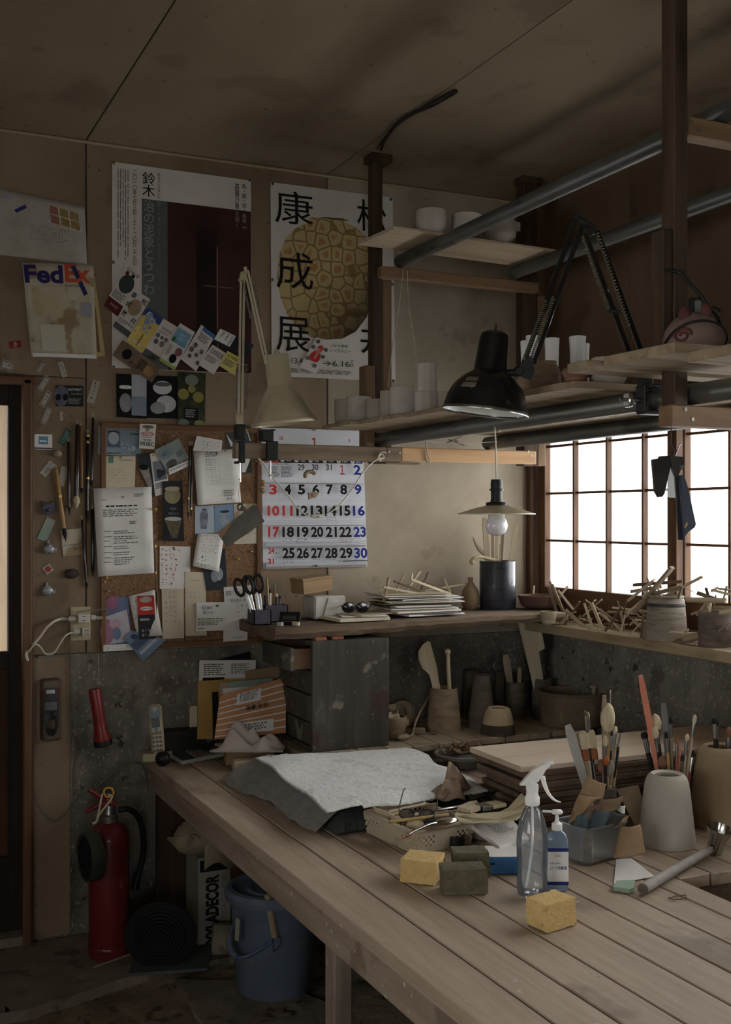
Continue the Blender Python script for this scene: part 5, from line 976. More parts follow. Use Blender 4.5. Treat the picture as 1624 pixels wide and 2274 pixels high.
q = MB(); q.cyl(ax0-o-ax*.018, ax0-o, .003); q.build('vent_stub', m_bpl, lamp); a_ = c10(1034,861, dl-.075); Rt = R.transposed(); dv = Rt @ (-VF-VR*.75); a0_ = math.atan2(dv.y, dv.x)
q = MB(); q.sheet(6,4, lambda s_, v_: ax0-o+R @ Vector(((66+20*v_)*mp*math.cos(a0_-.22+.44*s_),(66+20*v_)*mp*math.sin(a0_-.22+.44*s_),(110+27*v_+5*v_*(v_-1))*mp)),.0006); q.build('tan_patch', mat('dull_tan_patch', (96,88,72), rough=.5), lamp, 180)  # curved tan patch on the left of the dome
q = MB(); q.cyl(c10(1122,828)-o, c10(1150,828)-o, .009); q.cbox(c10(1152,826)-o, (.020,.016,.024),.003); q.cyl(c10(1152,826)-o-VF*.014, c10(1152,826)-o+VF*.014,.008); q.build('shade_joint', m_bpl, lamp, 40)
q = MB(); q.prism([(-.030,-.008),(.012,-.024),(.020,-.004),(.016,.03),(.004,.034),(-.012,.010)],-.007,.007, Matrix.Translation(c10(1168,822)-o) @ Matrix((VR, UP, -VF)).transposed().to_4x4()); q.build('knuckle', m_bpl, lamp)
def bar(a, b, m, nm, w=.011, th=.008): q = MB(); R_ = frame_to(b-a, VF); q.cbox((a+b)/2-o, (w, th, (b-a).length),.001, R_); return q.build(nm, m, lamp)
bar(c10(1162,810), c10(1278,490), m_bke, 'upper_arm'); bar(c10(1186,808), c10(1294,498), m_bke, 'upper_arm'); bar(c10(1300,520), c10(1418,838), m_bke, 'lower_arm'); bar(c10(1326,512), c10(1444,834), m_bke, 'lower_arm')
m_spr = mat('dull_spring_steel', (120,116,96),(146,140,118), rough=.4, metal=.8)
for a, b in (((1294,524),(1352,690)),((1326,516),(1398,726)),((1230,660),(1180,800)),((1214,668),(1164,800))): q = MB(); q.tube(coil(c10(*a, dl-.01), c10(*b, dl-.01),.0042,.001,30, o),.0012,4); q.build('spring', m_spr, lamp, 180)
q = MB(); q.cbox(c10(1300,498)-o, (.046,.012,.030),.004, frame_to(VF) @ rotm(0,0,.5)); q.cyl(c10(1284,484)-o-VF*.012, c10(1284,484)-o+VF*.012,.010); q.cyl(c10(1316,512)-o-VF*.012, c10(1316,512)-o+VF*.012,.009); q.build('elbow', m_bpl, lamp, 40)
q = MB(); q.cbox(c10(1362,692)-o, (.034,.014,.008),.002, rotm(0,.2,-TH)); q.build('spring_bridge', m_bpl, lamp)
q = MB(); q.cbox(c10(1434,846)-o, (.034,.024,.040),.004, rotm(0,0,-TH)); q.build('pivot', m_bpl, lamp); q = MB(); q.cyl(c10(1434,850)-o, Vector((1.732, c10(1434,850).y, PZ1+.028))-o, .008); q.build('pivot_post', m_bpl, lamp, 40)
cy = c10(1434,850).y
q = MB(); q.cbox(Vector((1.735, cy, PZ1+.030))-o, (.065,.034,.010),.002); q.cbox(Vector((1.704, cy, PZ1))-o, (.010,.034,.064),.002); q.cbox(Vector((1.735, cy, PZ1-.031))-o, (.065,.034,.010),.002); q.build('clamp', m_bpl, lamp)
q = MB(); q.cyl(Vector((1.66, cy, PZ1-.004))-o, Vector((1.70, cy, PZ1-.004))-o, .006); q.cbox(Vector((1.665, cy, PZ1-.004))-o, (.012,.026,.034),.003); q.build('clamp_screw', m_steel, lamp, 40)
q = MB(); q.cyl(Vector((1.64, cy, PZ1-.004))-o, Vector((1.662, cy, PZ1-.004))-o, .004); q.build('screw_tip', m_steel, lamp, 40)
# --- folders hanging from the near beam by clips
K12 = K(1400,860,.1672); df = 2.5
def c12(x, y, d=df): return at_d(*K12(x, y), d)
def vprism(pts, th, d, o): P = [c12(x, y, d) for x, y in pts]; q = MB(); n_ = len(P); q.add([p-o for p in P]+[p-o+VF*th for p in P],[tuple(range(n_)), tuple(reversed(range(n_, 2*n_)))]+[((i+1) % n_, i, n_+i, n_+(i+1) % n_) for i in range(n_)]); return q
o = c12(570,840); t = thing('hanging_folder', 'black pouch and navy folder hanging on clips in front of the window', 'folder', o)
q = vprism([(298,955),(388,945),(398,915),(520,905),(562,960),(505,1200),(455,1415),(430,1455),(380,1460),(332,1372)],.016,2.49, o); q.build('pouch', mat('black_leather', (34,30,26),(48,42,36), rough=.45, scale=30), t)
q = vprism([(560,960),(606,1000),(610,1470),(540,1462),(450,1440),(500,1240)],.002,2.495, o); q.build('clear_sleeve', glassm('clear_sleeve', rough=.12, see=.6, milk=.3), t)
q = vprism([(596,1182),(652,1170),(660,1400),(702,2028),(648,2028),(618,1500)],.010,2.485, o); q.build('folder_spine', mat('navy_vinyl', (20,24,34),(28,32,44), rough=.35), t)
q = vprism([(652,1170),(716,1160),(776,1360),(876,1820),(858,1862),(770,1925),(700,2026)],.0015,2.49, o); q.build('folder_cover', mat('grey_vinyl', (64,72,84),(84,92,104), rough=.3, scale=4), t); q = vprism([(718,1862),(748,1790),(768,1800),(762,1836),(728,1876)],.001,2.487, o); q.build('gold_mark', flat(176,146,96), t)
q = vprism([(520,910),(712,925),(716,968),(700,1030),(640,1180),(590,1180),(560,1100),(540,960)],.010,2.48, o); q.build('clip', mat('clip_steel', (84,82,76), rough=.35, metal=.9), t); q = vprism([(660,1040),(738,1028),(700,1090),(690,1100)],.004,2.474, o); q.build('clip_lever', m_steel, t)
q = MB(); q.tube([Vector((1.672,1.958,1.664))-o, c12(548,560)-o, c12(545,760)-o, c12(590,840)-o, c12(575,925)-o],.0012,5); q.build('string', mat('purple_string', (96,70,84)), t); q = MB(); q.tube([c12(600,910)-o, c12(640,800)-o, c12(672,740)-o],.0014,5); q.build('wire_loop', m_steel, t)
# --- loose cords about the rack
def yb_(x, y, yy): return at_y(x, y, yy)
cord('twine', 'pale twine hanging in a loop from the upper beam, left strand', [yb_(896,600,3.58), yb_(884,700,3.58), yb_(872,770,3.58), yb_(862,860,3.585)],.0016, m_string, cat='twine'); cord('twine', 'pale twine hanging from the upper beam, right strand', [yb_(905,600,3.58), yb_(908,680,3.58), yb_(920,760,3.585), yb_(928,830,3.59)],.0016, m_string, cat='twine')
cord('ceiling_cable', 'dark cable running over the ceiling to the first post', [at_z(1014,202, CEIL-.006), at_z(985,214, CEIL-.008), at_z(940,240, CEIL-.008), at_z(890,268, CEIL-.008), at_z(858,305, CEIL-.010), at_z(846,332, CEIL-.014)],.006, mat('old_cable', (38,34,30)), cat='cable'); cord('ceiling_wire', 'thin wire beside the dark ceiling cable', [at_z(1010,208, CEIL-.004), at_z(960,236, CEIL-.006), at_z(900,262, CEIL-.006), at_z(862,296, CEIL-.006), at_z(838,330, CEIL-.012)],.003, MATS['old_cable'], cat='wire')
cord('twine', 'loop of twine slung over the pine rail', [yb_(942,975,3.60), yb_(946,985,3.576), yb_(950,1010,3.576), yb_(955,1025,3.576), yb_(948,1024,3.578), yb_(944,1000,3.578)],.0026, m_string, cat='twine')
o = yb_(1012,980,3.60); t = thing('spring_clip', 'steel spring clip lying on the pine rail', 'clip', o)
for a, b in (((990,985),(1028,968)),((996,976),(1032,990))): q = MB(); q.cbox((yb_(*a, 3.6)+yb_(*b, 3.6))/2-o, (.07,.014,.003),.001, frame_to(yb_(*b, 3.6)-yb_(*a, 3.6),(0,1,0)) @ rotm(0, PI/2,0)); q.build('jaw', m_steel, t)
q = MB(); q.cyl((.004,-.006,0),(.004,.006,0),.005); q.build('spring', m_steel, t)
cord('steel_wire', 'thin steel wire strung between the two lower pipes', [Vector((1.772,3.44,1.742)), Vector((1.86,3.46,1.728)), Vector((2.0,3.47,1.726)), Vector((2.172,3.48,1.738))],.0009, m_steel, cat='wire')
# cable bundle on the near post
kc = K(1380,560,.15025); pc = lambda x, y, d: at_d(*kc(x, y), d)
cord('black_cable', 'black cable curving down from the near hanging post', [pc(680,270,2.47), pc(860,300,2.45), pc(1000,440,2.45), pc(1160,620,2.45), pc(1280,800,2.45), pc(1340,900,2.45)],.0042, m_bpl, cat='cable')
for i, P in enumerate(([(1290,800),(1400,920),(1470,1040),(1470,1130),(1420,1190)],[(1300,850),(1320,980),(1370,1090),(1400,1140)],[(1340,860),(1430,980),(1440,1110),(1400,1130)],[(1350,810),(1420,830),(1460,880)],[(1080,690),(1160,680),(1220,720),(1280,790)])): cord('green_wire', 'dark green wire end in the bundle behind the near post, '+('longest loop', 'inner short loop', 'middle loop', 'stub pointing right', 'end nearest the post')[i],[pc(x, y, 2.452+.003*i) for x, y in P],.0026, mat('dark_green_wire', (28,36,30)), cat='wire')
o = pc(1120,860,2.47); q = MB(); q.cbox((0,0,0),(.022,.012,.045),.003); tb = one('terminal_block', q, mat('grey_terminal', (110,110,104), rough=.5), 'grey terminal block on the side of the near post', 'terminal block', o+VF*.004, rotm(0,0,-TH)); q = MB(); q.cbox((-.012,-.003,.002),(.010,.014,.052),.002); q.build('cover', m_bpl, tb)
# ================================================================== pots on the rack
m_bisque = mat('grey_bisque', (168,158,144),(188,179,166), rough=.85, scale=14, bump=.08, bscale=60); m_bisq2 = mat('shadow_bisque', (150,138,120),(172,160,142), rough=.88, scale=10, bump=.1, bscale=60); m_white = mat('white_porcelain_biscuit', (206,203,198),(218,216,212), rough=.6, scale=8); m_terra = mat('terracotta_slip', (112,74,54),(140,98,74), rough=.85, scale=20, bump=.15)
m_carv = mat('carved_stoneware', (124,100,78),(158,132,104), rough=.88, scale=40, stretch=(1,1,2), bump=.7, bscale=90)
def stand(x0, x1, yt, yb, z, rb=None, yy=None):
    """where a round pot stands that shows between x0..x1 and yt..yb with its front foot on height z"""
    if yy is not None:
        p = at_y((x0+x1)/2, yt, yy); return Vector((p.x, yy, z)),(x1-x0)/2*mpp(p), p.z-z
    p = at_z((x0+x1)/2, yb, z); m_ = mpp(p); half = (x1-x0)/2*m_; c = p+VF*(half if rb is None else half*rb); m_ = mpp(c); return c, (x1-x0)/2*m_, (yb-yt)*m_
def vprof(prof, half, h, wall, floor_):
    out = [(0,0)]+[(r*half, z*h) for r, z in prof]; top = out[-1]; inn = [(max(.002, r-wall), z) for r, z in reversed(out[1:]) if z > floor_]
    inn[0] = (max(.002, top[0]-wall*.8), top[1]); r_in = inn[-1][0]
    return out+[(top[0]-wall*.3, top[1]+wall*.25)]+inn+[(r_in, floor_),(0, floor_)]
CYL = [(.9,0),(.97,.04),(1,.2),(1,1)]
def vessel(name, lab, cat, x0, x1, yt, yb, z, prof, m, n=36, wall=.005, group=None, rb=None, smooth=40, hadj=0.0, loc=None, yy=None):
    c, half, h = stand(x0, x1, yt, yb, z, rb, yy)
    h += hadj
    if loc is not None: c = Vector(loc)
    q = MB(); q.lathe(vprof(prof, half, h, wall, min(.02, h*.2)), n); o = one(name, q, m, lab, cat, c, None, group, smooth); o['_h'] = h; o['_r'] = half; return o
def on(o): return Vector(o.location)
G = 'unfired cups on the lower rack'
zb = Z1+BT
CUP = [(.62,0),(.80,.03),(.95,.12),(1,.35),(.99,.7),(1,1)]
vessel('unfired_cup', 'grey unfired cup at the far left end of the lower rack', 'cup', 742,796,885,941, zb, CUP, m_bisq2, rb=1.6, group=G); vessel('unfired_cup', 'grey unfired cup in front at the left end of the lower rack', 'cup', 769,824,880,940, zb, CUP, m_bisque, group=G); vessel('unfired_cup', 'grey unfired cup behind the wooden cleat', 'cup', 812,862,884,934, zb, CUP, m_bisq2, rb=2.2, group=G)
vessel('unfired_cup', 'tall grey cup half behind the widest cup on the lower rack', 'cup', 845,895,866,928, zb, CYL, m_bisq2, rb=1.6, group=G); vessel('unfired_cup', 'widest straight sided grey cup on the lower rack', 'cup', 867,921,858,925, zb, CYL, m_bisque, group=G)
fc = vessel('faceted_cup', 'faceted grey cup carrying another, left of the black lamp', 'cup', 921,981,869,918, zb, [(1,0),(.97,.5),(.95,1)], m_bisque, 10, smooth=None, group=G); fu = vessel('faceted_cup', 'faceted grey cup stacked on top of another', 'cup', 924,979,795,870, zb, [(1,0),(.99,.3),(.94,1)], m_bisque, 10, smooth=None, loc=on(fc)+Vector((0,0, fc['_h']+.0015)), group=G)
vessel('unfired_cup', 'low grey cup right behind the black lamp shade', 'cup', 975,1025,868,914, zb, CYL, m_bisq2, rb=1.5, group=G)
zb5 = Z1+BT+.004; G = 'carved jars on the lower rack'
JAR = [(.85,0),(.92,.1),(1,.35),(.98,.62),(.80,.86),(.70,.9),(.72,1)]
vessel('carved_jar', 'carved stoneware jar half behind the black lamp', 'jar', 1150,1212,820,884, zb5, JAR, m_carv, group=G); vessel('carved_jar', 'carved stoneware jar with a terracotta neck right of the black lamp', 'jar', 1183,1252,800,869, zb5, JAR, m_carv, group=G)
vessel('carved_jar', 'squat dark terracotta jar with a rolled shoulder', 'jar', 1254,1319,806,852, zb5,[(.45,0),(.5,.2),(.9,.42),(1,.62),(.9,.78),(.62,.86),(.62,1)], m_terra, group=G)
VA = [(1,0),(1,.04),(.86,.12),(.6,.2),(.56,.5),(.6,.85),(.66,1)]
def vase8(lab, x0, x1, yt, yb, yy): return vessel('octagonal_vase', lab, 'vase', x0, x1, yt, yb, Z1+BT, VA, m_white, 8, wall=.003, yy=yy, smooth=None, group='white octagonal vases on the lower rack')
vase8('white octagonal vase closest to the lamp knuckle', 1148,1192,758,850,2.82); vase8('taller white octagonal vase behind the lamp arm', 1160,1204,746,846,2.95); vase8('white octagonal vase behind the middle carved jar', 1200,1252,752,846,2.66); vase8('white octagonal vase behind the squat dark jar', 1254,1312,748,842,2.55); vase8('white octagonal vase mostly hidden behind its neighbour', 1272,1318,764,838,2.68)
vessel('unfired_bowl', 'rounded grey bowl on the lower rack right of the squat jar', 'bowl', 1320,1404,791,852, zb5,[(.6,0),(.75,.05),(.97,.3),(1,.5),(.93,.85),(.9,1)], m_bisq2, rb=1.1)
# round bundle: fat cloth-wrapped pot with curls and a strap
o = at_d(1540,806,2.40); o.z = Z1+.020+BT+.008
t = thing('round_bundle', 'fat round patterned cloth bundle with ears and a dark strap', 'bundle', o, -TH); m_pk = mat('faded_pink_cloth', (104,82,72),(130,106,94), rough=.9, scale=16, bump=.15, spots=[((104,58,44),9,.58,.6)]); u = 2.4/FPX
q = MB(); q.lathe([(0,0),(58*u, 0),(66*u, 10*u),(67*u, 34*u),(60*u, 62*u),(44*u, 84*u),(22*u, 97*u),(0,100*u)],28, wob=.03); q.build('body', m_pk, t, 60)
for x, y, z, r in ((-28,-30,92,14),(22,-20,98,12)): q = MB(); q.blob((x*u, y*u, z*u),(r*u, 8*u, 17*u), wob=.1, seed=x+40); q.build('ear', mat('dark_red_cloth', (84,44,38),(104,58,50), rough=.9), t, 60)
q = MB(); q.tube([((68*math.cos(a))*u, -(12+58*abs(math.sin(a))**.7)*u, (26+44*math.sin(a))*u) for a in [PI*i/16 for i in range(17)]],2.6*u, 6); q.build('strap', m_bpl, t, 180)
for cx, cz, r in ((-40,40,17),): q = MB(); q.tube([(cx*u+r*u*(1-i/26)*math.cos(i*.5),-math.sqrt(max(0,(68*u)**2-(cx*u+r*u*(1-i/26)*math.cos(i*.5))**2))-1*u, cz*u+r*u*(1-i/26)*math.sin(i*.5)) for i in range(20)],3*u, 6); q.build('curl', MATS['dark_red_cloth'], t, 180)
q = MB(); q.blob((-74*u, -6*u, 14*u),(12*u, 12*u, 14*u)); q.build('tassel', MATS['dark_red_cloth'], t, 60)
# bowls on the upper board
zu = Z2+.011; G = 'bowls on the upper board'
BO = [(.5,0),(.55,.05),(.85,.2),(1,.5),(.96,.75),(.94,.85),(1,1)]
vessel('unfired_bowl', 'pale round bowl at the left of the upper board', 'bowl', 923,990,468,522, zu, [(.6,0),(.8,.05),(.97,.3),(1,.6),(.97,1)], m_bisque, loc=Vector((at_y(957,520,3.352).x, 3.352, zu)), group=G)
vessel('unfired_bowl', 'pale banded bowl behind the upper pipe', 'bowl', 1002,1070,473,530, zu, BO, m_bisque, loc=Vector((at_y(1036,520,3.368).x, 3.368, zu)), group=G)
sp = vessel('spouted_bowl', 'pale bowl with a pouring spout at the right of the upper board', 'bowl', 1072,1146,486,545, zu, [(.66,0),(.7,.1),(.95,.3),(1,.55),(.86,.7),(.84,1)], m_bisque, loc=Vector((at_y(1110,530,3.375).x, 3.375, zu)), group=G)
r_ = sp['_r']; h_ = sp['_h']; q = MB(); q.prism([(.80*r_, -.26*r_),(1.35*r_, 0),(.80*r_, .26*r_)],.62*h_, .94*h_, Matrix.Rotation(-TH*.3,4, 'Z')); q.build('spout', m_bisque, sp)

# ================================================================== things on the wall shelf
K13 = K(560,1220,.3325)
def sz(x, y, yy=3.72): p = at_y(*K13(x, y), yy); return Vector((p.x, yy, SHZ(p.x)))
m_purp = mat('dusty_purple_plastic', (58,50,64),(76,68,82), rough=.6, scale=12)
p0 = sz(75,505,3.68); u = mpp(p0)*.3325
t = thing('pen_organizer', 'dusty purple desk organizer at the left end of the shelf', 'organizer', p0+Vector((0,0,.001))); o = Vector(t.location)
def tray(x, y, sx, sy, h, nm):
    q = MB()
    for c, s_ in (((x, y, .0015),(sx, sy, .003)),((x-sx/2+.0015, y, h/2),(.003, sy, h)),((x+sx/2-.0015, y, h/2),(.003, sy, h)),((x, y-sy/2+.0015, h/2),(sx, .003, h)),((x, y+sy/2-.0015, h/2),(sx, .003, h))): q.box(c, s_)
    return q.build(nm, m_purp, t)
tray(-.018,-.01,.062,.07,.052, 'front_tray'); tray(.060,.055,.088,.05,.060, 'rear_tray')
def scissors(lab, base, tilt, m1):
    t2 = thing('scissors', lab, 'scissors', base, rotm(0, tilt, -TH)); q = MB(); q.cbox((0,0,.05),(.012,.003,.10),.001); q.cbox((.008,.003,.05),(.012,.003,.10),.001, rotm(0,.06,0)); q.build('blades', m_steel, t2)
    for sx in (-1,1): q = MB(); q.tube([(sx*.016+.015*math.cos(a),0,.135+.030*math.sin(a)) for a in [2*PI*i/18 for i in range(18)]],.0055,8, True); q.build('handle', m1, t2,180)
    q = MB(); q.cyl((.004,-.005,.10),(.004,.006,.10),.005); q.build('pivot', m_steel, t2); return t2
scissors('black handled scissors standing in the organizer', o+Vector((-.014,-.01,.006)),-.16, m_bpl); scissors('second pair of scissors low in the organizer front', o+Vector((-.034,-.012,.004)),-.3, m_bpl)
def rod(name, lab, cat, a, b, r, m, tip=None, rt=None, n=8):
    d = b-a; L_ = d.length; R = frame_to(d); q = MB(); q.lathe([(0,0),(r, 0),(r, L_*.97),(r*.7, L_),(0, L_)], n); o_ = one(name, q, m, lab, cat, a, R, smooth=40)
    if tip: q = MB(); q.lathe([(0, L_*.88),(r*1.08, L_*.88),(r*1.08, L_*1.0),(0, L_*1.004)], n); q.build('cap', tip, o_, 40)
    return o_
for i, (dx, dy, tx, ty, h, r, m_, tp, lab) in enumerate(((.040,.05,-.008,.0,.155,.0042, m_bam, None, 'tan pencil, tallest in the organizer'),(.056,.055,.008,.004,.135,.0036, m_brn, m_pgn, 'pencil with a green end in the organizer'),(.046,.06,.002,.0,.115,.0048, m_inner, m_bpl, 'white marker in the organizer'),(.066,.05,.004,.006,.10,.0040, m_bpl, m_inner, 'black pen in the organizer rear tray'),(.080,.06,.006,0,.09,.0045, mat('grey_pen', (96,100,108)), m_bpl, 'grey pen at the right of the organizer'),(.030,.05,-.004,.004,.095,.004, mat('navy_pen', (34,44,74)), m_bpl, 'navy pen at the left of the rear tray'))): rod('pen' if 'pen ' in lab else 'marker' if 'marker' in lab else 'pencil', lab, 'pen', o+Vector((dx, dy, .006)), o+Vector((dx+tx, dy+ty, h)), r, m_, tp)
# digital clock, tape, boxes, goggles
c = sz(250,484,3.605); t = thing('desk_clock', 'black desk clock tilted back in front of the organizer', 'clock', c+VF*.022+Vector((0,0,.001)),-TH-.12); q = MB(); q.prism([(-.022,0),(.022,0),(.010,.040),(.004,.042),(-.018,.006)],-.036,.036, Matrix.Rotation(PI/2,4, 'Z') @ Matrix.Rotation(PI/2,4, 'X')); q.build('case', m_bpl, t)
RT = rotm(math.radians(58),0,0); q = MB(); q.cbox((0,-.0125,.0225),(.046,.016,.0015),.0004, RT); q.build('display', mat('lcd_glass', (52,56,56),(70,76,74), rough=.12), t)
for i in range(7): q = MB(); q.box((-.024+i*.008,-.0195,.0100),(.005,.002,.001), RT); q.build('button', flat(120,120,116), t)
c = sz(292,508,3.555); q = MB(); q.lathe([(.010,0),(.0145,0),(.0145,.012),(.010,.012),(.010,0)],24); one('tape_roll', q, mat('cream_tape', (176,164,130), rough=.5), 'small roll of cream tape at the shelf edge', 'tape', c+VF*.014+Vector((0,0,.0006)), smooth=40); c = sz(185,508,3.57); q = MB(); q.lathe([(0,0),(.012,0),(.012,.010),(.0105,.012),(0,.012)],20); one('bottle_cap', q, mat('pale_cap', (160,156,140), rough=.5), 'pale round cap by the desk clock', 'cap', c+VF*.012+Vector((0,0,.0006)), smooth=40)
m_kiri = woodm('paulownia_box_wood', (150,116,78),(176,142,100), 'x', rough=.6)
c = sz(480,440,3.72); u = mpp(c)*.3325
wb_ = thing('wrapped_box', 'box wrapped in crinkled white paper on the shelf', 'box', c+VF*.045+Vector((0,0,.001)), rotm(0,0,.06)); q = MB(); q.cbox((0,0,.042),(.125,.10,.080),.004); q.jit(.002,3); q.build('wrapped_body', mat('crinkled_paper', (178,172,160),(198,193,182), rough=.6, scale=30, bump=.9, bscale=26), wb_); q = MB(); q.cbox((0,-.053,.042),(.040,.003,.070),.001, rotm(0,.3,0)); q.build('paper_fold', MATS['crinkled_paper'], wb_)
t = thing('wooden_box', 'small wooden lidded box tipped on the wrapped box', 'box', Vector(wb_.location)+Vector((-.040,.02,.0935)), rotm(0,-.10,.10)); q = MB(); q.cbox((0,0,.027),(.120,.10,.046),.0015); q.build('body', m_kiri, t); q = MB(); q.cbox((0,0,.055),(.124,.104,.010),.002); q.build('lid', m_kiri, t)
# papers, sketchbooks and magazines lying in a loose pile
rd = random.Random(21); zc = [0]
pile = [(735,480,.235,.16,.012, 'thick cream book at the shelf edge in front of the goggles', 'book', m_pc, .03),(720,440,.24,.17,.005, 'loose sheets under the goggles', 'papers', m_pw, -.10)]
base = sz(1130,470,3.715); layers = []
labs = ['lowest white magazine of the paper pile', 'grey folder low in the paper pile', 'cream sketchbook low in the paper pile', 'white magazine with a dark edge in the paper pile', 'thick ledger in the middle of the paper pile', 'brown kraft folder in the paper pile', 'thin white magazine above the kraft folder', 'cream sheets above the thin magazine', 'pale blue edged magazine in the paper pile', 'white journal near the top of the paper pile', 'sketch pad under the topmost sheet of the pile', 'topmost yellowed sheet of the paper pile']
mats_ = [m_pw, mat('grey_card', (116,112,104), rough=.8), m_pc, m_pw, mat('ledger_cloth', (92,86,72), rough=.8), mat('kraft', (138,112,76),(150,124,88), rough=.85), m_pw, m_pc, mat('pale_blue_cover', (140,152,160), rough=.5), m_pw, m_pc, mat('yellowed_sheet', (168,154,122), rough=.85)]
z = SHZ(base.x)+.002
for i, lb in enumerate(labs):
    th = (.007,.004,.008,.006,.012,.004,.005,.004,.006,.005,.006,.003)[i]; sx = rd.uniform(.24,.30); sy = rd.uniform(.16,.20); q = MB(); q.cbox((0,0, th/2),(sx, sy, th-.0008),.0008); q.jit(.0004, i)
    z += th+.0012; o_ = one('magazine' if 'magazine' in lb or 'journal' in lb else 'folder' if 'folder' in lb else 'sketchbook' if 'sketch' in lb else 'papers' if 'sheet' in lb else 'ledger', q, mats_[i], lb, 'papers', (base.x+rd.uniform(-.03,.03)-.004*i, base.y+rd.uniform(-.015,.015), z-th), rotm(rd.uniform(-.004,.004), rd.uniform(-.006,.006), rd.uniform(-.16,.16)))
    if th > .004: q = MB(); q.box((0,0, th/2),(sx-.003, sy+.0006, th*.55)); q.build('page_block', m_pw, o_)
PT = z
b2 = sz(790,478,3.65); z2 = SHZ(b2.x)+.002
for i, (th, sx, sy, rz, m_, lb) in enumerate(((.012,.20,.16,.05, m_pc, 'thick cream book at the shelf edge below the goggles'),(.004,.17,.15,-.25, m_pw, 'loose sheets right under the goggles'),(.003,.19,.14,.3, MATS['yellowed_sheet'], 'yellowed sheet jutting out left of the paper pile'))):
    q = MB(); q.cbox((0,0, th/2),(sx, sy, th-.0006),.0008); one('book' if i == 0 else 'papers', q, m_, lb, 'papers', (b2.x-.065+.03*i, b2.y+.01*i-.01, z2), rotm(0,-.005*i, rz)); z2 += th+.001
t = thing('safety_goggles', 'dark smoked safety glasses on the papers', 'goggles', Vector((sz(690,414,3.64).x, 3.64, z2+.003)), rotm(0,0,-TH)); m_smk = mat('smoked_lens', (24,25,27), rough=.12, coat=.6)
for sx in (-1,1):
    q = MB(); q.lathe([(0,-.004),(.020,-.004),(.023,0),(.020,.004),(0,.005)],20,(sx*.025,0,.018), rotm(PI/2,0,0), sq=(1.05,.85)); q.build('lens', m_smk, t, 50); q = MB(); q.tube(spline([(sx*.048,0,.024),(sx*.056,.03,.022),(sx*.05,.075,.016),(sx*.046,.09,.004)]),.0025,6); q.build('temple', m_smk, t, 180)
q = MB(); q.tube([(-.006,0,.022),(0,-.003,.025),(.006,0,.022)],.0025,6); q.build('bridge', m_smk, t, 180)
# cross-halved stick stands lying on the pile
m_stick = woodm('old_stick_wood', (132,114,88),(164,146,118), 'z', rough=.85, bump=.2); m_stickl = woodm('pale_stick_wood', (166,148,118),(194,178,148), 'z', rough=.85, bump=.2); m_stickd = woodm('dark_stick_wood', (92,76,58),(118,100,78), 'z', rough=.85, bump=.2)
def stick(name, lab, cat, a, b, w, th, m, group=None, spin=0.0):
    d = b-a; R = frame_to(d) @ rotm(0,0, spin); q = MB(); q.cbox((0,0, d.length/2),(w, th, d.length),.0006); return one(name, q, m, lab, cat, a, R, group)
def s13(x, y, dy): p = at_z(*K13(x, y),1.09); return at_y(*K13(x, y), dy)
G = 'sticks on the paper pile'
SL = [a+' stick on the paper pile' for a in ('leftmost upright', 'long pale front', 'long dark slanting', 'second upright', 'tallest upright', 'long pale sloping', 'dark upright rear', 'dark sloping rear', 'tiny pale nail like', 'short pale leaning', 'needle thin upright', 'thin pale level', 'short pale flat')]
for i, (a, b, w, yy, m_) in enumerate((((880,345),(912,188),.009,3.64, m_stick),((876,252),(1208,314),.010,3.66, m_stickl),((948,212),(1205,306),.010,3.70, m_stickd),((960,290),(1014,172),.008,3.72, m_stick),((1020,296),(1124,146),.010,3.74, m_stick),((1060,200),(1328,300),.010,3.70, m_stickl),((1126,276),(1176,156),.009,3.76, m_stickd),((1140,214),(1300,276),.009,3.75, m_stickd),((1066,208),(1070,160),.003,3.72, m_stickl),((1322,284),(1284,200),.009,3.72, m_stickl),((1288,214),(1276,146),.002,3.72, m_stick),((1160,276),(1438,228),.004,3.78, m_stickl),((900,288),(1060,296),.006,3.76, m_stickl))): stick('wooden_stick', SL[i], 'stick', s13(*a, yy), s13(*b, yy+.05), w, .006, m_, G, .3*i)
# flask, dark jar with wooden tools, shallow dish
vessel('flask', 'small round flask with a narrow neck beside the dark jar', 'flask', 1024,1066,1283,1332, SHZ(2.26),[(.6,0),(.95,.15),(1,.35),(.85,.6),(.4,.8),(.22,.88),(.3,1)], mat('ochre_flask', (124,104,74),(146,124,92), rough=.6), yy=3.82)
m_djar = mat('black_brushed_glaze', (26,28,32),(50,54,60), rough=.35, scale=20, stretch=(1,1,6), coat=.4, bump=.15)
dj = vessel('tool_jar', 'dark glazed cylinder jar full of wooden tools in the corner', 'jar', 1065,1146,1246,1349, SHZ(2.2),[(.97,0),(1,.03),(.99,.5),(.99,.97),(1,1)], m_djar, wall=.006, smooth=30, yy=3.79); jr = dj['_r']; jh = dj['_h']; jc = on(dj)
def jt(px, py, back=0.0): return at_d(px, py, dep(jc)+back)
def paddle(name, lab, cat, a, b, w0, w1, th, m, rnd=True):
    d = b-a; L_ = d.length; R = frame_to(d, VF); q = MB(); P = [(-w0/2,0),(w0/2,0),(w1/2, L_*.75),(w1/2*.96, L_*.92),(w1/2*.6, L_),(-w1/2*.6, L_),(-w1/2*.96, L_*.92),(-w1/2, L_*.75)]
    q.prism(P, -th/2, th/2, Matrix(((1,0,0),(0,0,-1),(0,1,0))).to_4x4()); return one(name, q, m, lab, cat, a, R)
base_j = jc+Vector((0,0,.025))
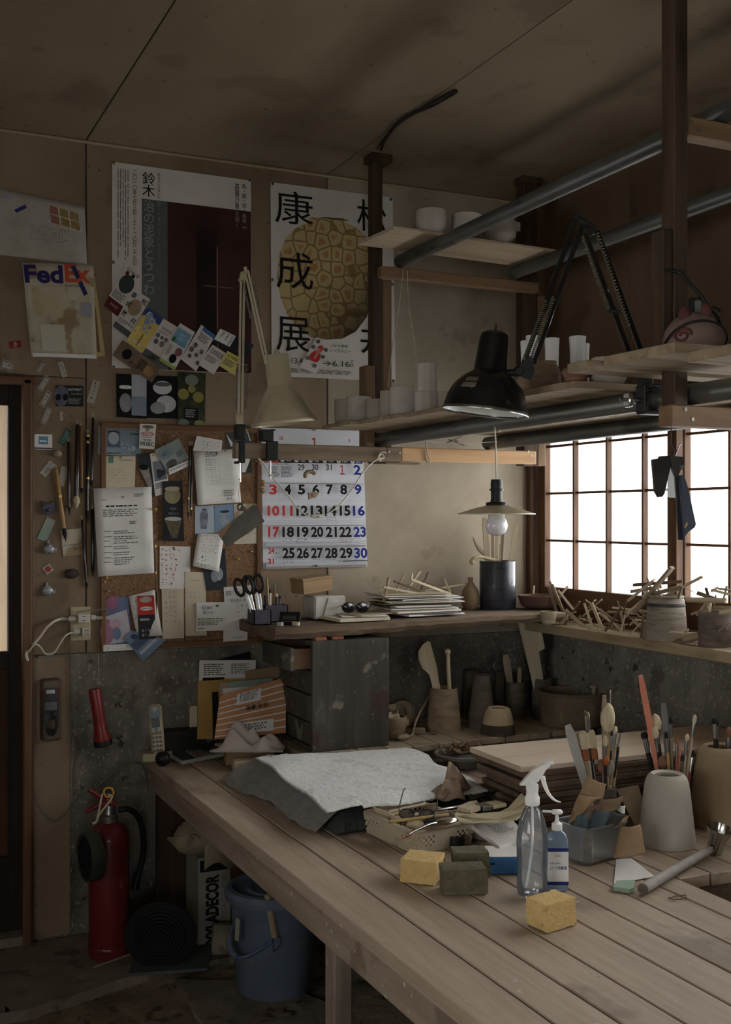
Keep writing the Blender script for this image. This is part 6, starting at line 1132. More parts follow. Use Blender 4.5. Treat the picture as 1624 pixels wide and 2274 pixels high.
for i, (x, y, w0, w1, th, m_, nm, lb) in enumerate(((1076,1150,.022,.020,.02, m_stickl, 'wooden_stave', 'split wooden stave standing in the dark jar'),(1150,1158,.010,.022,.008, m_stickl, 'bamboo_rib', 'rounded wooden rib tool leaning right in the dark jar'),(1094,1185,.011,.011,.009, m_stick, 'wooden_tool', 'thin tool behind the bulb in the dark jar'),(1104,1180,.010,.010,.008, m_stickl, 'wooden_tool', 'pale tool right of the stave in the dark jar'),(1117,1178,.009,.011,.008, m_stick, 'wooden_tool', 'brown tool in the middle of the dark jar'),(1111,1208,.007,.006,.006, m_stickl, 'wooden_tool', 'short tool at the front of the dark jar'))): paddle(nm, lb, 'tool', base_j+VR*((-.6,.55,-.3,-.1,.2,.05)[i]*jr*.6)+VF*((.3,.1,.4,.45,.35,-.4)[i]*jr), jt(x, y, .3*jr*(1 if i != 5 else -1)), w0, w1, th, m_)
a = jt(1106,1243,-.2*jr); q = MB(); pts = spline([jt(1108,1247,-.2*jr)-a, jt(1075,1238,-.5*jr)-a, jt(1058,1238,-.7*jr)-a, jt(1049,1244,-.7*jr)-a]); q.tube(pts, [.007]*(len(pts)-6)+[.009]*6,8); q.blob(jt(1049,1247,-.7*jr)-a, (.011,.011,.013)); one('pestle', q, mat('bone_handle', (186,168,130), rough=.5), 'pale bone handled pestle over the rim of the dark jar', 'pestle', a, smooth=60)
a = jt(1070,1228,.2*jr); q = MB(); pts = [jt(1076,1232,.2*jr)-a, jt(1066,1222,.3*jr)-a, jt(1056,1206,.3*jr)-a, jt(1051,1192,.3*jr)-a]; q.tube(pts, [.006,.009,.006,.002],8); one('pointed_tool', q, m_stickl, 'pointed wooden tool leaning left behind the dark jar rim', 'tool', a, smooth=60)
vessel('shallow_dish', 'small glazed dish on the window board by the corner', 'dish', 1201,1236,1358,1382, SIZ, [(.5,0),(.8,.2),(1,.7),(1,1)], mat('buff_glaze', (150,136,108),(170,156,128), rough=.4), wall=.003, yy=3.52)
vessel('clay_dish', 'shallow brown clay dish under the sticks in the corner', 'dish', 1150,1248,1322,1352, SHZ(2.4),[(.5,0),(.85,.3),(1,1)], mat('brown_clay', (84,58,46),(100,72,58), rough=.8), wall=.005, yy=3.72)
# ================================================================== window board: pots and a heap of sticks
K14 = K(1180,1240,.2734)
m_stone = mat('grey_stoneware', (116,106,90),(146,136,118), rough=.8, scale=18, stretch=(1,1,5), bump=.25, spots=[((80,74,64),14,.6,.5,(1,1,6))]); m_stoneb = mat('brown_stoneware', (74,62,54),(112,98,86), rough=.75, scale=16, stretch=(1,1,4), bump=.25, spots=[((150,140,126),20,.64,.5)])
sp1 = vessel('stick_pot', 'tapered grey stoneware pot full of sticks on the window board', 'pot', 1434,1526,1326,1422, SIZ, [(1,0),(1,.03),(.93,.5),(.84,.92),(.80,.95),(.84,.98),(.82,1)], m_stone, wall=.007, loc=Vector((2.502, at_x(1480,1400,2.502).y, SIZ)))
sp2 = vessel('stick_pot', 'dark brown cylinder pot full of sticks at the right of the window board', 'pot', 1552,1624,1360,1436, SIZ, [(.98,0),(1,.04),(.96,.5),(1,.94),(.98,1)], m_stoneb, wall=.006, loc=Vector((2.512, at_x(1588,1410,2.512).y, SIZ)))
q = MB(); r_ = sp1['_r']; h_ = sp1['_h']; q.lathe([(r_*.885, h_*.76),(r_*.895, h_*.77),(r_*.875, h_*.84),(r_*.865, h_*.83)],36); q.build('glaze_band', mat('dark_glaze_band', (62,62,62), rough=.5), sp1,40)
MS = (m_stick, m_stickl, m_stickl, m_stickd, m_stick)
def xs14(x, y, X): return at_x(*K14(x, y), X)
SG = 'wooden sticks heaped on the window board'
def wstick(a, b, w, X, i, lab, grp=SG, dX=.02, th=None): A = xs14(*a, X); B = xs14(*b, X+dX); return stick('wooden_stick', lab, 'stick', A, B, w*1.3,(th or max(.002, w*.6))*1.25, MS[i % 5], grp, .4*i)
# the ones that can be told apart: (start, end, width, distance from the window)
L1 = [((160,300),(0,352),.010,2.54, 'thick flat stick at the far left of the heap'),((15,340),(25,222),.006,2.56, 'short upright stick by the dark jar'),((0,390),(205,330),.012,2.53, 'broad flat stick resting on the clay dish'),((140,230),(215,460),.009,2.50, 'steep stick beside the small dish, left one'),((170,210),(268,450),.009,2.52, 'steep stick beside the small dish, right one'),((150,186),(190,290),.007,2.54, 'topmost tilted stick at the left of the heap'),((220,262),(345,420),.011,2.49, 'thick stick sloping down to the right'),((245,290),(300,225),.008,2.55, 'short dark stick pointing up at the left window stile'),((270,540),(395,350),.008,2.50, 'stick crossing the thick sloping one'),((230,520),(300,480),.014,2.48, 'stubby round wood offcut at the left edge'),((280,420),(455,580),.011,2.475, 'front stick sloping to the board edge'),((430,365),(512,595),.007,2.47, 'slim steep front stick'),((490,362),(590,600),.009,2.47, 'broad steep front stick'),((735,395),(580,625),.009,2.465, 'long front stick leaning left'),((560,450),(730,580),.010,2.48, 'stout stick lying low in the middle'),((725,432),(755,570),.006,2.47, 'thin leaning stick in the middle'),((722,625),(760,470),.005,2.465, 'thin front stick near the middle'),((780,640),(920,500),.006,2.465, 'thin stick leaning on the grey pot'),((893,670),(915,430),.007,2.462, 'upright stick against the grey pot, left one'),((905,680),(945,480),.007,2.462, 'upright stick against the grey pot, right one'),((440,340),(660,490),.006,2.55, 'thin dark stick across the back'),((575,335),(420,470),.006,2.53, 'thin stick rising to the middle'),((520,340),(470,400),.007,2.55, 'short stick end poking up'),((775,350),(740,470),.004,2.52, 'needle like stick in the middle'),((700,345),(720,400),.004,2.54, 'tiny upright splinter in the heap'),((620,438),(840,430),.008,2.575, 'flat stick lying along the window track'),((660,400),(945,430),.006,2.585, 'long thin lath along the window track'),((770,460),(900,545),.004,2.55, 'thin lath behind the upright pair'),((760,470),(890,490),.004,2.54, 'second thin lath behind the upright pair'),((860,420),(950,480),.005,2.57, 'short lath end left of the grey pot'),((560,410),(660,500),.006,2.56, 'slanting lath at the back of the heap')]
for i, (a, b, w, X, lab) in enumerate(L1): wstick(a, b, w, X, i, lab)
rd = random.Random(5)
for i in range(46):       # the rest of the heap
    x = rd.uniform(250,900); y = rd.uniform(430,590); a = rd.uniform(-.9,.9); l = rd.uniform(50,130); X = rd.uniform(2.475,2.58); pz = at_x(*K14(x, y), X)
    if pz.z < SIZ+.006: pz.z = SIZ+rd.uniform(.006,.03)
    d = Vector((rd.uniform(-.5,.5), math.cos(a), math.sin(a)*.5)).normalized()*l*.0004; d.z = max(d.z, SIZ+.004-pz.z+.002) if d.z < 0 else d.z
    A = pz-d*.5; A.z = max(A.z, SIZ+.004); B = pz+d*.5; B.z = max(B.z, SIZ+.004); stick('wooden_stick', 'thin wooden stick tangled in the middle of the heap on the window board', 'stick', A, B, rd.uniform(.004,.009),.004, MS[i % 5], SG, i*.5)
# flat sticks lying in front of the brown pot
for i, (a, b, w, lab) in enumerate((((1125,600),(1362,612),.006, 'pale stick reaching from the grey pot to the brown pot'),((1110,690),(1278,580),.008, 'dark stick slanting in front of the grey pot'),((1165,680),(1362,650),.014, 'broad offcut lying before the brown pot'),((1175,735),(1330,680),.008, 'lowest flat stick before the brown pot'),((1230,650),(1362,628),.020, 'square offcut beside the brown pot'),((1260,725),(1360,675),.006, 'thin flat stick before the brown pot'))): wstick(a, b, w, 2.468-.001*i, i+1, lab, 'flat sticks before the brown pot', .01,.004)
# sticks standing in the pots
c1 = on(sp1); c2 = on(sp2)
for i, (a, b, w, X, lab) in enumerate((((835,440),(1148,72),.014,2.47, 'longest thick stick thrust out of the grey pot'),((790,340),(1000,175),.013,2.46, 'dark notched stick leaning left out of the grey pot'),((760,470),(1010,260),.012,2.49, 'dark stick under the notched one'),((830,216),(1230,188),.008,2.51, 'level stick lying across the grey pot'),((810,270),(1060,230),.009,2.53, 'second level stick across the grey pot'),((940,300),(1225,232),.010,2.49, 'dark level stick across the grey pot rim'),((1080,310),(1392,148),.007,2.52, 'pale stick rising right out of the grey pot'),((975,385),(1020,300),.006,2.455, 'short stick hanging over the grey pot rim'),((1195,325),(1225,232),.006,2.47, 'short upright stick at the right rim of the grey pot'),((940,150),(990,290),.007,2.54, 'short back stick in the grey pot'),((1060,330),(1030,235),.008,2.50, 'stub in the middle of the grey pot'),((1240,232),(1322,276),.002,2.52, 'wire like splinter right of the grey pot'),((905,320),(950,270),.008,2.46, 'pale stub leaning out left of the grey pot'))): wstick(a, b, w, X, i, lab, 'sticks in the grey pot', .02)
for i, (a, b, w, X, lab) in enumerate((((1265,335),(1585,345),.012,2.47, 'thick level stick over the brown pot'),((1350,280),(1545,350),.010,2.49, 'sloping stick over the brown pot'),((1300,455),(1440,400),.006,2.475, 'thin stick sticking out left of the brown pot'),((1345,465),(1420,365),.006,2.47, 'short leaning stick at the left rim of the brown pot'),((1440,450),(1450,340),.012,2.50, 'upright block in the brown pot'),((1470,256),(1640,300),.009,2.50, 'stick pointing right over the brown pot'),((1420,240),(1440,300),.007,2.52, 'short upright end over the brown pot'),((1520,245),(1640,260),.006,2.54, 'thin level stick at the top of the brown pot'),((1475,400),(1640,405),.009,2.48, 'low level stick over the brown pot rim'),((1530,440),(1660,420),.010,2.475, 'front stick over the brown pot rim'),((1460,270),(1520,235),.006,2.53, 'crossing stick at the top of the brown pot'),((1480,440),(1500,300),.006,2.51, 'slim upright in the brown pot'),((1560,350),(1590,225),.007,2.53, 'right upright in the brown pot'),((1525,588),(1620,520),.004,2.45, 'thin stick leaning on the brown pot'))): wstick(a, b, w, X, i+2, lab, 'sticks in the brown pot', .02)

# ================================================================== ledge: tool pots under the shelf
K15 = K(840,1360,.3941)
m_clay = mat('dry_clay_pot', (118,100,76),(148,128,100), rough=.9, scale=16, stretch=(1,1,3), bump=.2, spots=[((84,68,50),10,.62,.5)]); m_dclay = mat('dark_stained_pot', (78,69,58),(108,97,82), rough=.85, scale=18, stretch=(1,1,3), bump=.3); m_chuck = mat('pale_bisque_chuck', (172,148,114),(188,166,132), rough=.85, scale=8); m_chd = mat('dark_dipped_clay', (58,50,42),(92,82,68), rough=.9, scale=24, bump=.3)
TAP = [(1,0),(.98,.05),(.86,.6),(.76,.96),(.74,1)]
def lv(name, lab, cat, x0, y0, x1, y1, prof, m, yy=None, **kw): a = K15(x0, y0); b = K15(x1, y1); return vessel(name, lab, cat, a[0], b[0], a[1], b[1], LZ, prof, m, yy=yy, **kw)
tp1 = lv('tool_pot', 'tapered clay pot holding a wooden spatula and a knobbed stick', 'pot', 270,425,470,655, TAP, m_clay, 3.66, wall=.006)
lv('throwing_chuck', 'dark tapered chuck farthest back between the tool pots', 'pot', 470,328,592,620, TAP, m_dclay, 3.84, wall=.008); lv('throwing_chuck', 'tall dark dipped chuck standing in the shade', 'pot', 500,355,668,670,[(1,0),(.9,.25),(.72,.55),(.62,.8),(.56,1)], m_dclay, 3.66, wall=.010); lv('throwing_chuck', 'dark chuck against the back wall', 'pot', 650,335,740,560, TAP, m_dclay, 3.86, wall=.008)
tp2 = lv('tool_pot', 'dark pot holding two rounded wooden ribs', 'pot', 715,392,832,600,[(1,0),(.96,.5),(.92,1)], m_dclay, 3.76, wall=.006); tp3 = lv('tool_pot', 'dark pot holding the big flat paddle', 'pot', 864,372,985,600,[(1,0),(.96,.5),(.94,1)], m_dclay, 3.74, wall=.006)
lv('throwing_chuck', 'half lit chuck far back by the window wall', 'pot', 1035,345,1115,560, TAP, m_dclay, 3.82, wall=.008); lv('throwing_chuck', 'low chuck behind the big clay bucket', 'pot', 1160,372,1245,560, TAP, m_dclay, 3.70, wall=.008)
ch = lv('throwing_chuck', 'pale bisque chuck with a dark dipped foot in front of the ledge', 'pot', 580,540,772,750,[(1,0),(.99,.1),(.90,.46),(.82,.75),(.73,.94),(.68,.99),(.64,1)], m_chuck, 3.52, wall=.016); q = MB(); r_ = ch['_r']; h_ = ch['_h']; q.lathe([(r_*1.006,0),(r_*1.004, h_*.1),(r_*.935, h_*.40),(r_*.915, h_*.40)],36, wob=.006); q.build('dipped_foot', m_chd, ch, 40)
bk = lv('clay_bucket', 'wide dusty clay bucket with a rolled rim on the ledge', 'bucket', 905,440,1282,710,[(.88,0),(.92,.04),(.96,.6),(.97,.92),(1.0,.95),(1.0,.98),(.97,1)], mat('dusty_brown_bucket', (98,82,60),(124,106,80), rough=.85, scale=9, spots=[((150,134,104),16,.64,.4)]),3.56, wall=.006)
o = at_y(*K15(1215,450),3.56-bk['_r']*.6); t = thing('rim_hook', 'pale plastic hook clipped on the rim of the clay bucket', 'hook', o-VF*.004); q = MB(); q.cbox((0,0,-.008),(.014,.003,.058),.001); q.cbox((0,.004,.022),(.026,.012,.010),.002); q.build('hook_body', mat('pale_plastic_hook', (168,156,126), rough=.5), t)
def l15(x, y, yy): return at_y(*K15(x, y), yy)
def intopot(o_, fx=0.0, fy=0.0): return on(o_)+VR*(fx*o_['_r']*.6)+VF*(fy*o_['_r']*.6)+Vector((0,0,.022))
def spatula(lab, a, b, w, m):
    d = b-a; L_ = d.length; R = frame_to(d, VF); q = MB(); P = [(-w*.42,0),(w*.42,0),(w*.5, L_*.55),(w*.62, L_*.68),(w*.5, L_),(w*.2, L_*1.02),(-w*.5, L_*.99),(-w*1.25, L_*.92),(-w*1.4, L_*.82),(-w*1.2, L_*.72),(-w*.5, L_*.62)]
    q.prism(P, -.004,.004, Matrix(((1,0,0),(0,0,-1),(0,1,0))).to_4x4()); return one('wooden_spatula', q, m, lab, 'spatula', a, R)
spatula('broad wooden spatula standing in the tapered clay pot', intopot(tp1,.1,.2), l15(272,172,3.68),.030, m_stickl)
a = intopot(tp1,.55,-.1); b = l15(392,222,3.64); q = MB(); d = b-a; q.tube([Vector((0,0,0)), d*.5+VR*.003, d*.85, d],[.006,.008,.007,.006],8); q.blob(d, (.0115,.0115,.012)); one('knobbed_stick', q, m_stickl, 'knobbed wooden stick in the tapered clay pot', 'stick', a, smooth=60); rod('thin_stick', 'thin straight stick in the tapered clay pot', 'stick', intopot(tp1,.7,.2), l15(402,228,3.68),.003, m_stick)
paddle('wooden_rib', 'rounded wooden rib on the left in the dark pot', 'tool', intopot(tp2,-.2,.2), l15(718,236,3.76),.022,.028,.008, m_stick); paddle('wooden_rib', 'short rounded rib on the right in the dark pot', 'tool', intopot(tp2,.5,0), l15(797,308,3.74),.012,.016,.007, m_stick)
a = intopot(tp3,.2,0); b = l15(838,18,3.72); d = b-a; L_ = d.length; R = frame_to(d, VF); q = MB(); q.prism([(-.020,0),(.020,0),(.022, L_*.62),(.048, L_*.64),(.046, L_*.95),(.040, L_),(-.034, L_),(-.040, L_*.96),(-.026, L_*.4)],-.007,.007, Matrix(((1,0,0),(0,0,-1),(0,1,0))).to_4x4()); one('flat_paddle', q, m_stickl, 'big flat wooden paddle rising above the shelf corner', 'paddle', a, R)
vessel('green_tin', 'dark green tin far back under the window board', 'tin', *K15(1310,520)[:1], K15(1400,0)[0], K15(0,520)[1], K15(0,640)[1], LZ, CYL, mat('dark_green_tin', (22,48,38),(30,58,46), rough=.5), yy=3.60)
# left of the ledge: bowl of wood bits, a disc board, a long spoon, offcuts
bl = lv('clay_bowl', 'lipped clay bowl of wooden bits right of the cabinet', 'bowl', 5,585,165,690,[(.5,0),(.6,.06),(.8,.3),(.95,.6),(1,.8),(.96,1)], m_clay, 3.60, wall=.006)
q = MB(); q.prism([(bl['_r']*.9,-.02),(bl['_r']*1.25,0),(bl['_r']*.9,.02)], bl['_h']*.55, bl['_h']*.8); q.build('lip_handle', m_clay, bl)
for i in range(5): stick('wood_offcut', 'wood offcut in the clay bowl, '+('lowest', 'second', 'middle', 'fourth', 'topmost')[i], 'offcut', on(bl)+Vector((-.05+.004*i, -.015+.006*i, bl['_h']*.75+.012*i)), on(bl)+Vector((.03-.006*i, .006-.004*i, bl['_h']*.8+.013*i)),.022,.010, MS[i % 5], 'wood bits in the clay bowl', PI/2)
q = MB(); q.prism([(.050*math.cos(a_),.060*math.sin(a_) if math.sin(a_) > -.6 else -.036) for a_ in [2*PI*i/28 for i in range(28)]],-.006,.006); p = l15(138,540,3.80); p.z = LZ+.0375; one('round_board', q, m_dusty, 'rounded wooden board leaning at the back of the ledge', 'board', p, rotm(PI/2-.12,0,-.2))
a = l15(290,468,3.72); b = l15(140,665,3.55); b.z = LZ+.012; q = MB(); d = a-b; pts = spline([Vector((0,0,0)), Vector((.03,.015,-.002)), Vector((.055,.03,.004)), d*.5+Vector((0,0,-.012)), d]); q.tube(pts, [.012]*6+[.0045]*(len(pts)-6),8); q.blob((0,0,.002),(.024,.018,.009)); one('wooden_spoon', q, m_stick, 'long handled wooden spoon leaning right of the clay bowl', 'spoon', b, smooth=60)
for i, (x, y, sx, sy, h, lb) in enumerate(((232,688,.042,.03,.022, 'half round wood block at the ledge front'),(232,655,.04,.045,.020, 'square wood block behind the half round one'),(308,690,.03,.012,.010, 'small dark wood wedge on the ledge'))): p = at_z(*K15(x, y), LZ); q = MB(); q.cbox((0,0, h/2),(sx, sy, h),.003); one('wood_block', q, (m_clay, m_clay, m_stickd)[i], lb, 'block', p+VF*sy*.5+Vector((0,0,.0006)), rotm(0,0,(-.2,.1,-.7)[i]))
stick('thin_stick', 'thin dark stick lying at the ledge front beside the cabinet', 'stick', at_z(*K15(52,692), LZ+.004), at_z(*K15(172,694), LZ+.004),.005,.004, m_stickd)
q = MB(); pts = [(at_y(*K15(138+30*math.cos(a_)-5,565-42*math.sin(a_)),3.72)) for a_ in [PI*(-.1+i*.085) for i in range(13)]]; o = pts[0]; q.tube([p-o for p in pts],.005,8); one('clay_arch', q, m_clay, 'bent clay strip leaning behind the bowl', 'clay strip', o, smooth=180)
# ================================================================== on the bench
KT = K(800,1640,.30788); KR = K(1200,1460,.26385); K16 = K(320,1400,.3571)
def tz_(k, x, y, h=0.0): return at_z(*k(x, y), TZ+h)
m_bcard = woodm('board_edge_dark', (84,66,50),(112,90,70), 'x', rough=.85, bump=.3, spots=[((140,122,98),20,.66,.5)]); m_btop = woodm('pale_board_top', (170,150,126),(190,172,148), 'x', rough=.7, fine=14, bump=.06)
# --- stack of ware boards
rd = random.Random(8); z = TZ+.0006
for i in range(11):
    th = .0152; sx = .90+rd.uniform(-.02,.015); sy = .29; dx = (.03,.012,.05,.024,.04,.05,.03,.015,.022,-.004,0)[i]; q = MB(); q.cbox((0,0, th/2),(sx, sy, th),.0015)
    if i == 10: sx = .92
    one('ware_board', q, m_btop if i == 10 else m_bcard, ('lowest', 'second lowest', 'third from the bottom', 'fourth from the bottom', 'fifth from the bottom', 'middle', 'fifth from the top', 'fourth from the top', 'third from the top', 'second from the top', 'pale topmost')[i]+' ware board of the stack on the bench', 'board', (2.125+dx+(.012 if i in (8,9) else 0),2.70+rd.uniform(-.006,.006), z), rotm(0,0,-.035+rd.uniform(-.012,.012)), 'stack of ware boards'); z += th+.0008
# --- clay tray with shavings
c = at_z(1022,1706, TZ); t = thing('turntable_tray', 'grey round tray of clay shavings behind the white towel', 'tray', Vector((c.x+.03,3.332, TZ+.001))); q = MB(); q.lathe([(0,.0),(.06,0),(.06,.028),(.100,.034),(.103,.044),(.096,.046),(.090,.040),(0,.040)],36); q.build('tray', mat('grey_dusty_metal', (112,110,104),(138,134,126), rough=.5, metal=.3), t, 40)
m_shav = mat('clay_shaving', (96,78,52),(128,106,76), rough=.85, bump=.2); rd = random.Random(3)
for i in range(22):
    a = rd.uniform(0,6.28); r = rd.uniform(.008,.072); L_ = rd.uniform(.025,.05); w = rd.uniform(.010,.018); cv = rd.uniform(12,40); q = MB(); q.sheet(8,2, lambda u, v: ((math.sin((u-.5)*L_*cv*1.6)/cv),(v-.5)*w, (1-math.cos((u-.5)*L_*cv*1.6))/cv),.0016)
    one('clay_shaving', q, m_shav, 'curled clay shaving lying on the grey tray', 'shaving', Vector(t.location)+Vector((r*math.cos(a), r*math.sin(a),.044+.004*(i//5)+rd.uniform(0,.003))), rotm(rd.uniform(-.4,.4), rd.uniform(-.4,.4), rd.uniform(0,6)), 'clay shavings on the tray', smooth=60)

# --- cushion and towels
m_pad = mat('dark_quilted_cloth', (46,48,48),(64,66,64), rough=.9, scale=60, bump=.2); m_towel = mat('white_terry', (188,188,182),(214,214,208), rough=1.0, scale=60, bump=1.0, bscale=150, sheen=.3, spots=[((150,148,140),12,.6,.35)]); m_towg = mat('grey_terry', (108,103,97),(132,127,120), rough=1.0, scale=60, bump=.9, bscale=170, sheen=.2)
TB = [at_z(x, y, TZ+.066) for x, y in ((566,1684),(908,1662),(1092,1754),(732,1812))]   # back-left, back-right, front-right, front-left
cen = sum(TB, Vector())/4; cen.z = TZ
def bil(u, v, P=TB): return (P[0]*(1-u)+P[1]*u)*(1-v)+(P[3]*(1-u)+P[2]*u)*v
def dome(u, v): return min(1,9*u*(1-u))**.5*min(1,9*v*(1-v))**.5
rp = random.Random(2); PH = [(rp.uniform(4,15), rp.uniform(4,15), rp.uniform(0,6.3), rp.uniform(.0014,.0040)) for _ in range(10)]
RG = [(rp.uniform(-.6,.6), rp.uniform(.1,1.2), rp.uniform(.02,.05), rp.uniform(.005,.010), rp.uniform(0,1)) for _ in range(9)]
def wrk(u, v): return .6*sum(a*math.sin(fx*u+fy*v+p) for fx, fy, p, a in PH)+sum(h*math.exp(-((v-c-k*(u-.5)+.03*math.sin(u*9+c*5))/w)**2)*math.exp(-((u-m)/.3)**2) for k, c, w, h, m in RG)
def padtop(u, v):
    p = bil(.045+.94*u, .03+.95*v); h = .014+.048*dome(u, v)+.0025*math.cos(u*2*PI*7)*math.cos(v*2*PI*5); return Vector((p.x, p.y, TZ+h))-cen
def padbot(u, v): p = bil(.045+.94*u, .03+.95*v); return Vector((p.x, p.y, TZ+.0008+.010*(1-min(1,6*dome(u, v)))))-cen
N_ = 40; q = MB(); A = [padtop(i/N_, j/N_) for j in range(N_+1) for i in range(N_+1)]; B = [padbot(i/N_, j/N_) for j in range(N_+1) for i in range(N_+1)]; k_ = len(A); fs = []
for j in range(N_):
    for i in range(N_): a = j*(N_+1)+i; fs += [(a, a+N_+1, a+N_+2, a+1),(k_+a, k_+a+1, k_+a+N_+2, k_+a+N_+1)]
for i in range(N_): a = i; fs.append((a, a+1, k_+a+1, k_+a)); a = N_*(N_+1)+i; fs.append((a+1, a, k_+a, k_+a+1)); a = i*(N_+1); fs.append((a+N_+1, a, k_+a, k_+a+N_+1)); a = i*(N_+1)+N_; fs.append((a, a+N_+1, k_+a+N_+1, k_+a))
q.add(A+B, fs); pad = one('seat_cushion', q, m_pad, 'dark quilted cushion under the towels on the bench', 'cushion', cen, smooth=60)
for i in range(14): u = .10+.065*i; p = bil(u, .985); q = MB(); q.cyl(Vector((p.x, p.y, TZ+.006))-cen-VF*.004, Vector((p.x, p.y, TZ+.034))-cen+VF*.004,.0016, n=5); q.build('quilting_seam', m_bpl, pad)
GP = [at_z(540,1690, TZ+.056), at_z(760,1676, TZ+.056), at_z(880,1786, TZ+.06), at_z(726,1800, TZ+.06)]
def gtow(u, v):
    p = bil(u, v, GP); s_ = max(0,.30-u)/.30; p = p-Vector((.072*s_*(1-.62*v+.2*math.sin(v*9)),.0,0)); h = .0680 if u > .3 else .0680*(1-s_**1.4)+.004
    h += .018*math.sin(v*15+1+3*u)*s_*(1-s_*.8)+.006*math.sin(v*31+9*u)*s_*(1-s_)+.003*math.sin(v*40)*s_; return Vector((p.x, p.y, TZ+max(.0015, h if u > .3 else h)))-cen
q = MB(); q.sheet(26,44, lambda u, v: gtow(u, 1-v),.0025); one('grey_towel', q, m_towg, 'grey towel with a scalloped hem hanging off the cushion', 'towel', cen, smooth=180)
def wtow(u, v):
    p = bil(u, v); e = min(u, 1-u, v, 1-v); h = .0745+.9*wrk(u, v)+.004*dome(u, v)-(.010*(1-min(1, e*16)) if u > .2 else 0)
    p = p+VR*.006*math.sin(v*11)+VF*.005*math.sin(u*13); return Vector((p.x, p.y, TZ+h))-cen
rt = random.Random(6); q = MB(); q.sheet(90,80, lambda u, v: wtow(u, 1-v)+Vector((0,0, rt.uniform(-.0013,.0013))),.003); one('white_towel', q, m_towel, 'white terry towel spread over the cushion on the bench', 'towel', cen, smooth=180)

# --- plastic basket of tools
m_bask = mat('dirty_cream_plastic', (168,152,124),(188,174,148), rough=.5, scale=10, spots=[((140,116,86),12,.62,.4)])
RM = [at_z(x, y, TZ+.058) for x, y in ((815,1802),(928,1779),(1050,1822),(926,1853))]; bc = sum(RM, Vector())/4
bx_ = (RM[3]-RM[0]+RM[2]-RM[1]); by_ = (RM[1]-RM[0]+RM[2]-RM[3]); Lx = bx_.length/2; Ly = by_.length/2; ang = math.atan2(bx_.y, bx_.x)
t = thing('plastic_basket', 'dirty cream plastic basket full of brushes and tools', 'basket', (bc.x, bc.y, TZ), ang); tp = .93; H = .058
def bwall(x0, y0, x1, y1, nh, skip):
    """one basket wall with a grid of square holes"""
    q = MB(); a = Vector((x0, y0,0)); b = Vector((x1, y1,0)); d = (b-a); n_ = nh; w = d.length/n_; dz = H/8; dn = d.normalized(); nr = Vector((dn.y, -dn.x, 0))
    for r in range(8):
        for c_ in range(n_):
            hole = 2 <= r <= 5 and (r+c_) % 2 == 0 and not (skip[0] < c_/n_ < skip[1])
            if not hole: s0 = tp+(1-tp)*(r+.5)/8; p = (a+dn*w*(c_+.5))*s0; q.box((p.x, p.y, dz*(r+.5)),(w, .0022, dz*1.001), Matrix((dn, -nr, Vector((0,0,1)))).transposed())
    return q.build('wall', m_bask, t)
hx, hy = Lx/2, Ly/2
bwall(-hx, -hy, hx, -hy, 30,(.28,.72)); bwall(-hx, hy, hx, hy, 30,(.3,.7)); bwall(-hx, -hy, -hx, hy, 24,(.2,.75)); bwall(hx, -hy, hx, hy, 24,(.3,.7))
q = MB(); q.box((0,0,.0015),(Lx*tp, Ly*tp, .003)); q.build('bottom', m_bask, t)
q = MB(); q.tube([(hx, hy-.012, H),(hx, -hy+.012, H),(hx-.004,-hy+.004, H),(hx-.012,-hy, H),(-hx+.012,-hy, H),(-hx+.004,-hy+.004, H),(-hx, -hy+.012, H),(-hx, hy-.012, H),(-hx+.004, hy-.004, H),(-hx+.012, hy, H),(hx-.012, hy, H),(hx-.004, hy-.004, H)],.004,6, True); q.build('rim', m_bask, t, 180)
def bp(x, y, h): return at_z(*KT(x, y), TZ+h)
m_bgold = mat('ochre_handle', (150,122,60),(170,142,80), rough=.5); m_silver = mat('spoon_steel', (168,166,160),(188,186,180), rough=.18, metal=1.0); m_redh = mat('pink_handle', (150,84,74), rough=.5)
for i, (a, b, h, r, m_, lb) in enumerate((((205,530),(470,470),.070,.0042, m_stickl, 'pale brush handle across the back of the basket'),((210,602),(640,548),.073,.0045, m_bgold, 'ochre brush handle in front in the basket'),((200,560),(350,520),.064,.0040, m_bgold, 'short ochre handle at the left of the basket'),((300,500),(560,470),.062,.0034, m_stick, 'thin brush handle at the back of the basket'),((380,610),(700,570),.060,.0036, m_bpl, 'black tool handle low in the basket'),((520,520),(780,480),.066,.0036, m_silver, 'steel tool in the right half of the basket'),((440,560),(700,520),.058,.0040, m_stick, 'brown tool handle in the middle of the basket'),((230,580),(420,545),.060,.0050, m_stickl, 'stubby pale handle at the left of the basket'),((480,655),(720,612),.064,.0062, m_clay, 'thick clay covered handle at the basket front'))): rod('clay_tool', lb, 'tool', bp(*a, h), bp(*b, h+.004), r, m_)
c = bp(395,640,.05); q = MB(); q.blob((0,0,.008),(.024,.016,.016), wob=.1); one('clay_lump', q, m_chuck, 'pale dry clay lump at the basket front', 'clay', c, smooth=60)
q = MB(); P = [bp(95,505,.07), bp(240,560,.062), bp(255,580,.062), bp(110,530,.066)]; o = P[0]; q.add([p-o for p in P]+[p-o+Vector((0,0,.006)) for p in P],[(3,2,1,0),(4,5,6,7),(0,1,5,4),(1,2,6,5),(2,3,7,6),(3,0,4,7)]); q.jit(.0012,5); one('rough_bark_strip', q, m_stickl, 'rough splintered wood strip on the basket corner', 'strip', o)
o = bp(410,545,.080); t = thing('spectacles', 'black framed spectacles lying on the basket', 'spectacles', o, rotm(.5,0,-TH-.15))
